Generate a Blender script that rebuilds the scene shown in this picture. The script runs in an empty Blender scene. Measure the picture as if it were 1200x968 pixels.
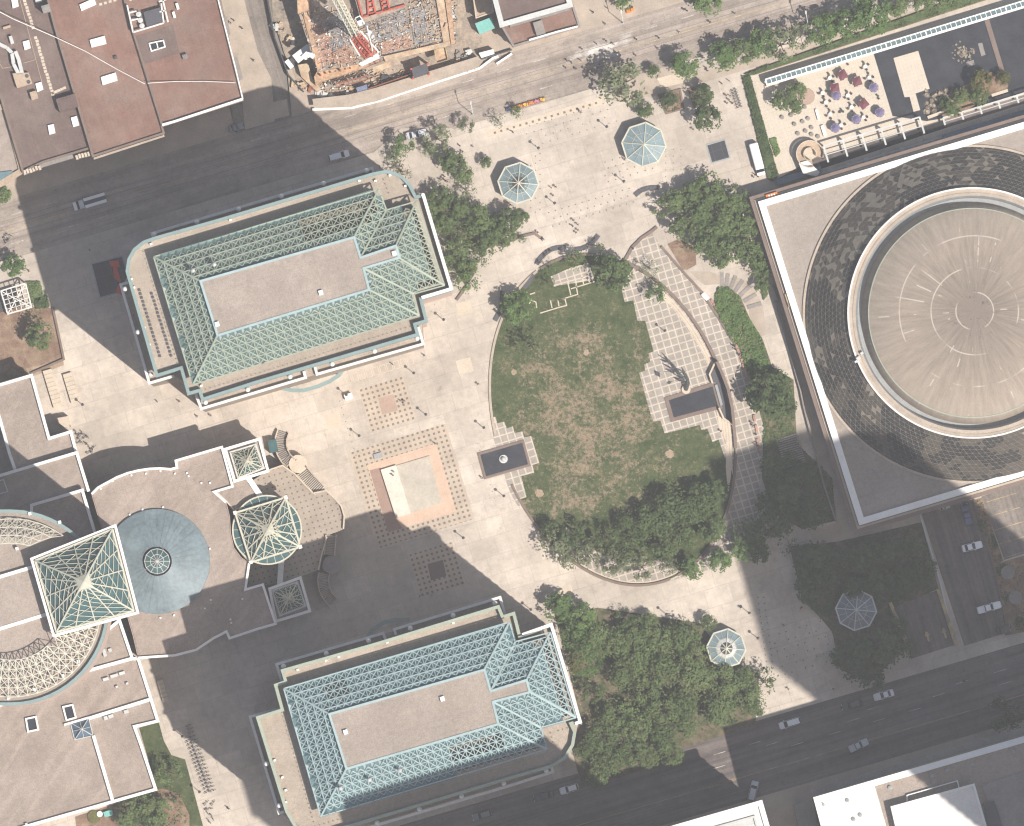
import bpy, bmesh, math, random
from mathutils import Vector, Matrix
random.seed(7)
sc = bpy.context.scene
COL = sc.collection
S = 0.2; NX, NY, HC = 600.0, 950.0, 5000.0      # metres per photo pixel; point straight below the aircraft; its height
ANG = math.radians(16.7)
CA, SA = math.cos(ANG), math.sin(ANG)

def P(x, y, z=0.0):
    """photo position (x right, y down) of a point at height z -> world"""
    f = 1 - z/HC
    return Vector(((NX+(x-NX)*f-600)*S, (484-(NY+(y-NY)*f))*S, z))
def pp(poly, z=0.0): return [P(x, y, z) for x, y in poly]
def UV(a, b):            # street axes (a along, b across to the lower side) in photo pixels
    return (a*CA + b*SA, -a*SA + b*CA)
def off(p, a, b):
    d = UV(a, b); return (p[0]+d[0], p[1]+d[1])

# ------------------------------------------------------------------ materials
MATS = {}
def nodes_new(name):
    m = bpy.data.materials.new(name); m.use_nodes = True
    nt = m.node_tree; nt.nodes.clear()
    out = nt.nodes.new('ShaderNodeOutputMaterial'); b = nt.nodes.new('ShaderNodeBsdfPrincipled')
    nt.links.new(b.outputs[0], out.inputs[0]); MATS[name] = m
    return m, nt, b
class N:
    """tiny node-graph helper"""
    def __init__(s, nt): s.nt = nt; s.tc = nt.nodes.new('ShaderNodeTexCoord')
    def link(s, v, sock):
        if isinstance(v, bpy.types.NodeSocket): s.nt.links.new(v, sock)
        elif v is not None: sock.default_value = v
    def math(s, op, a, b=None, c=None):
        n = s.nt.nodes.new('ShaderNodeMath'); n.operation = op
        for i, v in enumerate((a, b, c)): s.link(v, n.inputs[i]) if v is not None else None
        return n.outputs[0]
    def co(s, rot=0.0, world=True):
        if world:
            g = s.nt.nodes.new('ShaderNodeNewGeometry'); o = g.outputs['Position']
        else: o = s.tc.outputs['Object']
        if rot or not world:
            mp = s.nt.nodes.new('ShaderNodeMapping'); mp.inputs['Rotation'].default_value = (0, 0, -rot)
            s.nt.links.new(o, mp.inputs[0]); o = mp.outputs[0]
        return o
    def noise(s, vec, scale, detail=3.0, rough=0.6, dist=0.0):
        n = s.nt.nodes.new('ShaderNodeTexNoise'); n.inputs['Scale'].default_value = scale
        n.inputs['Detail'].default_value = detail; n.inputs['Roughness'].default_value = rough
        n.inputs['Distortion'].default_value = dist
        o = s.nt.nodes.new('ShaderNodeVectorMath'); o.operation = 'ADD'; o.inputs[1].default_value = (531.7, 917.3, 173.9)
        s.nt.links.new(vec, o.inputs[0]); s.nt.links.new(o.outputs[0], n.inputs['Vector']); return n.outputs['Fac']
    def scale(s, vec, v3):
        n = s.nt.nodes.new('ShaderNodeVectorMath'); n.operation = 'MULTIPLY'
        s.nt.links.new(vec, n.inputs[0]); n.inputs[1].default_value = v3; return n.outputs[0]
    def sep(s, vec):
        n = s.nt.nodes.new('ShaderNodeSeparateXYZ'); s.nt.links.new(vec, n.inputs[0]); return n.outputs
    def ramp(s, v, a, b, lo=0.0, hi=1.0):
        n = s.nt.nodes.new('ShaderNodeMapRange'); n.clamp = True
        s.link(v, n.inputs[0]); n.inputs[1].default_value = a; n.inputs[2].default_value = b
        n.inputs[3].default_value = lo; n.inputs[4].default_value = hi; return n.outputs[0]
    def mix(s, f, a, b):
        n = s.nt.nodes.new('ShaderNodeMix'); n.data_type = 'RGBA'
        s.link(f, n.inputs[0])
        for v, sock in ((a, n.inputs[6]), (b, n.inputs[7])):
            s.link(tuple(v)+(1,) if not isinstance(v, bpy.types.NodeSocket) and len(v) == 3 else v, sock)
        return n.outputs[2]
    def mul(s, colr, v):
        n = s.nt.nodes.new('ShaderNodeVectorMath'); n.operation = 'SCALE'
        s.link(colr, n.inputs[0]); s.link(v, n.inputs[3]); return n.outputs[0]
    def rgb(s, c):
        n = s.nt.nodes.new('ShaderNodeRGB'); n.outputs[0].default_value = (*c, 1); return n.outputs[0]
    def vary(s, vec, amps):
        """1 + sum amp*(noise-.5)"""
        t = 1.0
        for sc_, a in amps:
            k = s.math('MULTIPLY', s.math('SUBTRACT', s.noise(vec, sc_), 0.5), a*2.3)
            t = s.math('ADD', t, k)
        return t
    def bump(s, b, h, strength=0.4, dist=0.05):
        n = s.nt.nodes.new('ShaderNodeBump'); n.inputs['Strength'].default_value = strength
        n.inputs['Distance'].default_value = dist
        s.nt.links.new(h, n.inputs['Height']); s.nt.links.new(n.outputs[0], b.inputs['Normal'])

def M(name, c, amps=((2.5, .25), (.25, .25)), rough=.85, metal=0.0, c2=None, spec=.3, patch=.12):
    if name in MATS: return MATS[name]
    m, nt, b = nodes_new(name); n = N(nt); co = n.co()
    colr = n.rgb(c)
    if c2: colr = n.mix(n.ramp(n.noise(co, patch, 4), .42, .6), c, c2)
    if amps: colr = n.mul(colr, n.vary(co, amps))
    n.link(colr, b.inputs['Base Color'])
    b.inputs['Roughness'].default_value = rough; b.inputs['Metallic'].default_value = metal
    b.inputs['Specular IOR Level'].default_value = spec
    return m

def grid_mask(n, co, size, line, offx=0.0, offy=0.0):
    x, y, _ = n.sep(co)
    def one(v, o):
        f = n.math('FRACT', n.math('DIVIDE', n.math('ADD', v, o), size))
        return n.math('LESS_THAN', n.math('ABSOLUTE', n.math('SUBTRACT', f, .5)), line/size/2)
    return n.math('MAXIMUM', one(x, offx), one(y, offy))

def make_setting_materials():
    # plaza concrete: large slabs, faint joints, stains, worn lighter and darker fields
    m, nt, b = nodes_new('plaza_concrete'); n = N(nt); co = n.co(ANG)
    base = n.mix(n.ramp(n.noise(co, .035, 4), .4, .62), (.435, .376, .317), (.55, .478, .402))
    w = nt.nodes.new('ShaderNodeTexBrick'); w.offset = .5
    w.inputs['Scale'].default_value = 1; w.inputs['Brick Width'].default_value = 6.2; w.inputs['Row Height'].default_value = 4.4
    w.inputs['Mortar Size'].default_value = .10; w.inputs['Color1'].default_value = (.70,)*3+(1,); w.inputs['Color2'].default_value = (1.08,)*3+(1,)
    w.inputs['Mortar'].default_value = (.72,)*3+(1,); w.inputs['Bias'].default_value = .3
    nt.links.new(co, w.inputs['Vector'])
    sep = nt.nodes.new('ShaderNodeSeparateColor'); nt.links.new(w.outputs['Color'], sep.inputs[0])
    bf = n.math('ADD', n.math('MULTIPLY', sep.outputs[0], .45), .55)
    j = grid_mask(n, co, 1.55, .07)
    bf = n.math('MULTIPLY', bf, n.math('SUBTRACT', 1.0, n.math('MULTIPLY', j, .06)))
    v = n.vary(co, ((4.0, .20), (.7, .20), (.12, .22)))
    st = n.ramp(n.noise(co, .45, 6, .7), .56, .70, 1.0, .82)
    drip = n.ramp(n.noise(n.scale(co, (.9, .12, 1)), 1.2, 3), .6, .8, 1.0, .93)
    n.link(n.mul(base, n.math('MULTIPLY', n.math('MULTIPLY', bf, v), n.math('MULTIPLY', st, drip))), b.inputs['Base Color'])
    b.inputs['Roughness'].default_value = .9; b.inputs['Specular IOR Level'].default_value = .2
    # asphalt / worn concrete road with wheel tracks along the street
    def road(name, c, c2, axis):
        m, nt, b = nodes_new(name); n = N(nt); co = n.co(ANG)
        st = n.scale(co, (.012, .55, 1) if axis == 0 else (.55, .012, 1))
        base = n.mix(n.ramp(n.noise(st, 1.0, 5, .75), .40, .60), tuple(q*.92 for q in c), tuple(q*1.06 for q in c2))
        base = n.mul(base, n.ramp(n.noise(co, .35, 5, .7), .62, .70, 1.0, .72))
        patch = n.ramp(n.noise(n.scale(co, (.05, .2, 1) if axis == 0 else (.2, .05, 1)), 1.0, 2), .6, .64, 1.0, .86)
        v = n.vary(co, ((5.0, .3), (.9, .25), (.2, .25), (.06, .3)))
        crack = n.ramp(n.math('ABSOLUTE', n.math('SUBTRACT', n.noise(co, .22, 5, .7), .5)), 0, .009, .62, 1.0)
        colr = n.mul(base, n.math('MULTIPLY', n.math('MULTIPLY', v, patch), crack))
        if name == 'worn_road':       # spilled pale dust round the road works
            q = P(708, 55); x, y, _ = n.sep(co)
            qx, qy = q.x*CA+q.y*SA, -q.x*SA+q.y*CA
            dx = n.math('DIVIDE', n.math('SUBTRACT', x, qx), 13.0); dy = n.math('DIVIDE', n.math('SUBTRACT', y, qy), 4.6)
            d = n.math('SQRT', n.math('ADD', n.math('MULTIPLY', dx, dx), n.math('MULTIPLY', dy, dy)))
            k = n.math('ADD', n.ramp(d, 0, 1.2, .62, -.1), n.math('MULTIPLY', n.math('SUBTRACT', n.noise(n.scale(co, (.45, 1, 1)), .35, 8, .75), .5), 2.0))
            colr = n.mix(n.ramp(k, .32, .62, 0, .95), colr, (.66, .62, .57))
        n.link(colr, b.inputs['Base Color'])
        b.inputs['Roughness'].default_value = .9; b.inputs['Specular IOR Level'].default_value = .2
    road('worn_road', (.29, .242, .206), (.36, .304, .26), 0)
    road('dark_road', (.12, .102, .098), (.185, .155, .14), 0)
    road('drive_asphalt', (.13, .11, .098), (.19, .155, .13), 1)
    road('side_road', (.20, .172, .15), (.24, .205, .178), 1)
    M('sidewalk', (.40, .33, .265), ((3, .25), (.3, .3)))
    M('ground_far', (.2, .18, .16))
    # lawn with bare earth
    m, nt, b = nodes_new('lawn_grass'); n = N(nt); co = n.co()
    g = n.mix(n.ramp(n.noise(co, .35, 5, .75), .35, .65), (.040, .062, .024), (.092, .105, .046))
    g = n.mix(n.ramp(n.noise(co, 1.6, 4, .7), .58, .72), g, (.16, .155, .075))
    x, y, _ = n.sep(co)
    # worn centre of the oval: distance from the point people cross most
    dx = n.math('DIVIDE', n.math('SUBTRACT', x, float(P(690, 500)[0])), 20.0)
    dy = n.math('DIVIDE', n.math('SUBTRACT', y, float(P(690, 500)[1])), 25.0)
    d = n.math('SQRT', n.math('ADD', n.math('MULTIPLY', dx, dx), n.math('MULTIPLY', dy, dy)))
    wear = n.math('ADD', n.ramp(d, .1, 1.7, .75, .14), n.math('MULTIPLY', n.math('SUBTRACT', n.noise(co, .16, 7, .72), .5), 2.3))
    wear = n.math('ADD', wear, n.math('MULTIPLY', n.math('SUBTRACT', n.noise(co, 1.0, 6, .85), .5), 3.0))
    wf = n.ramp(wear, .48, .92, 0, .9)
    c = n.mix(wf, g, n.mix(n.noise(co, 1.2, 4), (.20, .150, .10), (.36, .275, .195)))
    n.link(n.mul(c, n.vary(co, ((6, .5), (1.5, .3)))), b.inputs['Base Color'])
    b.inputs['Roughness'].default_value = 1; b.inputs['Specular IOR Level'].default_value = .1
    M('bare_earth', (.33, .245, .17), ((3, .4), (.6, .3)))
    M('under_growth', (.085, .088, .042), ((3, .5), (.5, .5)), c2=(.15, .115, .075), patch=.5)
    M('bed_soil', (.20, .125, .085), ((3, .5), (.5, .4)), c2=(.27, .19, .13), patch=.4)
    # memorial grid pavers
    def pavers(name, size, line, c, cl, va=.3, ox=0, oy=0):
        m, nt, b = nodes_new(name); n = N(nt); co = n.co(ANG)
        k = grid_mask(n, co, size, line, ox, oy)
        nz = n.vary(co, ((3.5, .22), (.35, va)))
        n.link(n.mul(n.mix(k, c, cl), nz), b.inputs['Base Color']); b.inputs['Roughness'].default_value = .9
        b.inputs['Specular IOR Level'].default_value = .2
    pavers('grid_pavers', 1.72, .30, (.325, .288, .25), (.53, .455, .37))
    pavers('patio_slabs', .9, .05, (.55, .48, .39), (.46, .40, .33), .12)
    pavers('orange_brick', 1.6, .05, (.56, .405, .305), (.50, .36, .27), .2)
    pavers('dark_brick', 1.6, .05, (.33, .225, .18), (.28, .20, .16), .15)
    pavers('vent_grating', 2.2, .12, (.052, .053, .06), (.09, .09, .10), .2)
    # paving studded with dark square inlays
    def studs(name, size, dot, c, ck):
        m, nt, b = nodes_new(name); n = N(nt); co = n.co(ANG)
        x, y, _ = n.sep(co)
        def one(v):
            f = n.math('FRACT', n.math('DIVIDE', v, size)); return n.math('LESS_THAN', n.math('ABSOLUTE', n.math('SUBTRACT', f, .5)), dot/size/2)
        k = n.math('MULTIPLY', one(x), one(y))
        base = n.mix(n.math('MULTIPLY', k, .85), c, ck)
        n.link(n.mul(base, n.vary(co, ((3.5, .2), (.25, .25)))), b.inputs['Base Color']); b.inputs['Roughness'].default_value = .9
        b.inputs['Specular IOR Level'].default_value = .2
    studs('studded_paving', 1.22, .52, (.46, .38, .30), (.15, .125, .105))
    studs('studded_terrace', 1.32, .36, (.36, .30, .245), (.11, .10, .09))
    # roofs
    def gravel(name, c, c2, streak=True):
        m, nt, b = nodes_new(name); n = N(nt); co = n.co(ANG)
        base = n.mix(n.ramp(n.noise(co, .12, 5), .4, .62), c, c2)
        if streak:
            base = n.mix(n.ramp(n.noise(n.scale(n.co(ANG-.9), (.9, .08, 1)), .55, 4), .5, .72, 0, .5), base, tuple(min(.6, q*1.3) for q in c2))
        base = n.mix(n.ramp(n.noise(co, .38, 7, .8), .62, .78, 0, .45), base, tuple(min(.6, q*1.4) for q in c2))
        base = n.mul(base, n.math('MULTIPLY', n.ramp(n.noise(co, .3, 5, .75), .62, .72, 1.0, .80), n.math('SUBTRACT', 1.0, n.math('MULTIPLY', grid_mask(n, co, 7.3, .16, 1.1, 2.3), .09))))
        h = n.noise(co, 4.2, 4, .8)
        n.link(n.mul(base, n.math('MULTIPLY', n.vary(co, ((1.1, .2),)), n.ramp(h, .3, .7, .70, 1.30))), b.inputs['Base Color'])
        b.inputs['Roughness'].default_value = .95; b.inputs['Specular IOR Level'].default_value = .15
        n.bump(b, h, .35, .05)
    gravel('gravel_roof', (.285, .232, .196), (.345, .285, .243))
    gravel('gravel_pale', (.31, .258, .218), (.36, .30, .255), False)
    gravel('gravel_hall', (.305, .262, .225), (.345, .298, .258), False)
    gravel('terrace_gravel', (.36, .30, .24), (.42, .35, .285), False)
    def membrane(name, c, c2):
        m, nt, b = nodes_new(name); n = N(nt); co = n.co(ANG)
        base = n.mix(n.ramp(n.noise(co, .09, 5, .65), .4, .62), c, c2)
        x, y, _ = n.sep(co)
        f = n.math('FRACT', n.math('DIVIDE', x, 1.83)); seam = n.math('LESS_THAN', n.math('ABSOLUTE', n.math('SUBTRACT', f, .5)), .035)
        pond = n.ramp(n.math('ABSOLUTE', n.math('SUBTRACT', n.noise(co, .16, 3), .56)), 0, .02, 1.13, 1.0)
        spot = n.ramp(n.noise(co, .7, 5, .75), .64, .72, 1.0, .8); pale = n.ramp(n.noise(co, .5, 6, .8), .63, .75, 0, .35)
        v = n.math('MULTIPLY', n.vary(co, ((3, .3), (.5, .2), (.06, .3))), n.math('SUBTRACT', 1.0, n.math('MULTIPLY', seam, .10)))
        n.link(n.mul(n.mix(pale, base, (.34, .26, .21)), n.math('MULTIPLY', v, n.math('MULTIPLY', pond, spot))), b.inputs['Base Color']); b.inputs['Roughness'].default_value = .85
        b.inputs['Specular IOR Level'].default_value = .25
    membrane('brown_roof', (.215, .122, .094), (.235, .158, .127)); membrane('plum_roof', (.150, .104, .092), (.18, .135, .115))
    M('cone_metal', (.150, .198, .218), ((.18, .5), (1.2, .35), (4, .2)), rough=.5, metal=.0, spec=.4)
    M('pale_stone', (.56, .47, .37), ((3, .2), (.4, .2)))
    M('curb_stone', (.42, .35, .28), ((3, .25), (.4, .25)))
    M('brown_stone', (.20, .15, .125), ((3, .25), (.4, .25)))
    M('white_paint', (.80, .78, .74), ((2, .10), (.3, .10)), rough=.6)
    M('white_precast', (.72, .68, .63), ((2, .16), (.3, .16)), rough=.7)
    M('yellow_paint', (.50, .37, .17), ((4, .5), (.6, .5)), c2=(.30, .235, .165), patch=.5)
    M('road_white', (.50, .46, .42), ((4, .6), (.8, .5)), c2=(.33, .29, .25), patch=.6)
    M('tower_stone', (.44, .33, .28), ((2, .16), (.3, .16)))
    M('teal_metal', (.205, .285, .275), ((1.5, .15), (.3, .15)), rough=.5, spec=.4)
    M('sage_metal', (.325, .365, .285), ((2, .16), (.3, .2)), rough=.5)
    M('aqua_metal', (.33, .43, .43), ((2, .16), (.3, .2)), rough=.5)
    M('cream_metal', (.53, .515, .415), ((2, .15), (.3, .15)), rough=.5)
    M('truss_panel', (.12, .19, .182), ((.8, .35), (.15, .3)), rough=.35, spec=.5)
    M('truss_panel_blue', (.12, .195, .21), ((.8, .35), (.15, .3)), rough=.35, spec=.5)
    M('panel_brown', (.24, .19, .14), ((1.5, .6), (.3, .4)))
    M('dark_void', (.028, .027, .028), ((1.5, .5),))
    M('lattice_grey', (.21, .20, .185), ((1, .5),))
    M('dark_metal', (.06, .058, .06), ((2, .2),), rough=.5)
    M('grey_metal', (.30, .31, .31), ((2, .2), (.4, .2)), rough=.5)
    M('light_metal', (.52, .52, .50), ((2, .16), (.4, .2)), rough=.5)
    M('bench_dark', (.085, .085, .095), ((4, .35), (.5, .2)), rough=.7)
    M('bench_terra', (.40, .235, .175), ((3, .3), (.5, .3)))
    M('rust', (.27, .10, .065), ((3, .4), (.5, .4)))
    M('red_paint', (.50, .10, .065), ((3, .25), (.4, .3)))
    M('red_canvas', (.55, .045, .03), ((2, .15),))
    M('orange_ply', (.50, .315, .195), ((1.2, .5), (.3, .5)), c2=(.40, .27, .175), patch=.35)
    M('ply', (.50, .39, .265), ((1.5, .45), (.3, .35)), c2=(.44, .30, .20), patch=.4)
    def rebar(name, c, c2, cj):
        m, nt, b = nodes_new(name); n = N(nt); co = n.co(ANG)
        w = nt.nodes.new('ShaderNodeTexBrick'); w.inputs['Scale'].default_value = 1; w.inputs['Brick Width'].default_value = .95; w.inputs['Row Height'].default_value = .38
        w.inputs['Mortar Size'].default_value = .07; w.inputs['Color1'].default_value = (*c, 1); w.inputs['Color2'].default_value = (*c2, 1); w.inputs['Mortar'].default_value = (*cj, 1)
        nt.links.new(co, w.inputs['Vector'])
        n.link(n.mul(w.outputs['Color'], n.vary(co, ((5, .7), (.9, .7), (.2, .4)))), b.inputs['Base Color']); b.inputs['Roughness'].default_value = .9
    rebar('rebar_dark', (.21, .20, .20), (.13, .125, .13), (.30, .27, .24))
    rebar('rebar_brown', (.46, .29, .21), (.36, .22, .165), (.26, .15, .11))
    M('site_soil', (.36, .29, .225), ((2, .5), (.4, .4)), c2=(.26, .22, .18), patch=.3)
    M('teal_tarp', (.20, .47, .42), ((2, .2),))
    M('blue_tarp', (.17, .20, .30), ((2, .3),))
    M('tan_roof', (.42, .32, .235), ((2, .3), (.3, .2)))
    M('grey_stone', (.26, .235, .215), ((2, .3), (.3, .3)))
    M('bronze', (.085, .10, .092), ((3, .4),), rough=.5)
    M('rock', (.30, .25, .19), ((1.5, .9), (4, .5)), c2=(.18, .15, .12), patch=.6)
    M('skin', (.42, .26, .19), None); M('hair', (.03, .02, .015), None)
    M('black_rubber', (.018, .018, .02), None, rough=.7)
    M('maroon_canvas', (.17, .065, .075), ((2, .2),)); M('purple_canvas', (.16, .135, .23), ((2, .2),))
    M('lamp_globe', (.75, .73, .70), None, rough=.35)
    M('headlight', (.7, .7, .7), None, rough=.15); M('taillight', (.4, .02, .02), None, rough=.3)
    M('orange_sign', (.7, .22, .05), None)
    for nm, c in (('flower_orange', (.75, .27, .07)), ('flower_yellow', (.75, .52, .10)), ('flower_pink', (.62, .25, .33)), ('flower_blue', (.12, .33, .55))): M(nm, c, ((4, .4),))
    for nm, c in (('paint_white', (.78, .78, .77)), ('paint_silver', (.50, .51, .52)), ('paint_dark', (.03, .03, .034)), ('paint_blue', (.06, .075, .16)), ('paint_grey', (.16, .165, .17)), ('paint_sand', (.40, .36, .27))):
        m, nt, b = nodes_new(nm); n = N(nt)
        n.link(n.mul(n.rgb(c), n.vary(n.co(), ((3, .08),))), b.inputs['Base Color'])
        b.inputs['Roughness'].default_value = .3; b.inputs['Coat Weight'].default_value = .5; b.inputs['Coat Roughness'].default_value = .1
    for nm, c in (('cloth_dark', (.03, .03, .045)), ('cloth_white', (.65, .63, .6)), ('cloth_blue', (.06, .09, .17)), ('cloth_red', (.35, .06, .05)), ('cloth_tan', (.32, .22, .15)), ('cloth_grey', (.16, .16, .17)), ('cloth_denim', (.06, .075, .12))): M(nm, c, None)
    # glass
    def glass(name, c, rough=.08):
        m, nt, b = nodes_new(name); n = N(nt)
        n.link(n.mul(n.rgb(c), n.vary(n.co(), ((.6, .35), (.1, .3)))), b.inputs['Base Color'])
        b.inputs['Roughness'].default_value = rough; b.inputs['Specular IOR Level'].default_value = .6
    glass('dark_glass', (.03, .033, .038)); glass('facade_glass', (.035, .06, .065)); glass('teal_glass', (.055, .115, .118))
    glass('kiosk_glass', (.20, .265, .28), .15); glass('canopy_glass', (.12, .18, .19), .15); glass('blue_glass', (.10, .15, .20), .12)
    glass('kiosk_glass_shaded', (.17, .19, .21), .2)  # duller copy of the kiosk glass, shade put into its colour
    # pool water
    m, nt, b = nodes_new('pool_water'); n = N(nt); co = n.co()
    n.link(n.mul(n.rgb((.040, .042, .048)), n.vary(co, ((.3, .5), (2, .3)))), b.inputs['Base Color'])
    b.inputs['Roughness'].default_value = .12; n.bump(b, n.noise(co, 2.5, 3), .12, .05)
    # hall glass cone: dark, its reflections painted as blotches of pale triangles
    M('hall_glass', (.042, .039, .036), ((.6, .35), (.1, .3)), rough=.35); M('hall_glass_brown', (.10, .085, .068), ((.6, .35), (.1, .3)), rough=.4); M('hall_glass_reflection', (.27, .235, .185), ((.6, .3),), rough=.5)
    # hall roof disc: radial weather streaks and a darker heart (dirt collects at the drain)
    m, nt, b = nodes_new('disc_concrete'); n = N(nt); co = n.co(0, False)
    x, y, _ = n.sep(co)
    r = n.math('SQRT', n.math('ADD', n.math('MULTIPLY', x, x), n.math('MULTIPLY', y, y)))
    a = n.math('ARCTAN2', y, x)
    cb = nt.nodes.new('ShaderNodeCombineXYZ')
    nt.links.new(n.math('MULTIPLY', n.math('COSINE', a), 11), cb.inputs[0]); nt.links.new(n.math('MULTIPLY', n.math('SINE', a), 11), cb.inputs[1])
    nt.links.new(n.math('MULTIPLY', r, .10), cb.inputs[2])
    streak = n.noise(cb.outputs[0], 1.6, 5, .75)
    f = n.math('ADD', n.ramp(r, 3, 25.5, 0, .9), n.math('MULTIPLY', n.math('SUBTRACT', streak, .5), 1.9))
    c = n.mix(n.ramp(f, -.1, 1.1), (.185, .15, .122), (.375, .312, .25))
    # pale sealed seams: arcs at three radii and a few short radials
    arcn = n.noise(n.scale(co, (.12, .12, 1)), 1.0, 2)
    tot = None
    for rr in (4.4, 10.2, 17.6):
        k = n.math('LESS_THAN', n.math('ABSOLUTE', n.math('SUBTRACT', r, rr)), .14)
        tot = k if tot is None else n.math('MAXIMUM', tot, k)
    rad = n.math('FRACT', n.math('MULTIPLY', n.math('ADD', a, 3.2), 26/6.2832))
    kr = n.math('MULTIPLY', n.math('LESS_THAN', n.math('MULTIPLY', n.math('ABSOLUTE', n.math('SUBTRACT', rad, .5)), r), .55), n.math('GREATER_THAN', n.noise(n.scale(co, (.25, .25, 1)), 1.0, 1), .60))
    kr = n.math('MULTIPLY', kr, n.math('GREATER_THAN', r, 6.0))
    tot = n.math('MULTIPLY', n.math('MAXIMUM', tot, kr), n.ramp(arcn, .44, .54, 0, .55))
    c = n.mix(tot, c, (.60, .54, .46))
    blot = n.math('MULTIPLY', n.ramp(n.noise(co, .8, 4, .7), .60, .66), n.ramp(r, 3.5, 8.5, 1, 0))
    c = n.mix(n.math('MULTIPLY', blot, .8), c, (.09, .075, .07))
    n.link(n.mul(c, n.vary(co, ((3, .15),))), b.inputs['Base Color']); b.inputs['Roughness'].default_value = .95
    # leaves
    def leaf(name, c, c2):
        m, nt, b = nodes_new(name); n = N(nt); co = n.co(0, False)
        oi = nt.nodes.new('ShaderNodeObjectInfo'); w = n.co()
        k = n.math('ADD', n.math('MULTIPLY', n.noise(w, .9, 4, .7), .9), n.math('MULTIPLY', oi.outputs['Random'], .35))
        col_ = n.mix(n.ramp(k, .35, .95), c, c2)
        n.link(n.mul(col_, n.vary(w, ((3.5, .9), (.7, .35)))), b.inputs['Base Color'])
        b.inputs['Roughness'].default_value = .65; b.inputs['Specular IOR Level'].default_value = .25
        tr = nt.nodes.new('ShaderNodeBsdfTranslucent'); n.link(col_, tr.inputs[0])
        mx = nt.nodes.new('ShaderNodeMixShader'); mx.inputs[0].default_value = .22
        out = [q for q in nt.nodes if q.type == 'OUTPUT_MATERIAL'][0]
        nt.links.new(b.outputs[0], mx.inputs[1]); nt.links.new(tr.outputs[0], mx.inputs[2]); nt.links.new(mx.outputs[0], out.inputs[0])
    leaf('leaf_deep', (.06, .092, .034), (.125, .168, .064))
    leaf('leaf_mid', (.085, .125, .044), (.165, .215, .082))
    leaf('leaf_pale', (.13, .15, .078), (.215, .24, .13))
    leaf('leaf_bright', (.085, .145, .042), (.165, .24, .08))
    leaf('leaf_olive', (.09, .095, .03), (.17, .16, .055))
    M('bark', (.11, .085, .065), ((4, .4),))
make_setting_materials()

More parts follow.
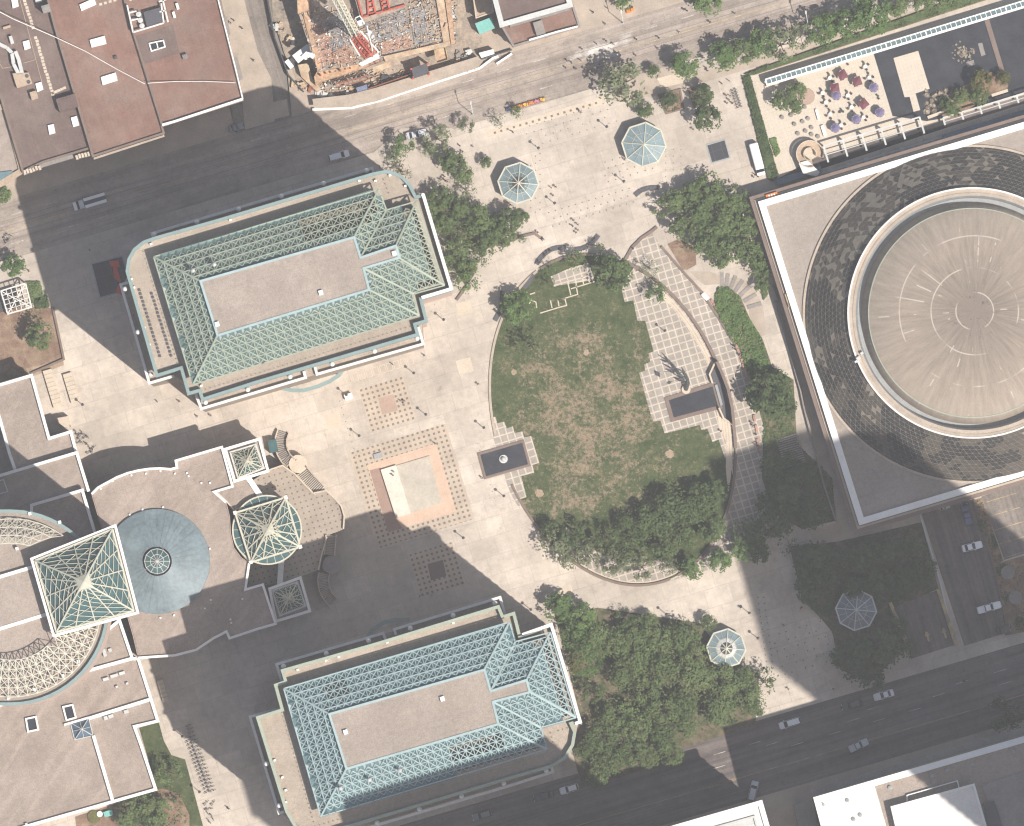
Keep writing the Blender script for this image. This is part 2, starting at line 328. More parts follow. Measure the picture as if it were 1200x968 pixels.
# ------------------------------------------------------------------ mesh builder
class MB:
    def __init__(s): s.v = []; s.f = []; s.m = []
    def add(s, vs, fs, m=0):
        o = len(s.v); s.v += [Vector(v) for v in vs]
        for f in fs: s.f.append([i+o for i in f]); s.m.append(m)
        return s
    def prism(s, pts, z0, z1, m=0, bottom=False):
        n = len(pts)
        vs = [(p[0], p[1], z0) for p in pts] + [(p[0], p[1], z1) for p in pts]
        fs = [[i, (i+1) % n, n+(i+1) % n, n+i] for i in range(n)] + [list(range(n, 2*n))]
        if bottom: fs.append(list(range(n))[::-1])
        return s.add(vs, fs, m)
    def sheet(s, pts, z, m=0):
        return s.add([(p[0], p[1], z) for p in pts], [list(range(len(pts)))], m)
    def walls(s, pts, z0, z1, m=0):
        n = len(pts)
        return s.add([(p[0], p[1], z0) for p in pts]+[(p[0], p[1], z1) for p in pts], [[i, (i+1) % n, n+(i+1) % n, n+i] for i in range(n)], m)
    def strip(s, path, w, z0, z1, closed=False, m=0, side=0):
        """a wall of width w along a polyline; side -1/0/+1: inside, centred, outside"""
        n = len(path); L = []; R = []
        p = [Vector((q[0], q[1])) for q in path]
        for i in range(n):
            a = p[i]-p[i-1] if (i or closed) else p[1]-p[0]
            b = p[(i+1) % n]-p[i] if (i < n-1 or closed) else p[-1]-p[-2]
            a = a.normalized(); b = b.normalized()
            na = Vector((-a.y, a.x)); nb = Vector((-b.y, b.x)); t = na+nb
            t = t.normalized() if t.length > 1e-6 else na
            k = w/2/max(.35, t.dot(na)); o = side*k
            L.append(p[i]+t*(k+o)); R.append(p[i]-t*(k-o))
        vs = [(q.x, q.y, z) for z in (z0, z1) for row in (L, R) for q in row]
        fs = []
        for i in range(n if closed else n-1):
            j = (i+1) % n
            fs += [[i, j, 2*n+j, 2*n+i], [n+j, n+i, 3*n+i, 3*n+j], [2*n+i, 2*n+j, 3*n+j, 3*n+i], [n+i, n+j, j, i]]
        if not closed: fs += [[n, 0, 2*n, 3*n], [n-1, 2*n-1, 4*n-1, 3*n-1]]
        return s.add(vs, fs, m)
    def bar(s, a, b, w=.1, h=None, m=0):
        a = Vector(a); b = Vector(b); d = b-a
        if d.length < 1e-6: return s
        h = w if h is None else h
        d.normalize(); side = d.cross(Vector((0, 0, 1)))
        if side.length < 1e-3: side = Vector((1, 0, 0))
        side.normalize(); up = side.cross(d)
        vs = [q+side*(sx*w/2)+up*(sz*h/2) for q in (a, b) for sx, sz in ((-1, -1), (1, -1), (1, 1), (-1, 1))]
        return s.add(vs, [[0, 1, 5, 4], [1, 2, 6, 5], [2, 3, 7, 6], [3, 0, 4, 7], [3, 2, 1, 0], [4, 5, 6, 7]], m)
    def box(s, c, sx, sy, sz, rot=0.0, m=0):
        """c: centre of the base"""
        ca, sa = math.cos(rot), math.sin(rot)
        pts = [(c[0]+x*ca-y*sa, c[1]+x*sa+y*ca) for x, y in ((-sx/2, -sy/2), (sx/2, -sy/2), (sx/2, sy/2), (-sx/2, sy/2))]
        return s.prism(pts, c[2], c[2]+sz, m, True)
    def lathe(s, c, prof, n=16, m=0, a0=0.0, a1=2*math.pi):
        full = abs(a1-a0-2*math.pi) < 1e-6; k = n if full else n+1
        vs = []
        for r, z in prof:
            for i in range(k):
                a = a0+(a1-a0)*i/n; vs.append((c[0]+r*math.cos(a), c[1]+r*math.sin(a), c[2]+z))
        fs = []
        for j in range(len(prof)-1):
            for i in range(n):
                i2 = (i+1) % k; fs.append([j*k+i, j*k+i2, (j+1)*k+i2, (j+1)*k+i])
        return s.add(vs, fs, m)
    def tube(s, pts, rads, n=6, m=0):
        vs = []
        for i, p in enumerate(pts):
            p = Vector(p); d = (Vector(pts[min(i+1, len(pts)-1)])-Vector(pts[max(i-1, 0)])).normalized()
            a = d.cross(Vector((.3, .95, .1))).normalized(); b = d.cross(a)
            vs += [p+(a*math.cos(2*math.pi*k/n)+b*math.sin(2*math.pi*k/n))*rads[i] for k in range(n)]
        fs = [[i*n+k, i*n+(k+1) % n, (i+1)*n+(k+1) % n, (i+1)*n+k] for i in range(len(pts)-1) for k in range(n)]
        fs += [list(range(n)), list(range((len(pts)-1)*n, len(pts)*n))]
        return s.add(vs, fs, m)
    def ball(s, c, r, n=10, m=0, sz=1.0):
        prof = [(max(1e-3, r*math.sin(math.pi*i/6)), -r*sz*math.cos(math.pi*i/6)) for i in range(7)]
        return s.lathe(c, prof, n, m)
    def mesh(s, name, mats, loc=(0, 0, 0), smooth=False, recalc=True):
        me = bpy.data.meshes.new(name); l = Vector(loc)
        me.from_pydata([tuple(v-l) for v in s.v], [], s.f)
        for m in (mats if isinstance(mats, (list, tuple)) else [mats]): me.materials.append(MATS[m])
        me.polygons.foreach_set('material_index', s.m)
        if recalc:
            bm = bmesh.new(); bm.from_mesh(me); bmesh.ops.recalc_face_normals(bm, faces=bm.faces); bm.to_mesh(me); bm.free()
        if smooth: me.polygons.foreach_set('use_smooth', [True]*len(me.polygons))
        me.update(); return me

def link(name, me, parent=None, loc=None):
    o = bpy.data.objects.new(name, me); COL.objects.link(o)
    if parent is not None: o.parent = parent
    if loc is not None: o.location = loc
    return o
def tag(o, label, cat, group=None, kind=None):
    if label: o['label'] = label
    if cat: o['category'] = cat
    if group: o['group'] = group
    if kind: o['kind'] = kind
    return o
def thing(name, label, cat, loc, group=None, rot=0.0):
    o = bpy.data.objects.new(name, None); COL.objects.link(o); o.location = loc; o.rotation_euler = (0, 0, rot)
    o.empty_display_size = .5
    return tag(o, label, cat, group)
def root_loc(o):
    while o.parent is not None: o = o.parent
    return o.location.copy()
def part(root, name, mb, mat, label=None, smooth=False, recalc=True):
    """part (or sub-part) built in world coordinates"""
    o = link(name, mb.mesh(name, mat, root_loc(root), smooth, recalc), root)
    if label: o['label'] = label
    return o
def single(name, mb, mat, label, cat, loc, group=None, smooth=False, recalc=True):
    o = link(name, mb.mesh(name, mat, loc, smooth, recalc), None, loc); return tag(o, label, cat, group)
def struct(name, mb, mat, kind='structure', recalc=True):
    o = link(name, mb.mesh(name, mat, (0, 0, 0), False, recalc)); o['kind'] = kind; return o
def copy_tree(o, loc, rot=0.0, scale=None, parent=None):
    c = o.copy(); COL.objects.link(c)
    if parent is None:
        c.location = loc; c.rotation_euler = (0, 0, rot)
        if scale: c.scale = scale if isinstance(scale, (tuple, list)) else (scale,)*3
    else: c.parent = parent
    for ch in list(o.children): copy_tree(ch, None, parent=c)
    return c
ORD = ['nearest', 'second nearest', 'third nearest', 'fourth nearest', 'fifth nearest', 'sixth nearest', 'seventh nearest', 'eighth nearest', 'ninth nearest', 'tenth nearest', 'eleventh nearest', 'twelfth nearest']
def ordw(i): return ORD[i] if i < len(ORD) else '%dth nearest' % (i+1)
def rank_labels(items, marks, fmt):
    """items: (object, px, py, words). Each is told apart by its rank of distance from the landmark it is closest to."""
    used = set()
    for o, x, y, w in items:
        best = None
        for nm, mx, my in marks:
            d = math.hypot(x-mx, y-my)
            r = sum(1 for q in items if q[3] == w and (math.hypot(q[1]-mx, q[2]-my), q[0].name) < (d, o.name))
            if best is None or (r, d) < best[0]: best = ((r, d), nm, r)
        o['label'] = fmt % (w, ordw(best[2]), best[1])
def inside(p, poly):
    x, y = p; c = False; n = len(poly)
    for i in range(n):
        x1, y1 = poly[i]; x2, y2 = poly[(i+1) % n]
        if (y1 > y) != (y2 > y) and x < (x2-x1)*(y-y1)/(y2-y1)+x1: c = not c
    return c

# ------------------------------------------------------------------ camera, world, sun
cam = bpy.data.objects.new('camera', bpy.data.cameras.new('camera')); COL.objects.link(cam)
cam.location = (0, (484-NY)*S, HC); cam.data.sensor_width = 36; cam.data.lens = 36*HC/240.0
cam.data.shift_y = (NY-484)*S/240.0; cam.data.clip_start = 10; cam.data.clip_end = 9000
sc.camera = cam
SUN = Vector((.781, -.625, 0)); EL = math.radians(60)
world = bpy.data.worlds.new('World'); sc.world = world; world.use_nodes = True
wn = world.node_tree; bg = wn.nodes['Background']
sky = wn.nodes.new('ShaderNodeTexSky'); sky.sky_type = 'NISHITA'; sky.sun_disc = False
sky.sun_elevation = EL; sky.sun_rotation = math.atan2(SUN.x, SUN.y); sky.air_density = 1.2; sky.dust_density = 2.5
wn.links.new(sky.outputs[0], bg.inputs[0]); bg.inputs[1].default_value = SKY_STRENGTH = .076
sun = bpy.data.objects.new('sun', bpy.data.lights.new('sun', 'SUN')); COL.objects.link(sun)
sun.data.energy = 4.6; sun.data.angle = math.radians(.5); sun.data.color = (1, .94, .865)
sun.rotation_euler = (-Vector((SUN.x*math.cos(EL), SUN.y*math.cos(EL), math.sin(EL)))).to_track_quat('-Z', 'Y').to_euler()
sun.location = (60, -50, 300)
sc.view_settings.view_transform = 'Standard'; sc.view_settings.look = 'None'
sc.view_settings.exposure = .43; sc.view_settings.gamma = 1
sc.cycles.max_bounces = 5; sc.cycles.diffuse_bounces = 3; sc.cycles.glossy_bounces = 2; sc.cycles.transparent_max_bounces = 6
sc.cycles.volume_bounces = 1
sc.cycles.filter_width = 1.25; sc.cycles.use_denoising = True
# the air between the ground and the aircraft
m = bpy.data.materials.new('haze_air'); m.use_nodes = True; m.node_tree.nodes.clear()
vo = m.node_tree.nodes.new('ShaderNodeVolumePrincipled'); o_ = m.node_tree.nodes.new('ShaderNodeOutputMaterial')
vo.inputs['Density'].default_value = HAZE = 2.7e-5; vo.inputs['Color'].default_value = (.95, .955, .98, 1); vo.inputs['Anisotropy'].default_value = 0.0
m.node_tree.links.new(vo.outputs[0], o_.inputs['Volume']); MATS['haze_air'] = m
b_ = MB(); b_.box((0, 0, -1.6), 4200, 4200, HC+12)
struct('haze', b_, 'haze_air', 'stuff')
# ================================================================== SETTING
def sheet(name, poly, z, mat, kind='structure'):
    b = MB(); b.sheet(pp(poly, z), z); return struct(name, b, mat, kind)
def slab(name, poly, z, mat, z0=0.0):
    b = MB(); b.prism(pp(poly, z), z0, z); return struct(name, b, mat)
g = MB(); g.sheet([(-1500, -1500), (1500, -1500), (1500, 1500), (-1500, 1500)], -.6); struct('ground', g, 'ground_far')
def topS(x): return 131-.293*(x-600)      # lower kerb of the upper street
def topN(x): return 61-.293*(x-600)
def botN(x): return 841-.293*(x-900)
def botS(x): return 931-.293*(x-900)
sheet('road', [(-200, topN(-200)), (1400, topN(1400)), (1400, topS(1400)), (-200, topS(-200))], 0, 'worn_road')
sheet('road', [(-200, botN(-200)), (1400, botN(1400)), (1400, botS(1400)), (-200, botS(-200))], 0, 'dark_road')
# plaza deck with kerb
slab('plaza', [(-200, topS(-200)), (1400, topS(1400)), (1400, botN(1400)), (-200, botN(-200))], .13, 'plaza_concrete', -.6)
# far side pavements of both streets
slab('pavement', [(-200, topN(-200)), (276, topN(276)), (226, -60), (-200, -60)], .13, 'sidewalk', -.6)
slab('pavement', [(342, topN(342)), (1400, topN(1400)), (1400, -300), (300, -300)], .13, 'sidewalk', -.6)
sheet('side_street', [(276, topN(276)+1), (342, topN(342)+1), (316, -8), (300, -90), (236, -90)], .02, 'side_road')
slab('pavement', [(255, -20), (281, -20), (302, 60), (318, 92), (322, 142), (287, 152), (284, 118)], .125, 'sidewalk', -.5)
slab('pavement', [(-200, botS(-200)), (1400, botS(1400)), (1400, 1500), (-200, 1500)], .13, 'sidewalk', -.6)
# pale walk with tree pits along the upper street, wider walk beyond it
sheet('walkway', [(568, 154), (706, 113.5), (708, 122), (571, 162)], .142, 'pale_stone')
b = MB()
for i in range(17):
    x = 580+i*7.4; y = 151.5-.293*(x-580)+4
    b.sheet(pp([off((x, y), -1.3, -1.3), off((x, y), 1.3, -1.3), off((x, y), 1.3, 1.3), off((x, y), -1.3, 1.3)], .15), .15)
struct('paving_insets', b, 'brown_stone')
sheet('walkway', [(770, 92), (800, 84), (806, 96), (776, 103)], .142, 'pale_stone')
sheet('walkway', [(716, 97), (790, 76), (796, 92), (830, 82), (1140, -8), (1140, 4), (880, 80), (770, 112), (720, 118)], .138, 'sidewalk')
# road markings
def dashes(name, pts_fn, xs, ln, w, mat, z=.012):
    b = MB()
    for x in xs:
        y = pts_fn(x)
        b.sheet(pp([off((x, y), -ln/2, -w/2), off((x, y), ln/2, -w/2), off((x, y), ln/2, w/2), off((x, y), -ln/2, w/2)], z), z)
    return struct(name, b, mat)
cy = lambda x: 96.5-.293*(x-600)
dashes('road_marking', cy, [x for x in range(-30, 1240, 12)], 12.6, .8, 'yellow_paint')
dashes('road_marking', lambda x: cy(x)+17.5, [20, 87, 119, 430, 520, 549, 640, 900, 960], 15, .9, 'road_white')
dashes('road_marking', lambda x: cy(x)-16.5, [410, 455, 498, 548, 590, 632, 763, 806, 20, 60], 15, .9, 'road_white')
dashes('road_marking', lambda x: cy(x)-21, [300, 330], 14, .9, 'road_white')
b = MB()   # tram tracks in the upper street
for o_ in (-12, -5.5, 5.5, 12):
    p0, p1 = (-100, cy(-100)+o_), (1300, cy(1300)+o_)
    b.sheet(pp([p0, p1, (p1[0], p1[1]+.55), (p0[0], p0[1]+.55)], .008), .008)
struct('tram_rail', b, 'brown_stone')
by = lambda x: 902-.293*(x-900)
dashes('road_marking', by, [x for x in range(500, 1240, 12)], 12.6, .7, 'yellow_paint')
dashes('road_marking', by, [834, 842, 850, 858], 8, 1.7, 'yellow_paint')
for o_, xs in ((-36, [843, 885, 1024, 1127, 1172]), (-20, [843, 934, 978, 1072, 1178, 1030]), (-29, [905, 1000, 1100])):
    dashes('road_marking', lambda x, o_=o_: by(x)+o_, xs, 15, .75, 'road_white')
# milled patch of pale dust in the upper street
sheet('road_patch', [(684, 63), (717, 55), (719, 66), (687, 75)], .02, 'worn_road')
sheet('road_patch', [(313, 121), (336, 116), (339, 135), (317, 141)], .03, 'sidewalk')
# paler and darker slabs in the plaza
for q in ([(380, 486), (398, 483.5), (400, 502), (385, 504)], [(534, 356), (551, 352), (554, 366), (537, 370)], [(534, 423), (551, 418.5), (555, 435), (538, 438.5)], [(651, 690), (669, 684.5), (673, 697), (654, 702)]):
    sheet('pale_paving', q, .145, 'pale_stone')
# studded paving fields
sheet('studded_field', [(409, 531), (522, 496.5), (556, 608), (442, 643)], .142, 'studded_paving')
sheet('studded_field', [(420.5, 457), (473, 441), (487, 491), (435, 506)], .142, 'studded_paving')
sheet('studded_field', [(480, 650), (530, 635), (544, 684), (492, 700)], .142, 'studded_paving')
M('pink_stone', (.40, .285, .225), ((3, .2), (.3, .2)))
sheet('paving_inset', [(443, 467), (461, 462), (466, 481), (448, 486)], .155, 'pink_stone')
sheet('paving_inset', [(501, 661), (519, 656), (523, 675), (505, 680)], .155, 'brown_stone')
sheet('paving_square', [(430, 545), (511, 519.5), (535, 600), (455, 624)], .155, 'orange_brick')
sheet('paving_square', [(433, 551), (446, 548), (463, 607), (472, 619), (455, 624)], .165, 'dark_brick')
# scattered square light insets in rows on the upper plaza
b = MB()
def dot(x, y, s=1.0, z=.145):
    b.sheet(pp([off((x, y), -s, -s), off((x, y), s, -s), off((x, y), s, s), off((x, y), -s, s)], z), z)
for r in range(3):
    for i in range(13): dot(*off((643+2.4*r, 249+8*r), i*8.2+4*(r % 2), 0), s=.75)
for r in range(3):
    for i in range(9): dot(*off((622+r*5.4, 186+r*-3+i*8.2), 0, 0), s=.7) if (i+r) % 4 else None
for r in range(4):
    for i in range(12): dot(*off((612, 150), i*9+3*r, r*8), s=.65) if (i*3+r) % 5 else None
for r in range(4):
    for i in range(7): dot(*off((709, 190+r*8), i*9+4*(r % 2), 0), s=.75)
for r in range(5):
    for i in range(3): dot(*off((780+i*9, 175+r*8), 0, 0), s=.6)
for r in range(14):
    for i in range(2): dot(*off((888+i*7+r*1.0, 700+r*7.5), 0, 0), s=.7)
for r in range(6):
    for i in range(9): dot(*off((905+r*3, 745+r*9), i*8.4, 0), s=.75) if (i+2*r) % 3 else None
for r in range(9): dot(*off((398+r*2.4, 470+r*8), 0, 0), s=.6); dot(*off((560+r*2.4, 520+r*8), 0, 0), s=.55)
for r in range(4):
    for i in range(8): dot(*off((496, 355), i*6, r*6), s=.5) if (i+r) % 2 and i < 4 else None
struct('paving_insets', b, 'brown_stone')
# white outlined bays along the lower side of the upper tower
b = MB()
for i in range(10):
    p = off((404, 441), i*8.4, 0)
    q = pp([p, off(p, 6.4, 0), off(p, 6.4, 9), off(p, 0, 9)], .15)
    b.strip([(v.x, v.y) for v in q], .14, .14, .16, True)
struct('paving_lines', b, 'pale_stone')
# dark ventilation gratings set in the plaza
def grate(q, label):
    b = MB(); b.prism(pp(q, .2), .1, .2); f = MB(); f.strip([(v.x, v.y) for v in pp(q, .2)], .3, .1, .24, True)
    c = P(*q[0], .1); t = thing('vent_grating', label, 'vent grating', c)
    part(t, 'grating', b, 'vent_grating'); part(t, 'frame', f, 'grey_metal')
grate([(828, 170), (849.5, 163.5), (855.5, 185), (834, 191)], 'dark square vent grating in the sunlit plaza beside the white bus')
grate([(107, 309), (143, 300), (155, 339), (117, 349)], 'dark square vent grating in the shade beside the red canopy strips')
# ---------------- oval lawn
def oval(t, k=0.0):
    """k>0 grows the oval by k pixels"""
    return (718+(144+k)*math.cos(t), 492+(40)*math.cos(t)+(189.8+k)*math.sin(t))
OV = [oval(2*math.pi*i/120) for i in range(120)]
sheet('lawn', OV, .16, 'lawn_grass')
# ring kerb wall round the oval, each open stretch a wall of its own
def arc_wall(t0, t1, w, z1, mat, label, n=40):
    path = [P(*oval(t0+(t1-t0)*i/n)).to_2d() for i in range(n+1)]
    b = MB(); b.strip(path, w, .1, z1)
    c = P(*oval((t0+t1)/2), .1); single('kerb_wall', b, mat, label, 'kerb wall', c)
R = math.radians
arc_wall(R(118), R(145), .55, .55, 'brown_stone', 'low dark stone kerb wall on the lower left of the oval lawn')
arc_wall(R(62), R(117), .6, .6, 'brown_stone', 'low dark kerb wall round the lower end of the oval lawn')
arc_wall(R(163), R(232), .55, .5, 'curb_stone', 'low pale kerb wall on the left edge of the oval lawn')
arc_wall(R(-84), R(-2), .75, 1.0, 'brown_stone', 'long dark retaining wall between the gridded terrace and outer path')
arc_wall(R(0), R(58), .6, .7, 'brown_stone', 'dark kerb wall on the lower right of the oval lawn')
arc_wall(R(234), R(262), .6, .5, 'brown_stone', 'dark kerb wall behind the curved benches at the top of the lawn')
# gridded outer path
outer = [(732, 305), (741, 290), (752, 279), (764, 271), (775, 290), (800, 319), (822, 343), (842, 373), (860, 402), (870, 422), (877, 442), (888, 468), (892, 490), (893, 520), (891, 560), (889, 600), (872, 640), (850, 662)]
inner = [oval(R(a), 2) for a in range(62, -84, -5)]
sheet('grid_path', outer+inner, .15, 'grid_pavers')
arcp = [P(*q).to_2d() for q in [(732, 306), (741, 290), (752, 279), (764, 271), (770, 266)]]
b = MB(); b.strip(arcp, .7, .1, .6); single('kerb_wall', b, 'brown_stone', 'short curved kerb wall joining the gridded path and the plaza', 'kerb wall', P(752, 279, .1))
arcp = [P(*q).to_2d() for q in [(775, 289), (800, 318), (823, 343), (842, 372), (860, 401), (870, 421), (878, 441)]]
b = MB(); b.strip(arcp, .6, .1, .7); single('kerb_wall', b, 'brown_stone', 'curved dark kerb wall between gridded path and ivy bed', 'kerb wall', P(823, 343, .1))
# stepped memorial terrace inside the oval
terr = [(727, 333), (732, 354), (742, 352), (747, 376), (756, 376), (766, 412), (760, 414), (762, 424), (755, 427), (756, 434), (749, 437), (762, 484), (766, 494), (774, 493), (779, 508), (820, 498), (822, 504), (829, 502.5), (835, 518), (842, 515), (850, 538), (853, 528)]
terr += [oval(R(a), -2) for a in (8, 0, -8, -16, -24, -32, -40, -48, -56, -64, -72, -80)]
sheet('memorial_terrace', terr, .19, 'grid_pavers')
# plain bordering strip with steps along the wall
stepb = [oval(R(a), -4) for a in range(14, -76, -5)]+[oval(R(a), -17 if -30 < a < -8 else -11) for a in range(-70, 10, 5)]+[oval(R(14), -5)]
sheet('terrace_border', stepb, .21, 'pale_stone')
b = MB()
for k in (-7, -10, -13):
    b.strip([P(*oval(R(a), k)).to_2d() for a in range(-60, 2, 4)], .12, .19, .235)
struct('terrace_step', b, 'curb_stone')
sheet('grid_path', [oval(R(a), -3) for a in range(56, 122, 3)]+[oval(R(a), -27) for a in range(118, 60, -3)], .18, 'grid_pavers')
sheet('terrace_border', [oval(R(a), -2.6) for a in range(54, 124, 3)]+[oval(R(a), -4) for a in range(121, 56, -3)], .2, 'pale_stone')
# outline stones at the upper end of the lawn and gridded strip there
sheet('grid_path', [(645, 324), (655, 320), (668, 314), (690, 308), (697, 328), (655, 334.5), (650, 336)], .18, 'grid_pavers')
def kerb_lines(segs, w=.32, z=.2):
    b = MB()
    for s_ in segs:
        q = [P(*p).to_2d() for p in s_]; b.strip(q, w, .15, z)
    struct('lawn_edging', b, 'pale_stone')
kerb_lines([[(633, 367), (656, 360), (664, 358), (662, 350), (654, 352), (655, 359)], [(654, 352), (677, 345), (675, 334)], [(648, 335), (665, 330), (688, 324)], [(669, 346), (665, 330)], [(669, 338.5), (697, 330)], [(676, 336), (674, 328)], [(684, 333), (682, 325)], [(691, 332), (689, 324)], [(621, 345), (627, 343)], [(620, 356), (623, 352), (628, 354), (629, 361)], [(647, 361), (645, 352)]], .26)
# bare patches in the lawn (tree rings)
for x, y, r in ((785, 532, 5), (687, 413, 3.5), (632, 578, 5), (602, 436, 3.5)):
    sheet('bare_patch', [(x+r*random.uniform(.8, 1.2)*math.cos(a*.349), y+r*random.uniform(.8, 1.2)*math.sin(a*.349)) for a in range(18)], .172, 'bare_earth')
# small left memorial: stepped grid paving and pool
sheet('memorial_paving', [(575, 489), (581, 488.5), (582.5, 496), (591, 494), (594, 502), (601, 499.5), (603, 507.5), (612.5, 505.5), (614, 512.5), (622.5, 511), (632, 542.5), (624, 545), (626, 554), (611, 558), (617, 582.5), (609.5, 585), (611, 594), (608, 595), (599, 579), (592, 563), (588, 553), (580, 525)], .185, 'grid_pavers')
def pool(q, rim, label, depth=.35):
    c = P(*q[0], .15); t = thing('reflecting_pool', label, 'reflecting pool', c)
    b = MB(); b.sheet(pp(q, .3), .3); part(t, 'water', b, 'pool_water')
    b = MB(); b.strip([(v.x, v.y) for v in pp(q)], rim, .12, .42, True, 0, 0); part(t, 'rim', b, 'brown_stone'); return t
tp = pool([(561, 532), (613, 517), (620.5, 545), (568.5, 560)], .6, 'small dark reflecting pool with a pale globe on the left of the lawn')
b = MB(); b.lathe(P(590, 538, .1), [(1.0, .1), (1.0, .4), (.2, .4)], 14); b.ball(P(590, 538, .85), .58, 12)
single('globe', b, 'light_metal', 'pale globe on a round foot in the small dark reflecting pool', 'globe', P(590, 538, .1), smooth=False)
tp = pool([(781, 467.5), (836.5, 450), (844, 477), (788, 492)], .9, 'large dark reflecting pool below the tall bronze sculpture')
# niche behind the pool, its shade painted as a dark flat sheet
sheet('niche_shade', [(838, 425), (832, 439), (834.5, 449), (842, 477.5), (848, 490), (858.5, 497), (857, 478), (852, 458), (845, 440)], .24, 'bench_dark')
b = MB(); b.prism(pp([(837.5, 451), (840.5, 450.5), (847, 474), (844.5, 476)], .9), .1, .9); 
single('water_wall', b, 'grey_metal', 'pale water wall at the end of the large reflecting pool', 'water wall', P(842, 462, .1))
nich = [P(*q).to_2d() for q in [(831.5, 439), (838.5, 425)]]
b = MB(); b.strip([P(*q).to_2d() for q in [(835, 449.5), (831.5, 439), (838.5, 424)]], .4, .1, 1.9); 
single('niche_wall', b, 'pale_stone', 'pale angled wall of the shaded niche above the large pool', 'niche wall', P(832, 438, .1))
b = MB(); b.strip([P(*q).to_2d() for q in [(842.5, 478), (848, 490.5), (859, 498)]], .4, .1, 1.9)
single('niche_wall', b, 'pale_stone', 'pale angled wall of the shaded niche below the large pool', 'niche wall', P(848, 490, .1))
b = MB(); b.strip([P(*q).to_2d() for q in [(840, 424), (847, 440), (853, 456), (858, 478), (860, 498)]], .7, .1, 3.4)
single('niche_wall', b, 'brown_stone', 'tall curved dark wall closing the niche behind the large pool', 'niche wall', P(853, 456, .1))
# tall sculpture: leaning bronze figure with spread fins, on a round plinth
t = thing('bronze_sculpture', 'tall leaning bronze sculpture with ragged fins on a round stone plinth', 'sculpture', P(804, 456, .15))
b = MB(); b.lathe(P(804, 456.5, .1), [(1.05, 0), (1.05, .75), (.15, .75)], 18); part(t, 'plinth', b, 'pale_stone')
sp = [P(804, 456, .8), P(806, 449, 3), P(805, 443, 5.5), P(802, 437, 8), P(798.5, 430, 10.3)]
b = MB(); b.tube(sp, [.55, .5, .42, .32, .06], 7); part(t, 'mast', b, 'bronze')
b = MB()
for (i, a, ln, sw) in ((1, 2.5, 2.6, .6), (2, 2.7, 3.4, 1.2), (2, 3.3, 2.6, .3), (3, 2.5, 3.0, .6), (3, 3.0, 2.2, -.2), (1, 3.2, 2.0, .2), (2, 2.2, 2.4, 1.2)):
    ln *= 1.35; q = sp[i]; e = q+Vector((math.cos(a)*ln*.55, math.sin(a)*ln*.4, sw+1.3)); e2 = q+Vector((math.cos(a)*ln*.4, math.sin(a)*ln*.4, -sw*.8-1.1)); th = Vector((.05, .1, 0))
    b.add([q+th, e+th, e2+th, q-th, e-th, e2-th], [[0, 1, 2], [5, 4, 3], [0, 3, 4, 1], [1, 4, 5, 2], [2, 5, 3, 0]])
part(t, 'fins', b, 'bronze')
b = MB(); b.bar(sp[2], P(787, 447, 6.6), .09); 
b.add([P(787, 447, 6.6), P(783, 446, 7.6), P(781, 449, 6.2), P(784, 450, 5.2), P(787.3, 447.3, 6.4), P(783.3, 446.3, 7.4), P(781.3, 449.3, 6.0), P(784.3, 450.3, 5.0)], [[0, 1, 2, 3], [7, 6, 5, 4], [0, 4, 5, 1], [1, 5, 6, 2], [2, 6, 7, 3], [3, 7, 4, 0]])
part(t, 'outstretched_arm', b, 'bronze')
# steps beside the ivy bed, ramps
sheet('garden_path', [(808, 318), (832, 318), (850, 326), (868, 326), (884, 340), (894, 358), (898, 392), (888, 396), (880, 388), (877, 360), (866, 344), (846, 333), (826, 334), (820, 330)], .16, 'sidewalk')
b = MB()
for (x, y, a) in ((846, 328, -1.3), (852, 329, -1.2), (859, 331, -1.0), (866, 335, -.85), (873, 341, -.7), (879, 349, -.5), (884, 358, -.3)):
    p = P(x, y, .16); b.box((p.x, p.y, .16), .9, 3.4, .1+.02*len(b.f)/6, -(a+1.3)*1.3)
single('garden_steps', b, 'grey_stone', 'curving grey garden steps above the ivy bed', 'steps', P(866, 335, .16))
# beds
def bed(poly, z=.2, mat='bed_soil', name='planting_bed'): return sheet(name, poly, z, mat)
bed([(782, 286), (795, 280), (815, 290), (816, 310), (806, 316), (800, 316)])
bed([(840, 338), (852, 334), (868, 348), (878, 372), (894, 398), (905, 430), (880, 445), (868, 418), (852, 388), (836, 362)], mat='under_growth')
bed([(878, 440), (905, 430), (930, 445), (934, 520), (975, 560), (980, 610), (940, 620), (905, 600), (893, 560), (895, 500)], mat='under_growth')
bed([(925, 640), (980, 635), (1080, 612), (1100, 690), (1048, 712), (1060, 760), (1020, 800), (985, 785), (975, 740), (940, 700)], mat='under_growth')
bed([(646, 705), (680, 720), (700, 712), (820, 730), (850, 770), (890, 790), (885, 850), (800, 877), (760, 900), (700, 920), (680, 915), (668, 870), (682, 848), (660, 760)], mat='under_growth')
bed([(425, 190), (470, 150), (530, 150), (560, 235), (610, 245), (618, 270), (585, 285), (552, 345), (533, 340), (497, 226), (470, 207)], .17, 'plaza_concrete', 'plaza')
for q in ([(508, 235), (520, 228), (533, 240), (538, 262), (528, 285), (514, 268)], [(540, 262), (565, 256), (590, 268), (586, 285), (560, 296), (542, 288)], [(534, 318), (548, 306), (556, 322), (546, 336)]): bed(q, .18, 'under_growth')
bed([(0, 360), (60, 361), (75, 420), (36, 438), (0, 448)], .2)
sheet('bare_patch', [(30, 432), (74, 421), (75, 428), (36, 442)], .22, 'bare_earth')
b = MB(); b.strip([P(*q).to_2d() for q in [(62, 360), (75, 421), (36, 438)]], .5, .1, .9); single('planter_wall', b, 'brown_stone', 'dark wall round the brown bed beside the square canopy', 'planter wall', P(75, 421, .1))
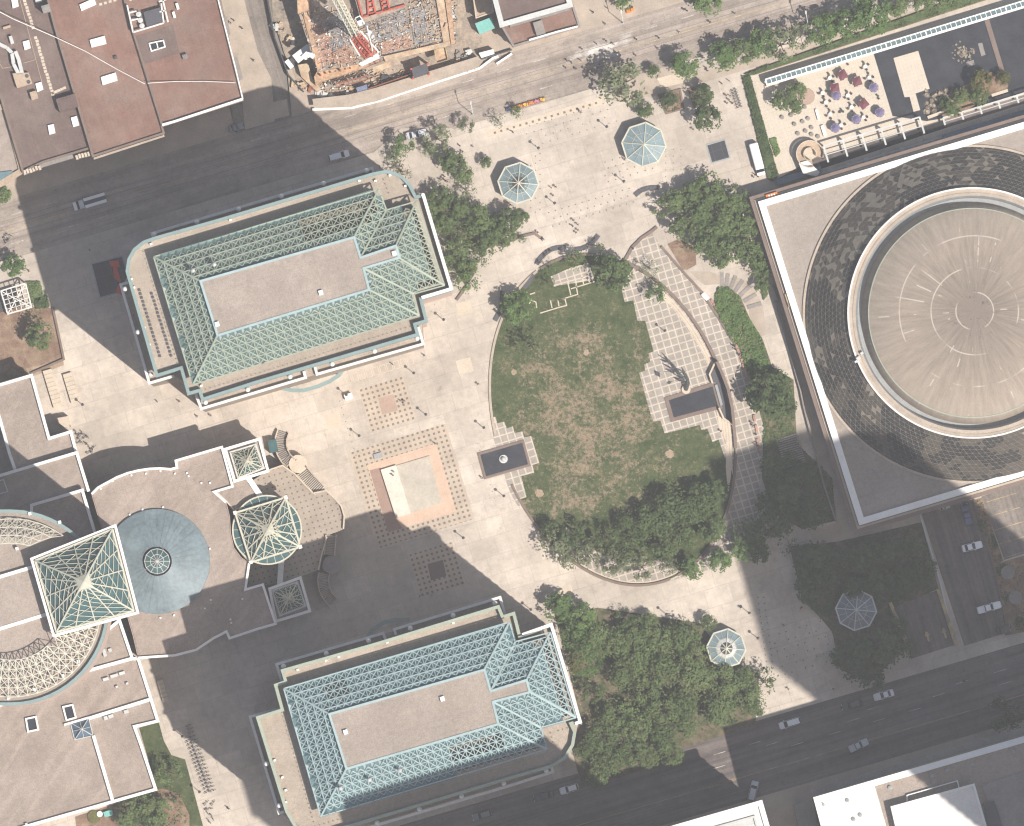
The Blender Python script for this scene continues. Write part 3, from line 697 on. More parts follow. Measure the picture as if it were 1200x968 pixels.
# lower-left lawn and bed
sheet('lawn', [(163, 853), (186, 846), (192, 868), (201, 885), (217, 890), (238, 968), (196, 968), (184, 926)], .18, 'lawn_grass')
sheet('planting_bed', [(184, 926), (190, 924), (210, 930), (222, 955), (222, 975), (90, 975), (88, 957)], .19, 'bed_soil')
# right side: service drive, parking, planted strip, ramp
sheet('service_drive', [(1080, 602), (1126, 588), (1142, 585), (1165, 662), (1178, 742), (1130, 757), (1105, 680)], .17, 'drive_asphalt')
sheet('car_park', [(1150, 582), (1230, 555), (1230, 640), (1177, 656)], .17, 'side_road')
sheet('paved_court', [(1163, 662), (1230, 642), (1230, 735), (1178, 745)], .165, 'bed_soil')
b = MB()
for i in range(5):
    p = (1156+i*4.6, 588+i*16.5); b.sheet(pp([p, off(p, 36, 0), off(p, 36, .8), off(p, 0, .8)], .18), .18)
struct('parking_lines', b, 'yellow_paint')
sheet('planting_bed', [(1141, 586), (1151, 583), (1176, 657), (1165, 663)], .18, 'bed_soil')
b = MB(); b.strip([P(*q).to_2d() for q in [(1078, 603), (1102, 683), (1118, 752)]], .35, .1, 1.0); single('drive_wall', b, 'light_metal', 'thin pale wall along the left of the service drive', 'wall', P(1102, 683, .1))
b = MB(); b.strip([P(*q).to_2d() for q in [(1141, 585), (1165, 664), (1182, 744)]], .3, .1, .6); single('drive_wall', b, 'brown_stone', 'low dark kerb wall between service drive and planted strip', 'wall', P(1165, 664, .1))
sheet('garage_ramp', [(1046, 708), (1098, 692), (1118, 756), (1068, 772)], .165, 'drive_asphalt')
b = MB()
for q in ([(1043, 706), (1062, 752)], [(1099, 690), (1121, 757)]):
    b2 = MB(); b2.strip([P(*v).to_2d() for v in q], .8, .1, 1.1)
    single('ramp_wall', b2, 'yellow_paint', 'yellow topped ramp wall beside the %s' % ('dark trees' if q[0][0] < 1050 else 'service drive'), 'ramp wall', P(*q[0], .1))
b = MB()
for (x, y) in ((1087, 746), (1107, 742)):
    q = [(-1.2, 6), (-1.2, -1), (-3.4, -1), (0, -7), (3.4, -1), (1.2, -1), (1.2, 6)]
    b.sheet(pp([off((x, y), *k) for k in q], .185), .185)
struct('arrow_marking', b, 'yellow_paint')
for (x, y, w) in ((1181, 671, 'upper'), (1190, 700, 'lower')):
    b = MB(); b.lathe(P(x, y, .15), [(1.6, 0), (1.6, .5), (1.2, .5), (1.2, .35), (.05, .35)], 20)
    for k in range(4): b.bar(P(x, y, .45)+Vector((math.cos(k*.785), math.sin(k*.785), 0))*1.3, P(x, y, .45)-Vector((math.cos(k*.785), math.sin(k*.785), 0))*1.3, .18)
    single('round_planter', b, 'grey_stone', '%s of two spoked round stone rings in the shaded court' % w, 'planter', P(x, y, .15))
# shaded walk under the hall's corner, raised walk along its left side
sheet('walkway', [(948, 622), (1002, 606), (1080, 585), (1072, 604), (985, 640), (960, 650)], .168, 'sidewalk')
sheet('walkway', [(904, 240), (914, 237), (960, 400), (985, 520), (1002, 606), (980, 612), (950, 500), (938, 456), (922, 395), (906, 335)], .175, 'sidewalk')
b = MB()
for i in range(14):
    p = off((922, 512), 0, i*2.6); b.box(P(p[0], p[1], .16), 5.2, .3, .1+.03*(14-i), ANG)
single('shaded_steps', b, 'grey_stone', 'flight of grey steps in the half shade beside the hall walk', 'steps', P(925, 530, .16))
b = MB(); b.strip([P(*q).to_2d() for q in [(906, 336), (912, 352), (908, 354), (921, 396), (938, 458), (942, 478), (966, 570), (980, 612)]], .35, .1, 1.5); single('walk_wall', b, 'grey_stone', 'low grey wall between the garden and the walk beside the hall', 'wall', P(938, 456, .1))
# driveway to the rear, left: two rows of stone benches/seat slabs
for nm, x, y, n_ in (('left', 50, 435, 9), ('right', 73.5, 439, 7)):
    for i in range(n_):
        b = MB(); b.prism(pp([off((x, y), 0, i*5.05), off((x, y), 10.5, i*5.05), off((x, y), 10.5, i*5.05+4.8), off((x, y), 0, i*5.05+4.8)], 1.1), .13, 1.1)
        single('stone_block', b, 'pale_stone', 'pale stone block, number %s from the top of the %s row on the left plaza' % (['one', 'two', 'three', 'four', 'five', 'six', 'seven', 'eight', 'nine'][i], nm), 'stone block', P(*off((x, y), 5, i*5.05+2), .13), 'rows of pale stone blocks on the left plaza')
for i in range(5):
    b = MB(); b.prism(pp([off((184, 798+.3*i), 0, i*5), off((184, 798+.3*i), 7, i*5), off((184, 798+.3*i), 7, i*5+4.7), off((184, 798+.3*i), 0, i*5+4.7)], 1.2), .13, 1.2)
    single('stone_block', b, 'pale_stone', 'pale stone block, %s in the short row beside the lower left roof' % ['topmost', 'second from top', 'middle', 'fourth from top', 'lowest'][i], 'stone block', P(*off((188, 800), 0, i*5), .13), 'short row of pale stone blocks')
M('stage_slab', (.47, .42, .35), ((2, .2), (.3, .25))); M('stage_pale', (.62, .57, .49), ((2, .2), (.3, .2)))
# low stage slab on the orange square
t = thing('stage', 'low square stage of pale slabs on the orange brick square', 'stage', P(480, 570, .15))
b = MB(); b.prism(pp([(463, 546), (503, 534), (518, 589), (480, 602)], .45), .15, .45); part(t, 'platform', b, 'stage_slab')
b = MB(); b.prism(pp([(446, 550.5), (464, 545), (481.5, 602), (464, 607)], .95), .15, .95); part(t, 'raised_strip', b, 'stage_pale')
b = MB(); b.box(P(443, 534, .15), 2.0, 1.2, .5, ANG); single('bench', b, 'grey_metal', 'short grey bench at the upper left edge of the orange square', 'bench', P(443, 534, .15))
# ================================================================== BUILDINGS
def xy(poly, z): return [(v.x, v.y) for v in pp(poly, z)]
def shrink(pts, d):
    """inset a polygon (world xy) by d metres"""
    n = len(pts); A = sum(pts[i][0]*pts[(i+1) % n][1]-pts[(i+1) % n][0]*pts[i][1] for i in range(n)); sg = 1 if A > 0 else -1
    out = []
    for i in range(n):
        p = Vector(pts[i]); a = (p-Vector(pts[i-1])).normalized(); b = (Vector(pts[(i+1) % n])-p).normalized()
        na = Vector((-a.y, a.x))*sg; nb = Vector((-b.y, b.x))*sg; t = na+nb
        t = t.normalized() if t.length > 1e-6 else na
        q = p+t*(d/max(.35, t.dot(na))); out.append((q.x, q.y))
    return out
def facade(root, pts, z0, z1, storey, wall, band=1.3, glass='facade_glass'):
    """glazed body with a projecting spandrel ring at each storey"""
    g = MB(); g.walls(shrink(pts, .07), z0, z1); part(root, 'window_band', g, glass)
    w = MB(); n = max(1, int((z1-z0)/storey))
    for i in range(n+1):
        a = z0+(z1-z0)*i/n-band*.5; c = min(z1, a+band)
        w.strip(pts, .16, max(z0, a), c, True, 0, 0)
    piers = MB()
    k = len(pts)
    for i in range(k):
        p, q = Vector(pts[i]), Vector(pts[(i+1) % k]); L = (q-p).length; m_ = int(L/7)
        for j in range(1, m_):
            c = p.lerp(q, j/m_); piers.box((c.x, c.y, z0), .55, .17, z1-z0, math.atan2((q-p).y, (q-p).x))
    part(root, 'wall', w, wall)
    if piers.v: part(root, 'pier', piers, wall)
def simple_building(name, label, poly, h, wall, roof, parap=None, pw=.6, ph=.9, storey=4, base=.1, cat='building', glass='facade_glass'):
    pts = xy(poly, h); c = Vector((sum(p[0] for p in pts)/len(pts), sum(p[1] for p in pts)/len(pts), base))
    t = thing(name, label, cat, c)
    facade(t, pts, base, h, storey, wall, glass=glass)
    b = MB(); b.prism(shrink(pts, .1), h-.5, h+.02); part(t, 'roof', b, roof)
    if parap:
        b = MB(); b.strip(pts, pw, h-.3, h+ph, True, 0, 0); part(t, 'parapet', b, parap)
    return t
# ---------------- the two slab towers with space-frame crowns
def tower(name, label, teal, rings, O, Sl, H, balls, frame, panel, open_cells, mats, spec):
    base = P(sum(p[0] for p in teal)/len(teal), sum(p[1] for p in teal)/len(teal), .1)
    t = thing(name, label, 'tower', base)
    pts = xy(teal, H)
    HR = H-7.2
    facade(t, shrink(pts, .1), .1, H-.3, 3.9, 'tower_stone')
    b = MB(); b.prism(shrink(pts, .3), H-2.6, H-2.0); part(t, 'terrace', b, 'terrace_gravel')
    b = MB(); b.strip(pts, .75, H-4.2, H, True, 0, 0); part(t, 'parapet', b, mats[0])
    for r in rings:                                  # lower ledge with its white coping
        r2 = xy(r, HR); b = MB(); b.strip(r2, .62, HR-1.8, HR, False, 0, 0); part(t, 'ledge_coping', b, 'white_precast')
    led = spec['ledge']; b = MB(); b.prism(xy(led, HR), .12, HR-1.5); part(t, 'ledge_body', b, 'terrace_gravel')
    for x, y in balls:
        b = MB(); c = P(x, y, HR+.2); b.ball(c+Vector((0, 0, 3.9)), .6, 10); b.lathe(c, [(.26, -1.6), (.14, 3.5)], 8); part(t, 'globe_lamp', b, 'lamp_globe', smooth=True)
    # crown
    ZT = H-2.0; Z0 = ZT+4.6; Z1 = Z0+5.6
    Ow = [P(x, y, Z0) for x, y in O]; Sw = [P(x, y, Z1) for x, y in Sl]; n = len(O)
    b = MB(); b.walls(shrink([(v.x, v.y) for v in Ow], .9), ZT, Z0-.05); part(t, 'crown_wall', b, 'dark_glass')
    b = MB(); b.prism([(v.x, v.y) for v in Sw], Z1-.6, Z1+.15); slab_ = part(t, 'crown_slab', b, 'gravel_pale')
    b = MB(); b.strip([(v.x, v.y) for v in Sw], .55, Z1-.5, Z1+.4, True, 0, 0); part(t, 'slab_edge', b, mats[1])
    faces = []
    for i in range(n):
        a, bb, c, d = O[i], O[(i+1) % n], Sl[(i+1) % n], Sl[i]
        e = Vector(Ow[(i+1) % n]-Ow[i]).to_2d().normalized(); nr = Vector((-e.y, e.x))
        ds = ((Sw[i]-Ow[i]).to_2d().dot(nr)+(Sw[(i+1) % n]-Ow[i]).to_2d().dot(nr))/2
        faces.append(([(v.x, v.y) for v in (Ow[i], Ow[(i+1) % n], Sw[(i+1) % n], Sw[i])], Ow[i].to_2d(), nr, (Z1-Z0)/ds))
    def zat(x, y):
        for q, o, nr, k in faces:
            if inside((x, y), q): return Z0+max(0, min(1.02*(Z1-Z0), (Vector((x, y))-o).dot(nr)*k))
        return None
    # aligned to the long edge
    org = Ow[n-1]; ax = (Vector(Ow[0]-Ow[n-1])).to_2d(); vdir = -ax.normalized(); udir = Vector((-vdir.y, vdir.x))
    org = Ow[0].to_2d(); Lu = 62; Lv = 36; cs = 1.82
    G = lambda i, j: org+udir*(cs*i)+vdir*(cs*j)
    pan = MB(); bars = MB(); opn = MB()
    def bar2(p, q, w, mb=None):
        zp, zq = zat(*p), zat(*q)
        if zp is None or zq is None: return
        (mb or bars).bar((p.x, p.y, zp+.12), (q.x, q.y, zq+.12), w, .12)
    for i in range(-2, Lu):
        for j in range(-2, Lv):
            p00, p10, p11, p01 = G(i, j), G(i+1, j), G(i+1, j+1), G(i, j+1); c = (p00+p11)/2
            bar2(p00, p10, .2); bar2(p00, p01, .2)
            zc = zat(*c)
            if zc is None: continue
            zz = [zat(*p) for p in (p00, p10, p11, p01)]
            for p, z in zip((p00, p10, p11, p01), zz):
                if z is not None: bars.bar((p.x, p.y, z+.08), (c.x, c.y, zc-.2), .19, .10)
            zz = [zc if z is None else z for z in zz]
            vs = [(p.x, p.y, z-.25) for p, z in zip((p00, p10, p11, p01), zz)]+[(c.x, c.y, zc-.75)]
            px = NX+((c.x/S+600)-NX)/(1-zc/HC); py = NY+((484-c.y/S)-NY)/(1-zc/HC)
            if any(inside((px, py), q) for q in open_cells) or zc < Z0+.35: continue
            pan.add(vs, [[0, 1, 4], [1, 2, 4], [2, 3, 4], [3, 0, 4]])
    for i in range(n):
        bars.bar(Ow[i]+Vector((0, 0, .15)), Sw[i]+Vector((0, 0, .25)), .42, .2); bars.bar(Ow[i]+Vector((0, 0, .1)), Ow[(i+1) % n]+Vector((0, 0, .1)), .3, .2)
    part(t, 'crown_panels', pan, panel); part(t, 'space_frame', bars, frame, recalc=False)
    # deck under the open cells
    b = MB(); b.sheet(shrink([(v.x, v.y) for v in Ow], 1.0), ZT+.9); part(t, 'crown_floor', b, 'panel_brown')
    for x, y in spec['boxes']:
        b = MB(); b.box(P(x, y, Z1+.1), 1.0, 1.1, .9, ANG); part(t, 'roof_box', b, 'white_paint')
    for x, y, in spec['vents']:
        v = [P(x, y, Z0+6.0)]; b = MB(); b.ball(v[0], .55, 10); b.lathe(v[0], [(.28, -4), (.28, 0)], 8); part(t, 'flue', b, 'light_metal', smooth=True)
    for x, y in spec['white']:
        b = MB(); b.box(P(x, y, ZT), .6, .45, .9, ANG); part(t, 'terrace_light', b, 'white_paint')
    # low guard rail round the crown foot
    b = MB(); q = shrink([(v.x, v.y) for v in Ow], -1.9)
    for i in range(n):
        p, r_ = Vector(q[i]), Vector(q[(i+1) % n]); L = (r_-p).length
        for k in range(int(L/1.1)):
            u = p.lerp(r_, k*1.1/L); b.box((u.x, u.y, ZT), .14, .14, .7, 0)
    part(t, 'guard_posts', b, 'sage_metal')
    # white end wall of the projecting bay
    b = MB(); b.strip(xy(spec['end'], H), .75, H-6, H+.8, False, 0, 0); part(t, 'end_wall', b, 'white_paint')
    return t, ZT
TN = [(149, 318), (151, 304), (157.5, 292.5), (168, 284), (182, 279), (255, 258.5), (437, 204), (452, 201), (463, 203.5), (472, 208.5), (480, 217), (487, 231), (496, 229), (529, 339), (493, 350), (499.5, 376), (486, 380), (489.5, 392), (300, 448), (237.5, 468), (234, 457.5), (221, 461), (212.5, 431), (184, 440)]
tN, ZTN = tower('office_tower', 'tall office tower with sage green space frame crown, rounded corners and dark open cells', TN,
  [[(182, 284), (178, 273.5), (300, 237), (436, 197), (439, 205)], [(150, 331), (141.5, 333.5), (175, 449), (204, 440.5)], [(229, 461), (236, 479), (358, 442.5), (356, 435)], [(369, 430), (371.5, 438.5), (496, 403), (490, 383)]],
  [(180, 301), (444, 222), (453, 246), (488, 236), (521, 334.5), (485, 344.5), (491, 369.5), (226, 451)],
  [(235, 329.5), (415, 278), (422.5, 302), (464, 288), (467.5, 302), (426, 314.5), (432.5, 339.5), (255, 393)],
  60, [(181, 275.5), (231, 260.5), (280, 245.5), (330, 230.5), (379.5, 215.5), (429.5, 200.5), (147, 339), (162, 389.5), (177, 439), (241, 472), (290.5, 457), (340, 442), (389.5, 427), (439, 412), (489, 397)],
  'sage_metal', 'truss_panel', [[(350, 258), (440, 228), (446, 250), (400, 274), (355, 287)], [(470, 244), (489, 238), (521, 332), (505, 338), (490, 270)], [(484, 344), (505, 322), (520, 334)]], ('teal_metal', 'aqua_metal'),
  {'ledge': [(143, 334), (179, 275), (437, 199), (489, 232), (527, 339), (493, 350), (496, 402), (237, 478), (233, 460), (205, 441), (176, 448)],
   'boxes': [(254.5, 380), (376, 343), (462, 297)], 'vents': [(226, 317), (251, 310)], 'white': [(177, 286), (154, 327), (157, 337), (169, 384), (175, 404), (270, 258), (440, 212), (457, 205.5), (475, 218), (421, 212), (236, 452)],
   'end': [(494, 228), (496, 228.5), (529, 338.5), (494, 349)]})
TS = [(331, 786), (440, 755), (584, 711), (589, 723), (602, 719), (609, 746), (646, 732.5), (679, 845), (669, 848), (673.5, 858), (671, 873), (662, 888), (646, 898), (600, 911), (410, 968), (380, 977), (360, 977), (346, 968), (336, 951), (302, 841), (331, 832), (323, 803), (335, 799)]
tS, ZTS = tower('office_tower', 'tall office tower with pale aqua space frame crown beside the dense tree canopy', TS,
  [[(331, 801), (324, 778.5), (449, 742), (452, 750)], [(464, 744), (462, 737.5), (586, 700), (592, 720)], [(332, 829), (293, 840), (327, 953), (333, 951)], [(646, 898), (648, 904.5), (600, 920), (435, 969)]],
  [(332.5, 807), (597, 729), (604, 752), (645, 741), (675, 841), (634, 852.5), (641, 878), (376, 957)],
  [(386, 837), (567.5, 785), (575, 810), (617, 797), (621, 811), (577.5, 822.5), (584, 848.5), (406, 901)],
  64, [(332.5, 781), (382.5, 766), (432, 751), (481, 736.5), (531, 721.5), (580, 707), (312.5, 895), (327.5, 944), (442, 964), (491.5, 948), (541, 933), (590.5, 918), (640, 903)],
  'aqua_metal', 'truss_panel_blue', [[(520, 873), (584, 860), (590, 880), (527, 897)], [(380, 805), (408, 798), (412, 815), (384, 823)], [(632, 745), (647, 742), (675, 838), (660, 842)], [(612, 752), (636, 745), (640, 760)]], ('sage_metal', 'aqua_metal'),
  {'ledge': [(325, 780), (586, 702), (608, 745), (645, 733), (678, 847), (672, 872), (647, 903), (435, 966), (370, 985), (328, 952), (295, 841), (330, 830)],
   'boxes': [(405, 858), (518.5, 819)], 'vents': [(399, 924), (433, 914), (468.5, 903)], 'white': [(349, 785), (382, 774), (397, 770), (454, 753), (531, 730), (331, 911), (335, 926), (322, 891), (335, 940)],
   'end': [(612, 744), (646, 732), (680, 846), (674, 848)]})
# rows of dark slabs stacked on the upper tower's left terrace
for row, (x0, y0, n_) in enumerate(((163.5, 340, 18), (178, 344, 17))):
    for i in range(n_):
        x, y = x0+i*1.42+random.uniform(-.2, .2), y0+i*4.55
        b = MB(); z = ZTN+.02; b.box(P(x, y, z), .55, .5, .5, ANG+random.uniform(-.2, .2))
        single('planter_box', b, 'bench_dark', 'small dark planter box, %s from the top of the %s row on the tower terrace' % (['first', 'second', 'third', 'fourth', 'fifth', 'sixth', 'seventh', 'eighth', 'ninth', 'tenth', 'eleventh', 'twelfth', 'thirteenth', 'fourteenth', 'fifteenth', 'sixteenth', 'seventeenth', 'eighteenth'][i], ('outer', 'inner')[row]), 'planter', P(x, y, z), 'dark planter boxes on the upper tower terrace')
# curved canopies at the tower doors
def canopy(pts, label, mat='teal_metal', z=5, w=.9):
    b = MB(); b.strip(xy(pts, z), w, z-.35, z); t = thing('entrance_canopy', label, 'canopy', P(*pts[len(pts)//2], .13)); part(t, 'roof', b, mat)
    for q in (pts[1], pts[-2]):
        b = MB(); b.box(P(q[0], q[1], .13), .3, .3, z-.5); part(t, 'post', b, mat)
canopy([(331, 455), (342, 457.5), (356, 457.5), (372, 453), (386, 447), (397, 440), (402, 433)], 'thin curved green canopy below the upper tower')
canopy([(428, 752), (436, 738), (450, 729.5), (464, 726.5), (480, 726)], 'thin curved canopy in the shade above the lower tower')
# ---------------- round-ended tower at the left edge
def circ(cx, cy, r, a0, a1, n): return [(cx+r*math.cos(math.radians(a0+(a1-a0)*i/n)), cy+r*math.sin(math.radians(a0+(a1-a0)*i/n))) for i in range(n+1)]
HW = 70
t = thing('round_ended_tower', 'tall tower with cream lattice crown and square glass pyramid at the left edge', 'tower', P(60, 690, .1))
body = circ(13, 712, 113, -90, 90, 30)+[(-80, 825), (-80, 599)]
bw = xy(body, HW); facade(t, bw, .1, HW-.3, 3.9, 'tower_stone')
b = MB(); b.prism(shrink(bw, .2), HW-.8, HW); part(t, 'roof', b, 'gravel_pale')
b = MB(); b.strip(bw, .75, HW-1, HW+1.1, True, 0, 0); part(t, 'parapet', b, 'teal_metal')
for q in ([(-60, 694), (0, 676), (40, 664)], [(-60, 755), (0, 737), (58, 719)]):
    b = MB(); b.strip(xy(q, HW), .8, HW, HW+1.4); part(t, 'roof_wall', b, 'white_paint')
b = MB(); b.prism(xy([(-60, 694), (0, 676), (45, 662), (62, 718), (0, 737), (-60, 755)], HW+3), HW, HW+1.2); part(t, 'upper_roof', b, 'gravel_pale')
def lattice(cx, cy, r0, r1, a0, a1, na, nr, z0, z1, chord):
    """band of triangulated frame between two arcs, clipped by a straight chord"""
    b = MB(); pt = {}
    for i in range(na+1):
        for j in range(nr+1):
            a = math.radians(a0+(a1-a0)*i/na); r = r0+(r1-r0)*j/nr
            x, y = cx+r*math.cos(a), cy+r*math.sin(a); z = z0+(z1-z0)*math.sin(math.pi*.5*(1-j/nr))
            pt[i, j] = (x, y, z)
    ok = lambda k: k in pt and chord(pt[k][0], pt[k][1])
    for i in range(na+1):
        for j in range(nr+1):
            if not ok((i, j)): continue
            for k in ((i+1, j), (i, j+1), (i+1, j+1), (i+1, j-1)):
                if ok(k): b.bar(P(*pt[i, j]), P(*pt[k]), .2 if k in ((i+1, j), (i, j+1)) else .14)
            c = (i+.5, j+.5)
            if ok((i+1, j+1)) and ok((i+1, j)) and ok((i, j+1)):
                m_ = [sum(pt[q][e] for q in ((i, j), (i+1, j), (i, j+1), (i+1, j+1)))/4 for e in range(3)]; m_[2] -= 1.1
                if False: b.bar(P(*pt[i, j]), P(*m_), .1)
    for i in range(0, na+1, 2):
        if ok((i, nr)): b.bar(P(pt[i, nr][0], pt[i, nr][1], HW), P(*pt[i, nr]), .22)
    return b
b = lattice(13, 712, 66, 104, -150, -22, 20, 4, HW+1.5, HW+5, lambda x, y: y < 644-.27*(x-30)*(x > 30) and x < 106)
part(t, 'lattice_crown', b, 'cream_metal', recalc=False)
b = lattice(13, 712, 40, 105, 8, 150, 22, 6, HW+1.5, HW+5.5, lambda x, y: y > 741-.287*(x-60) and not (x < 62 and y < 768-.25*x))
part(t, 'lattice_crown', b, 'cream_metal', recalc=False)
for x, y in ((35, 602), (70, 612), (20, 643), (105, 718), (74, 792), (41, 808), (10, 818), (92, 775)):
    b = MB(); b.box(P(x, y, HW), .7, .7, 1.6, ANG); part(t, 'roof_light', b, 'white_paint')
# pyramid roofs of glass and radiating bars
def pyramid(root, corners, apex, zb, za, frame, glass, rim=None, rays=4, w=.3, cap=0.0, skip=None, rungs=4):
    """corners: 4 px points"""
    C = [P(x, y, zb) for x, y in corners]; A = P(*apex, za)
    g = MB(); b = MB()
    for i in range(4):
        p, q = C[i], C[(i+1) % 4]
        g.add([p-Vector((0, 0, .3)), q-Vector((0, 0, .3)), A-Vector((0, 0, .5))], [[0, 1, 2]])
        b.bar(p, q, w*1.3); b.bar(p, A, w*1.2)
        prev = None
        for k in range(0, rays+1):
            e = p.lerp(q, k/rays)
            if 0 < k < rays: b.bar(e, A, w*.85)
            if prev is not None:
                for r in range(1, rungs+1):     # struts between neighbouring rays
                    f0, f1 = (r-1)/(rungs+1), r/(rungs+1)
                    b.bar(prev.lerp(A, f0), e.lerp(A, f1), w*.42); (r % 2 and b.bar(e.lerp(A, f0), prev.lerp(A, f1), w*.42))
            prev = e
    gl = part(root, 'glass', g, glass); part(root, 'frame', b, frame, recalc=False)
    if cap:
        cb = MB(); vs = [A+(c-A)*cap for c in C]+[A]; vs = [v+Vector((0, 0, .25)) for v in vs]
        cb.add(vs, [[0, 1, 4], [1, 2, 4], [2, 3, 4], [3, 0, 4]]); part(root, 'cap', cb, frame)
sq = [(37, 655), (135, 616), (161.5, 718), (63, 745)]
b = MB(); b.walls(shrink(xy(sq, HW+5), .5), .1, HW+5); part(t, 'square_shaft', b, 'tower_stone')
b = MB(); b.strip(xy(sq, HW+5), .6, HW+3.5, HW+5.3, True, 0, 0); part(t, 'square_rim', b, 'white_paint')
b = MB(); b.strip(shrink(xy(sq, HW+5), .9), .35, HW+4, HW+5.5, True, 0, 0); part(t, 'inner_rim', b, 'cream_metal')
b = MB(); b.sheet(shrink(xy(sq, HW+5), .5), HW+2.2); part(t, 'shaft_floor', b, 'panel_brown')
C4 = [(41, 657), (132, 620), (157, 716), (66, 741)]
pyramid(t, C4, (98, 682), HW+5.5, HW+14, 'cream_metal', 'teal_glass', rays=4, w=.31, cap=.17, rungs=7)
# ---------------- podium roofs, upper left
def roof_block(name, label, poly, h, roof='gravel_roof', wall='tower_stone', par='white_paint', pw=.7, ph=.8, cat='building', openp=None):
    pts = xy(poly, h); c = P(sum(p[0] for p in poly)/len(poly), sum(p[1] for p in poly)/len(poly), .1)
    t = thing(name, label, cat, c); facade(t, pts, .1, h-.2, 4.2, wall)
    b = MB(); b.prism(shrink(pts, .15), h-.6, h); part(t, 'roof', b, roof)
    b = MB()
    for q in (openp or [poly+[poly[0]]]):
        cl = q[0] == q[-1]; b.strip(xy(q[:-1] if cl else q, h), pw, h-.4, h+ph, cl, 0, 0)
    part(t, 'parapet', b, par); return t
A1 = roof_block('podium_building', 'low gravel roofed block with white edge above the notched light well', [(-80, 475), (37, 440), (57.5, 514), (83, 506), (90, 530), (18, 551.5), (11, 531), (0, 491), (-80, 515)], 11, openp=[[(-80, 475), (37, 440), (57.5, 514), (83, 506), (89, 528)], [(-20, 432), (0, 491), (11, 531), (18, 551)]])
A2 = roof_block('podium_building', 'long shaded gravel roof stepping down below the notched block', [(-80, 581), (18, 552), (90, 530.5), (104, 576), (97, 574), (37, 591), (-80, 626)], 13, openp=[[(-80, 581), (18, 552), (90, 530.5), (104, 576)]])
A3 = roof_block('podium_building', 'small gravel roof in shade beside the lattice crowned tower', [(-80, 627), (37, 592), (96.5, 574.5), (111, 624), (60, 640), (-80, 680)], 15, openp=[[(37, 606), (37, 592), (96.5, 574.5), (111, 624)]])
b = MB(); b.strip(xy([(-20, 569), (4, 562), (9, 576), (-20, 584)], 13), .3, 13, 13.4); part(A2, 'roof_kerb', b, 'light_metal')
b = MB(); b.box(P(62, 517, .13), 4, 2.2, 2.6, ANG); b.prism(pp([(66, 490), (80, 487.5), (82, 504), (68, 496)], 3), .13, 3)
single('service_canopy', b, 'pale_stone', 'pale triangular service canopy in the notch of the low gravel roof', 'canopy', P(70, 497, .13))
# ---------------- central pavilion with the blue cone roof
HB = 14
B1 = [(107.5, 579), (115, 571.5), (125, 566), (137, 559.5), (150, 554.5), (162, 551.5), (175, 549.5), (188, 549), (200, 550), (207.5, 548), (206, 540), (260, 524), (272.5, 570), (251, 576.5), (265, 589), (269, 605), (270, 624), (274, 642), (282, 653), (292, 660), (287.5, 691), (308, 685), (323, 731), (302, 737), (269, 748), (265.5, 740), (250, 748), (230, 761.5), (205, 768), (175, 770), (162, 771), (156, 745), (140, 690), (120, 622)]
pv = roof_block('pavilion', 'big gravel roofed pavilion with curved white parapets round a blue metal cone', B1, HB, pw=.55, openp=[B1[:15], [(292, 660), (287.5, 691), (308, 685), (323, 731), (302, 737), (269, 748), (265.5, 740), (250, 748), (230, 761.5), (205, 768), (175, 770), (162, 771)]])
c = P(184.5, 658, HB); b = MB()
b.lathe(c, [(12.3, 0.02), (12.25, .9), (3.4, 3.4), (3.35, 2.4)], 72); cone = part(pv, 'cone_roof', b, 'cone_metal')
b = MB()
for k in range(36):
    a = k*math.pi/18; d = Vector((math.cos(a), math.sin(a), 0))
    b.bar(c+d*12.2+Vector((0, 0, .94)), c+d*3.5+Vector((0, 0, 3.42)), .07, .1)
part(pv, 'seams', b, 'cone_metal', recalc=False)
b = MB(); b.lathe(c, [(3.1, 2.2), (3.1, 4.2), (2.9, 4.3)], 24); lan = part(pv, 'lantern', b, 'dark_metal')
b = MB(); b.lathe(c, [(2.9, 4.2), (.1, 5.2)], 12); part(pv, 'lantern_glass', b, 'teal_glass')
b = MB()
for k in range(12):
    a = k*math.pi/6; d = Vector((math.cos(a), math.sin(a), 0)); b.bar(c+d*2.95+Vector((0, 0, 4.3)), c+Vector((0, 0, 5.3)), .12)
for rr, zz in ((2.95, 4.3), (1.6, 4.75)):
    for k in range(12):
        a = k*math.pi/6; a2 = a+math.pi/6; b.bar(c+Vector((rr*math.cos(a), rr*math.sin(a), zz)), c+Vector((rr*math.cos(a2), rr*math.sin(a2), zz)), .12)
part(pv, 'lantern_bars', b, 'light_metal', recalc=False)
for x, y in ((118, 573), (132, 563.5), (154, 557), (171, 555), (188, 552), (205, 555), (219, 554.5), (221, 558), (236, 566), (246, 566), (167, 597), (152, 603), (191, 594.5), (246, 643), (204, 721), (188, 724), (240, 713), (247, 703), (284, 702), (270, 726), (271, 730)):
    b = MB(); b.box(P(x, y, HB), .42, .42, .5, ANG); part(pv, 'roof_light', b, 'white_paint')
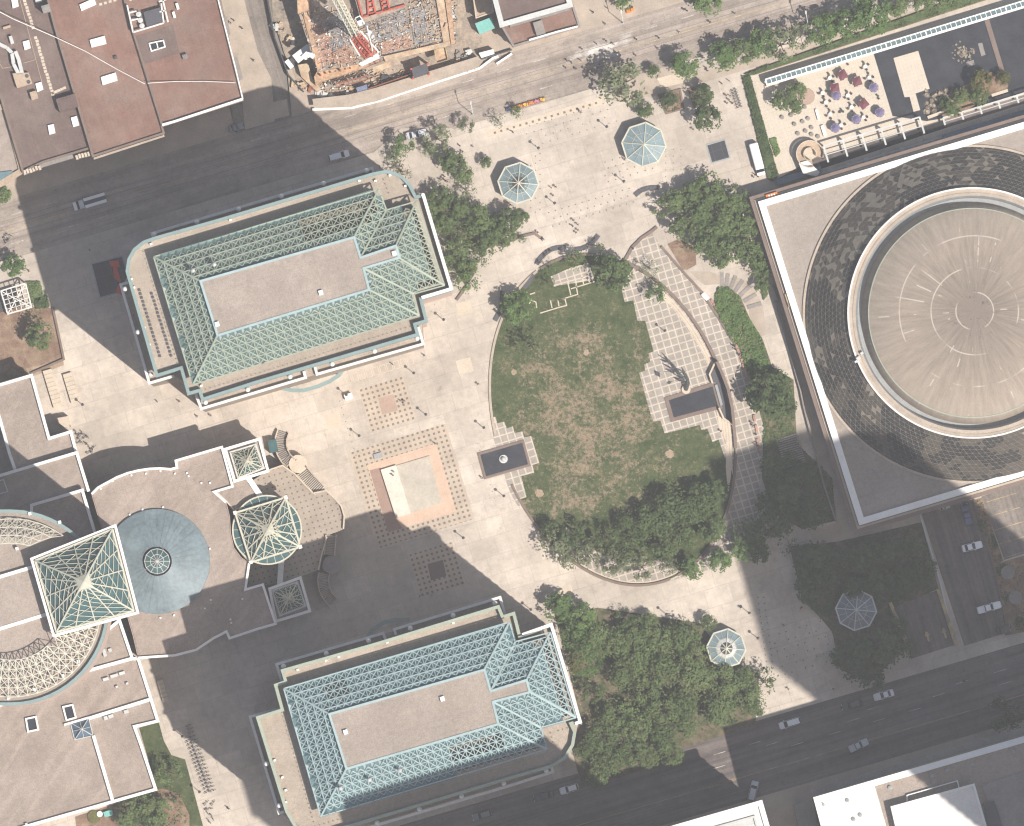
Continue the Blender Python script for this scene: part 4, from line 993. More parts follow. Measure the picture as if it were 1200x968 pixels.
# small square pyramid pavilions and the large one between them
def pavilion(label, outer, corners, apex, z, frame, floor):
    t = thing('glass_pyramid', label, 'pyramid pavilion', P(*apex, .13))
    pts = xy(outer, z); facade(t, pts, .13, z-.3, 4.2, 'tower_stone')
    b = MB(); b.sheet(shrink(pts, .2), z-.25); part(t, 'roof_deck', b, floor)
    b = MB(); b.strip(pts, .65, z-.5, z+.6, True, 0, 0); part(t, 'rim', b, 'white_paint')
    pyramid(t, corners, apex, z+.5, z+4.0, frame, 'teal_glass', rays=4, w=.22, rungs=3)
    b = MB(); b.strip(xy(corners, z+.5), .4, z-.2, z+.7, True, 0, 0); part(t, 'glass_kerb', b, 'light_metal')
pavilion('small square glass pyramid in sunlight above the curved outdoor stairs', [(264, 526.5), (304, 514.5), (314, 552), (275, 564)], [(270, 530), (299.5, 521), (309.5, 548.5), (279, 560.5)], (289, 540), 12, 'cream_metal', 'gravel_pale')
pavilion('small square glass pyramid in shadow beside the lower curved stairs', [(316, 690), (352, 677), (363, 716), (323.5, 728)], [(319, 692), (348.5, 682), (358, 710), (328, 721.5)], (338, 701.5), 12, 'cream_metal', 'gravel_roof')
t = thing('glass_pyramid', 'large square glass pyramid over a round teal glass drum', 'pyramid pavilion', P(313, 621, .13))
c = P(313, 621, 13); b = MB(); b.lathe(c, [(8, -12.9), (8, -.1), (7.9, 0), (.1, .8)], 40); part(t, 'drum', b, 'teal_glass')
b = MB(); b.lathe(c, [(7.85, -.3), (8.2, -.3), (8.2, .15), (7.85, .15)], 48)
for k in range(24):
    a = k*math.pi/12; d = Vector((math.cos(a), math.sin(a), 0)); b.bar(c+d*8+Vector((0, 0, .1)), c+d*4+Vector((0, 0, .5)), .12)
part(t, 'drum_ribs', b, 'cream_metal')
pc = [(275.6, 601), (335, 583), (352, 641), (294, 659)]
pyramid(t, pc, (314, 620.5), 14.3, 20, 'cream_metal', 'teal_glass', rays=4, w=.34, cap=.22, rungs=3)
for q in pc:
    b = MB(); b.box(P(*q, 12), .8, .8, 2.8, ANG); part(t, 'corner_post', b, 'white_paint')
# link roofs and stepped terrace
tl = roof_block('link_building', 'beige link roof between two glass pyramids with a white ramp', [(255, 577), (275, 565), (288, 561), (303, 580), (300, 586), (274, 598), (266, 588)], 11.2, 'gravel_roof', par='pale_stone', pw=.3, ph=.2)
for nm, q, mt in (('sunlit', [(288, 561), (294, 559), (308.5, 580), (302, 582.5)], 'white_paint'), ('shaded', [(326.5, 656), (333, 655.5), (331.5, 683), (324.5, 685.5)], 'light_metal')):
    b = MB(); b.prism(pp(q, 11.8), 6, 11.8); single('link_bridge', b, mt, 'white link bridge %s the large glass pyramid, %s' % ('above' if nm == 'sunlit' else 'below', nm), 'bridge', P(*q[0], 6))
TD = [(315, 551), (331, 545.5), (345, 555), (357, 568), (367, 578), (382.5, 575), (392, 584), (400, 593), (403.5, 605), (402.5, 620), (396, 623), (382, 628), (380, 640), (377, 650), (373, 668), (352, 676), (325, 684), (300, 687), (290, 690), (292, 660), (275, 640), (271, 618), (276, 600), (303, 582), (296, 563)]
b = MB(); b.prism(xy(TD, 6), .12, 6)
t = thing('stepped_terrace', 'raised terrace studded with dark squares between the curved stairs', 'terrace', P(365, 620, .12)); part(t, 'deck', b, 'studded_terrace')
b = MB(); b.strip(xy([(367, 578), (382.5, 575), (392, 584), (400, 593), (403.5, 605), (402.5, 620)], 6), .35, 5.8, 7.0); b.strip(xy([(315, 551), (331, 545.5), (345, 555), (357, 568), (367, 578)], 6), .35, 5.8, 7.0); b.strip(xy([(383, 629), (380, 640), (377, 650), (373, 668)], 6), .35, 5.8, 7); part(t, 'parapet', b, 'pale_stone')
def stairs(label, path, w, n_, z0, z1, mat):
    """flight of steps following a curve of px points, z0 at its start"""
    t = thing('curved_stairs', label, 'stairs', P(*path[len(path)//2], .13))
    L = [0]
    for i in range(1, len(path)): L.append(L[-1]+math.dist(path[i], path[i-1]))
    def at(s_):
        for i in range(1, len(path)):
            if s_ <= L[i]+1e-6:
                f = (s_-L[i-1])/(L[i]-L[i-1]); return (path[i-1][0]+(path[i][0]-path[i-1][0])*f, path[i-1][1]+(path[i][1]-path[i-1][1])*f)
        return path[-1]
    b = MB(); nosing = MB()
    for k in range(n_):
        p, q = at(L[-1]*k/n_), at(L[-1]*(k+1)/n_); z = z0+(z1-z0)*(k+.5)/n_
        p, q = P(*p, z), P(*q, z); d = (q-p).to_2d(); r = d.length; a = math.atan2(d.y, d.x); c = (p+q)/2
        b.box((c.x, c.y, .12), r*1.02, w, z-.12, a); nosing.box((p.x, p.y, z-.12), .16, w-.05, .14, a)
    part(t, 'steps', b, mat); part(t, 'risers', nosing, 'bench_dark')
    for s_ in (-1, 1):
        b = MB(); pts = []
        for k in range(0, n_+1, 2):
            p, q = at(L[-1]*min(.999, k/n_)), at(L[-1]*min(1, (k+.5)/n_)); z = z0+(z1-z0)*k/n_+.6; d = Vector((q[0]-p[0], q[1]-p[1])).normalized()
            pts.append(P(p[0]-d.y*s_*w/2/S, p[1]+d.x*s_*w/2/S, z))
        for i in range(len(pts)-1): b.bar(pts[i], pts[i+1], .28, .8)
        part(t, 'side_wall', b, 'pale_stone')
stairs('sunlit upper flight of curved outdoor stairs beside the glass pyramid', [(332, 506), (329.5, 513), (329, 521), (330.5, 529), (335, 537), (341, 543)], 2.7, 20, .3, 3.4, 'sidewalk')
stairs('sunlit lower flight of curved stairs joining the studded terrace', [(354, 552), (361, 561), (369, 569), (376, 576)], 2.9, 15, 3.4, 6, 'pale_stone')
b = MB(); c = P(349.5, 544, .13); b.lathe(c, [(2.15, 0), (2.15, 3.4), (.02, 3.4)], 20); b.ball(c+Vector((-.4, .9, 3.5)), .25, 8)
single('stair_landing', b, 'pale_stone', 'round pale landing between the two sunlit curved flights', 'landing', c)
stairs('upper flight of shaded curved stairs below the studded terrace', [(388, 627), (387, 638), (386, 650)], 2.4, 12, 6, 4, 'sidewalk')
stairs('lower flight of shaded curved stairs winding to the dark plaza', [(380, 672), (378.5, 680), (380, 690), (384.5, 699), (391, 706)], 2.5, 20, 3.4, .3, 'sidewalk')
b = MB(); c = P(389, 662, .13); b.lathe(c, [(2.2, 0), (2.2, 3.6), (.02, 3.6)], 20)
single('stair_landing', b, 'grey_stone', 'round landing between the two shaded curved flights', 'landing', c)
b = MB(); b.box(P(320, 523, .13), 2.0, 3.0, 3.0, .2); single('escalator_hood', b, 'teal_glass', 'small glazed hood beside the top of the sunlit curved stairs', 'glass hood', P(320, 523, .13))
# ---------------- lower-left block
E = [(-80, 850), (0, 826.5), (96, 790), (96, 788), (155, 772), (162, 772), (185, 845), (157.5, 851.5), (165, 872), (182.5, 925), (32, 968), (-80, 1001)]
te = roof_block('gravel_building', 'large gravel roofed block with white edges at the lower left corner', E, 12)
for nm, q in (('a', [(96, 788), (110, 784), (109, 791)]),): pass
b = MB(); b.strip(xy([(175, 820), (104, 842)], 12), .8, 12, 12.9); b.strip(xy([(104, 841), (75, 849.5)], 12), .5, 12, 12.8); b.strip(xy([(109.5, 862), (132, 938)], 12), .75, 12, 12.9); part(te, 'roof_wall', b, 'white_paint')
for q in ([(74, 828.5), (85, 826), (89, 841), (78, 844)], [(30.5, 842.5), (42, 840), (45, 855), (33, 857.5)]):
    b = MB(); b.strip(xy(q, 12), .4, 12, 12.8, True, 0, 0); sk = part(te, 'skylight', b, 'white_paint'); b = MB(); b.sheet(xy(q, 12), 12.3); g_ = part(te, 'pane', b, 'dark_glass'); g_.parent = sk
tp = thing('roof_pyramid', 'small blue glass pyramid skylight set in the lower left gravel roof', 'skylight', P(96, 854, 12.02))
pyramid(tp, [(82.5, 847), (104, 841.5), (109, 862), (87.5, 867)], (96, 854.5), 12.4, 14.2, 'light_metal', 'blue_glass', rays=2, w=.14, rungs=0)
for x, y, sx, sy in ((124, 796, 1.4, .7), (134, 792, 1.9, .7), (143, 789, 1.4, .7), (137, 805, .6, .5), (149, 801, .6, .5), (124, 841.5, .9, .9), (130, 839.5, 1.2, .8), (148, 834, 1.1, .8), (31, 968-2, .6, .6)):
    b = MB(); b.box(P(x, y, 12), sx, sy, .9, ANG); single('roof_unit', b, 'light_metal', None, 'roof unit', P(x, y, 12), 'small pale units on the lower left gravel roof')
rank_labels([(o, (o.location.x/S+600), 484-o.location.y/S, 'small pale roof unit') for o in COL.objects if o.name.startswith('roof_unit')], [('the blue pyramid skylight', 96, 854), ('the lattice crowned tower', 110, 780)], '%s on the lower left roof, %s to %s')
t5 = roof_block('link_roof', 'narrow gravel roof strip below the lattice tower and its pyramid', [(128, 737), (140, 727), (155, 771.5), (97, 787.5), (110, 765)], 13.5, 'gravel_pale')
for x, y, h in ((122.5, 765, 1.2), (129, 762, .8)):
    b = MB(); b.box(P(x, y, 13.5), .8, 1.8 if h > 1 else .8, h, ANG); part(t5, 'roof_unit', b, 'light_metal')
# ---------------- octagonal glass kiosks
def kiosk(x, y, r, label, glass, inner=None, rot=-5, h=3.6, apex=1.7, n=8, frame='cream_metal'):
    c = P(x, y, .13); t = thing('glass_kiosk', label, 'kiosk', c); R_ = r*S
    pt = lambda a, rr, z: c+Vector((rr*math.cos(a), rr*math.sin(a), z))
    A = [math.radians(rot+360/n*k) for k in range(n)]
    b = MB(); b.walls([pt(a, R_*.96, 0) for a in A], .13, h); part(t, 'glass_wall', b, 'facade_glass')
    b = MB()
    for k in range(n): b.add([pt(A[k], R_, h), pt(A[(k+1) % n], R_, h), pt(A[(k+1) % n], .02, h+apex), pt(A[k], .02, h+apex)], [[0, 1, 2, 3]])
    part(t, 'glass_roof', b, glass)
    b = MB(); b.strip([pt(a, R_, 0).to_2d() for a in A], .34, h-.15, h+.28, True, 0, 0)
    for a in A: b.bar(pt(a, R_*.98, 0), pt(a, R_*.98, h), .16)
    part(t, 'ring_beam', b, frame)
    b = MB()
    for k, a in enumerate(A):
        b.bar(pt(a, R_, h+.12), pt(a, 0, h+apex+.12), .2); a2 = (a+A[(k+1) % n]+(2*math.pi if k == n-1 else 0))/2
        b.bar(pt(a2, R_*.93, h+.14), pt(a2, R_*.35, h+apex*.66+.1), .07)
    for f in (.55,):
        for k in range(n): b.bar(pt(A[k], R_*f, h+apex*(1-f)+.1), pt(A[(k+1) % n], R_*f, h+apex*(1-f)+.1), .08)
    b.ball(c+Vector((0, 0, h+apex+.2)), .22, 8)
    part(t, 'ribs', b, frame, recalc=False)
    if inner:
        b = MB()
        for k in range(n): b.add([pt(A[k], R_*.52, h+apex*.48+.03), pt(A[(k+1) % n], R_*.52, h+apex*.48+.03), pt(A[(k+1) % n], R_*.34, h+apex*.66+.03), pt(A[k], R_*.34, h+apex*.66+.03)], [[0, 1, 2, 3]])
        part(t, 'inner_ring', b, inner)
        b = MB(); 
        for k in range(n): b.add([pt(A[k], R_*.34, h+apex*.66+.03), pt(A[(k+1) % n], R_*.34, h+apex*.66+.03), pt(0, 0, h+apex+.03)], [[0, 1, 2]])
        part(t, 'dark_centre', b, 'dark_metal')
    return t
kiosk(607.5, 215, 24, 'octagonal glass kiosk with a dark centre beside the lawn trees', 'kiosk_glass', 'canopy_glass')
kiosk(754.5, 170, 26, 'larger all glass octagonal kiosk beside the square vent grating', 'kiosk_glass')
kiosk(851, 760, 23, 'octagonal glass kiosk with dark centre beside the dense canopy', 'kiosk_glass', 'light_metal')
kiosk(1003, 715, 24, 'shaded octagonal glass kiosk among dark trees beside the ramp', 'kiosk_glass_shaded', frame='light_metal')
t = thing('trellis_canopy', 'square white lattice canopy beside the brown planting bed', 'canopy', P(18, 351, .13))
b = MB(); q = [(1, 341), (30, 332), (37, 360), (9, 368)]; Z = 4.2; C4 = [P(x, y, Z) for x, y in q]
for i in range(4): b.bar(C4[i], C4[(i+1) % 4], .3)
for i in range(1, 5):
    f = i/5; b.bar(C4[0].lerp(C4[1], f), C4[3].lerp(C4[2], f), .16); b.bar(C4[0].lerp(C4[3], f), C4[1].lerp(C4[2], f), .16)
b.bar(C4[0], C4[2], .2); b.bar(C4[1], C4[3], .2); part(t, 'lattice', b, 'white_precast', recalc=False)
for k, p in enumerate(C4):
    b = MB(); b.bar((p.x, p.y, .13), p, .28); part(t, 'post', b, 'white_precast')
b = MB(); b.box(P(9, 352, .13), 5, 4.5, 2.2, ANG); part(t, 'inner_block', b, 'dark_metal')
# ---------------- concert hall: square roof, glass cone, raised disc
HH = 8.0; cx, cyy = 1140, 367.0
t = thing('concert_hall', 'round concert hall with dark latticed glass cone and streaked concrete disc roof', 'concert hall', P(cx, cyy, .1))
sqp = [(893, 239), (1199+68, 127), (1383+10, 502), (1009.5, 611)]
sqp = [(893, 239), off((893, 239), 391, 0), off(off((1009.5, 611), 391, 0), 0, 0), (1009.5, 611)]
pts = xy(sqp, HH); facade(t, shrink(pts, 1.6), .1, HH-1.2, 4, 'tower_stone')
b = MB(); b.strip(pts, 2.4, HH-1.6, HH-.9, True, 0, 1); part(t, 'cornice', b, 'brown_stone')
b = MB(); b.strip(shrink(pts, -1.2), .5, HH-1.0, HH-.55, True, 0, 0); part(t, 'cornice_edge', b, 'curb_stone')
b = MB(); b.prism(shrink(pts, .2), HH-.8, HH); part(t, 'square_roof', b, 'gravel_hall')
b = MB(); b.strip(pts, 1.55, HH-.5, HH+.9, True, 0, 0); part(t, 'parapet', b, 'white_paint')
c = P(cx, cyy, HH+9); c.z = HH
R0, R1, ZR = 197*S, 146.5*S, 10.5
pr = []
NR = 12
for i in range(NR+1):
    f = i/NR; pr.append((R0+(R1-R0)*f, ZR*(f*.75+.25*math.sin(f*math.pi/2)) if i else .03))
b = MB(); nn = 140
def cone_pt(i, j):
    r = pr[j][0]+.04; a = 2*math.pi*(i+.5*(j % 2))/nn; return c+Vector((r*math.cos(a), r*math.sin(a), pr[j][1]+.05))
from mathutils import noise as mnoise
gl = MB()
for j in range(NR):
    for i in range(nn):
        o_ = j % 2
        for tri in (((i, j), (i+1, j), (i+o_, j+1)), ((i+o_, j+1), (i+1+o_, j+1), (i+1, j))):
            q = [cone_pt(*k)-Vector((.04, .0, .06)) for k in tri]; m_ = (q[0]+q[1]+q[2])/3; d = (m_-c).to_2d().normalized()
            v = mnoise.fractal(m_*.10, .9, 2.2, 5); up = d.dot(Vector((-.45, .9))); wv = random.random()
            k = 0
            if v > .12-.05*up: k = 1
            if v+.28*up > .28 and mnoise.noise(m_*.7+Vector((9, 3, 1))) > .14-.14*max(0, up) and wv < .85: k = 2
            elif up > -.2 and wv < .012: k = 2
            gl.add(q, [[0, 1, 2]], k)
part(t, 'glass_cone', gl, ['hall_glass', 'hall_glass_brown', 'hall_glass_reflection'])
for j in range(NR):
    for i in range(nn):
        b.bar(cone_pt(i, j), cone_pt(i+1, j), .045)
        b.bar(cone_pt(i, j), cone_pt(i, j+1), .05); b.bar(cone_pt(i, j), cone_pt(i-1 if j % 2 == 0 else i+1, j+1), .05)
part(t, 'glazing_lattice', b, 'lattice_grey', recalc=False)
b = MB(); b.lathe(c, [(R0-.3, .5), (R0-.3, .02), (R0+.25, .02), (R0+.25, .5), (R0-.3, .5)], 144); part(t, 'base_ring', b, 'curb_stone')
b = MB(); b.lathe(c, [(R1-.35, ZR-.2), (R1-.35, ZR+1.1), (R1+.05, ZR+1.1), (R1+.05, ZR-.8)], 144); part(t, 'rim', b, 'white_precast')
b = MB(); b.lathe(c, [(R1-.35, ZR+.9), (R1-1.0, ZR+.8), (R1-1.02, ZR+.65), (R1-1.2, ZR+.65), (R1-1.22, ZR+.8), (R1-1.9, ZR+.9)], 144); part(t, 'rim_gutter', b, 'curb_stone')
RD = 122*S
b = MB(); b.lathe(c, [(R1-1.9, ZR+.9), (R1-2.3, ZR-.2), (R1-2.4, ZR-2.6), (RD+1.0, ZR-2.6)], 144); part(t, 'gutter', b, 'grey_metal')
b = MB(); b.lathe(c, [(RD+1.5, ZR-2.65), (RD+1.25, ZR-1.4), (RD+.35, ZR+1.2), (RD, ZR+1.75), (RD*.6, ZR+2.3), (RD*.25, ZR+2.5), (.05, ZR+2.5)], 144); ds = part(t, 'disc_roof', b, 'disc_concrete', smooth=True)
# the disc material reads object coordinates: put the object's origin at the disc centre
ds.location = (0, 0, 0)
b = MB(); b.lathe(c, [(RD+.12, ZR+1.6), (RD+.12, ZR+1.85), (RD-.1, ZR+1.88), (RD-.1, ZR+1.7)], 144); part(t, 'disc_edge', b, 'sage_metal')
for x, y, s_ in ((1006, 420, .8), (1010, 414, .6), (1003, 424, .5)):
    b = MB(); b.box(P(x, y, HH+ZR+1.0), 1.2*s_, 1.0*s_, .9, .6); part(t, 'rim_unit', b, 'light_metal')
b = MB(); b.box(P(924, 352, HH-.9), .9, 3.2, 1.0, ANG+.02); single('yellow_crate', b, 'yellow_paint', 'yellow crate on the dark cornice at the left of the hall', 'crate', P(924, 352, HH-.9))
b = MB(); b.box(P(905, 228.5, .5), 2.6, .35, 1.6, ANG); sg = thing('orange_sign', 'small orange sign board with pale marks at the hall corner', 'sign', P(905, 228.5, .13)); 
b = MB(); b.box(P(904.5, 229, HH-.6), 2.8, 1.0, .5, ANG); part(sg, 'board', b, 'orange_sign')
b = MB()
for k in range(3): b.box(P(901.5+k*3, 230-k*.9, HH-.09), .35, .55, .05, ANG)
part(sg, 'marks', b, 'white_paint')
b = MB(); b.box(P(904.5, 229, .13), .3, .3, HH-.8, ANG); part(sg, 'post', b, 'grey_metal')
# ---------------- sunken pool court beside the hall
m = None
sheet('garden_strip', [(872, 86), (884, 88), (1150, 2), (1240, -26), (1240, -34), (1140, -10)], .3, 'bed_soil')
sheet('court_floor', [(884, 92), (1250, -22), (1250, 108), (905, 214)], .18, 'patio_slabs')
t = thing('pool_basin', 'broad dark pool with two still basins beside the hall court', 'pool', P(1110, 70, .18))
b = MB(); b.sheet(pp([(1023, 60.5), (1250, -8), (1250, 92), (1103, 139), (1086, 142), (1046, 136)], .21), .21); part(t, 'water', b, 'pool_water')
b = MB(); b.prism(pp([(1152.5, 20.5), (1158, 19), (1180, 92), (1175, 94)], .5), .1, .5); part(t, 'dividing_wall', b, 'brown_stone')
b = MB(); b.prism(pp([(1047, 68), (1076, 59.5), (1089.5, 104), (1073, 109.5), (1078.5, 129), (1070.5, 131), (1066, 113.5), (1060, 114)], .4), .1, .4); part(t, 'island_stage', b, 'patio_slabs')
b = MB()
for i in range(90):
    a = random.uniform(0, 6.28); r = random.uniform(0, 17)*random.random()**.3; p = P(1129+r*math.cos(a), 62+r*.85*math.sin(a), .2); b.box((p.x, p.y, .15), random.uniform(.15, .6), random.uniform(.15, .5), .2+random.random()*.25, a)
struct('rubble', b, 'rock', 'stuff')
b = MB(); b.prism(pp([(1146, 51), (1151, 50), (1155, 64), (1150, 66)], .35), .1, .35); b.prism(pp([(1132, 73), (1141, 70), (1142, 76), (1134, 79)], .35), .1, .35); part(t, 'slab_stone', b, 'grey_stone')
# glazed canopy along the upper side
t = thing('glazed_canopy', 'long white framed glass canopy running along the hedge above the court', 'canopy', P(1040, 52, .2))
q0, q1 = (897, 93), (1260, -17.5); Z = 3.2; Nn = 62
b = MB(); b2 = MB()
e0 = [P(*q0, Z), P(*off(q0, 0, 7), Z)]; e1 = [P(*q1, Z), P(*off(q1, 0, 7), Z)]
b.add([e0[0], e1[0], e1[1], e0[1], e0[0]-Vector((0, 0, .1)), e1[0]-Vector((0, 0, .1)), e1[1]-Vector((0, 0, .1)), e0[1]-Vector((0, 0, .1))], [[0, 1, 2, 3], [7, 6, 5, 4], [0, 4, 5, 1], [1, 5, 6, 2], [2, 6, 7, 3], [3, 7, 4, 0]])
part(t, 'panes', b, 'canopy_glass')
for i in range(Nn+1):
    f = i/Nn; b2.bar(e0[0].lerp(e1[0], f)+Vector((0, 0, .08)), e0[1].lerp(e1[1], f)+Vector((0, 0, .08)), .15 if i % 8 else .3)
b2.bar(e0[0], e1[0], .3); b2.bar(e0[1], e1[1], .55, .4)
for i in range(0, 9): b2.bar(e0[1].lerp(e1[1], i/8)*1.0, (e0[1].lerp(e1[1], i/8).x, e0[1].lerp(e1[1], i/8).y, .2), .3)
part(t, 'frame', b2, 'white_paint', recalc=False)
b = MB(); b.strip([P(*q).to_2d() for q in [(896, 102), (913, 97.5), (1023, 61)]], .3, .1, .7); single('court_wall', b, 'pale_stone', 'low pale wall between the court patio and glazed canopy', 'wall', P(960, 81, .1))
# shaded moat along the hall and its pergola frames
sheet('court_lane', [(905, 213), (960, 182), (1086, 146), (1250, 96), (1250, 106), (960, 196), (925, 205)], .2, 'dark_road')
sheet('court_lane', [(960, 190), (1105, 141), (1108, 150), (962, 198)], .215, 'dark_void')
b = MB(); b.prism(pp([(1104, 158), (1250, 113), (1250, 122), (1108, 167)], 2.6), .2, 2.6); single('glass_roof_strip', b, 'blue_glass', 'blue grey glass roof strip along the top of the hall', 'glass roof', P(1150, 147, .2))
b = MB(); b.prism(pp([(908, 211), (962, 194), (962, 201), (912, 217)], 1.5), .1, 1.5); single('glass_roof_strip', b, 'blue_glass', 'short blue grey glass strip under the spiral ramp', 'glass roof', P(935, 204, .2))
def pergola(label, p, n_, step, w, posts=True):
    t = thing('pergola', label, 'pergola', P(*off(p, n_*step/2, w/2), .2)); Z = 3
    b = MB()
    for k in range(n_+1):
        a = off(p, k*step, 0); c_ = off(p, k*step, w); b.bar(P(*a, Z), P(*c_, Z), .42, .4)
    part(t, 'cross_beams', b, 'light_metal', recalc=False)
    b = MB(); b.bar(P(*p, Z+.2), P(*off(p, n_*step, 0), Z+.2), .35); b.bar(P(*off(p, 0, w*.55), Z+.2), P(*off(p, n_*step, w*.55), Z+.2), .18); part(t, 'long_beams', b, 'light_metal', recalc=False)
    for k in range(n_+1):
        b = MB(); a = off(p, k*step, 0); q = P(*a, Z); b.bar((q.x, q.y, .2), q, .3); part(t, 'post', b, 'light_metal')
pergola('grey pergola frame over the shaded lane below the umbrellas', (965, 171), 5, 23.5, 20)
pergola('grey pergola frame over the dark lane below the pool planting', (1105, 138), 5, 22.5, 9)
b = MB(); b.bar(P(963, 203, 2), P(1104, 160.5, 2), .45); single('lane_beam', b, 'light_metal', 'long pale beam along the dark lane above the hall cornice', 'beam', P(1030, 182, .2))
for k in range(5):
    b = MB(); x, y = off((965, 202.5), 22*k+8, 0); b.box(P(x, y, .2), .9, .9, 2.2, ANG); single('lane_pier', b, 'light_metal', 'pale square pier on the dark lane beam, %s from the spiral ramp' % ['first', 'second', 'third', 'fourth', 'fifth'][k], 'pier', P(x, y, .2), 'pale piers on the dark lane beam')
# spiral ramp
t = thing('spiral_ramp', 'round beige spiral ramp with an open eye beside the court', 'ramp', P(949, 181, .15))
c = P(949, 181, .15); b = MB()
k = 40; vs = []; fs = []
for i in range(k+1):
    a = math.radians(-15+300*i/k); z = .5+3.0*i/k
    for r, zz in ((1.55, z), (3.1, z), (3.1, 0), (1.55, 0)): vs.append(c+Vector((r*math.cos(a), r*math.sin(a), zz)))
for i in range(k): 
    for j in range(4): fs.append([i*4+j, i*4+(j+1) % 4, i*4+4+(j+1) % 4, i*4+4+j])
fs += [[0, 1, 2, 3], [k*4+3, k*4+2, k*4+1, k*4]]
b.add(vs, fs); part(t, 'ramp', b, 'tan_roof')
b = MB(); 
for i in range(0, k, 1):
    a, a2 = (math.radians(-15+300*(i+q)/k) for q in (0, 1)); z = 1.2+3.0*i/k
    b.bar(c+Vector((3.15*math.cos(a), 3.15*math.sin(a), z)), c+Vector((3.15*math.cos(a2), 3.15*math.sin(a2), z)), .22, .9)
    b.bar(c+Vector((1.5*math.cos(a), 1.5*math.sin(a), z)), c+Vector((1.5*math.cos(a2), 1.5*math.sin(a2), z)), .15, .9)
part(t, 'parapet', b, 'pale_stone', recalc=False)
b = MB(); b.prism(pp([(936, 191), (946, 188), (961, 202), (957, 207), (941, 203)], 3.6), .2, 3.6); part(t, 'landing', b, 'white_precast')
# rock outcrop and raised beds in the pool
t = thing('rock_outcrop', 'tan rock outcrop at the edge of the dark pool', 'rocks', P(1098, 118, .2))
b = MB()
for i in range(46):
    p = P(1098+random.uniform(-15, 17), 118+random.uniform(-12, 13)-.2*0, .2); r = random.uniform(.5, 1.2)
    vs = [p+Vector((r*math.cos(a)*random.uniform(.7, 1.2), r*math.sin(a)*random.uniform(.7, 1.2), 0)) for a in [j*1.05 for j in range(6)]]
    vs += [p+(v-p)*.55+Vector((0, 0, r*random.uniform(.5, 1.1))) for v in vs]
    b.add(vs, [[j, (j+1) % 6, 6+(j+1) % 6, 6+j] for j in range(6)]+[list(range(6, 12))])
part(t, 'boulders', b, 'rock')
b = MB(); b.prism(pp([(1108, 112), (1162, 84), (1182, 98), (1180, 105), (1160, 112), (1120, 138), (1104, 136)], .8), .1, .8); single('raised_bed', b, 'bed_soil', 'raised brown planting bed in the pool beside the rocks', 'planting bed', P(1140, 112, .1))
for q, l in (([(1162, 112), (1181, 106)], 'right'), ([(1087, 138), (1106, 131)], 'left')):
    b = MB(); b.strip([P(*v).to_2d() for v in q], .7, .1, 1.1); single('bed_kerb', b, 'pale_stone', 'pale stone kerb at the lower %s of the pool bed' % l, 'kerb', P(*q[0], .1))
b = MB(); b.lathe(P(945, 113, .2), [(2.0, 0), (1.9, .35), (.05, .5)], 16); single('round_mound', b, 'pink_stone', 'round pinkish mound at the left of the court patio', 'mound', P(945, 113, .2))
for k, q in enumerate(([(955, 128.5), (957.5, 128), (961, 140.5), (958.5, 141)], [(961.5, 147.5), (965, 146.5), (969, 159), (965.5, 160)])):
    b = MB(); b.prism(pp(q, .9), .18, .9); single('bench', b, 'white_paint', '%s white bench on the court patio beside the umbrellas' % ('upper' if k == 0 else 'lower'), 'bench', P(*q[0], .18))
for k, (x, y) in enumerate(((916.5, 137.5), (927, 135), (936, 131.5), (943, 125.5), (931, 145.5), (940.5, 142.5), (947, 139), (935, 156.5), (944, 153.5), (951, 149.5), (951, 157.5), (958.5, 160))):
    b = MB(); b.lathe(P(x, y, .18), [(.42, 0), (.5, .35), (.45, .6), (.05, .65)], 10); single('stone_stool', b, 'grey_stone', 'x', 'stool', P(x, y, .18), 'round stools on the court patio')
rank_labels([(o, o.location.x/S+600, 484-o.location.y/S, 'round grey stool') for o in COL.objects if o.name.startswith('stone_stool')], [('the spiral ramp', 949, 181), ('the round pinkish mound', 945, 113)], '%s on the court patio, %s to %s')
# tables, chairs, umbrellas
def make_table():
    t = thing('cafe_table', 'x', 'table', (0, 0, 0), 'white tables on the court patio')
    b = MB(); b.lathe((0, 0, 0), [(.03, .70), (.46, .70), (.46, .74), (.03, .74)], 14); part(t, 'tabletop', b, 'white_precast')
    b = MB(); b.lathe((0, 0, 0), [(.26, 0), (.26, .03), (.04, .05), (.04, .7)], 8); part(t, 'pedestal', b, 'dark_metal'); return t
def make_chair():
    t = thing('cafe_chair', 'x', 'chair', (0, 0, 0), 'dark chairs on the court patio')
    b = MB(); b.box((0, 0, .43), .46, .46, .04); part(t, 'seat', b, 'dark_metal')
    b = MB(); b.box((0, -.22, .47), .46, .05, .42); part(t, 'backrest', b, 'dark_metal')
    for sx in (-1, 1):
        for sy in (-1, 1):
            b = MB(); b.box((sx*.2, sy*.2, 0), .04, .04, .43); part(t, 'leg', b, 'dark_metal')
    return t
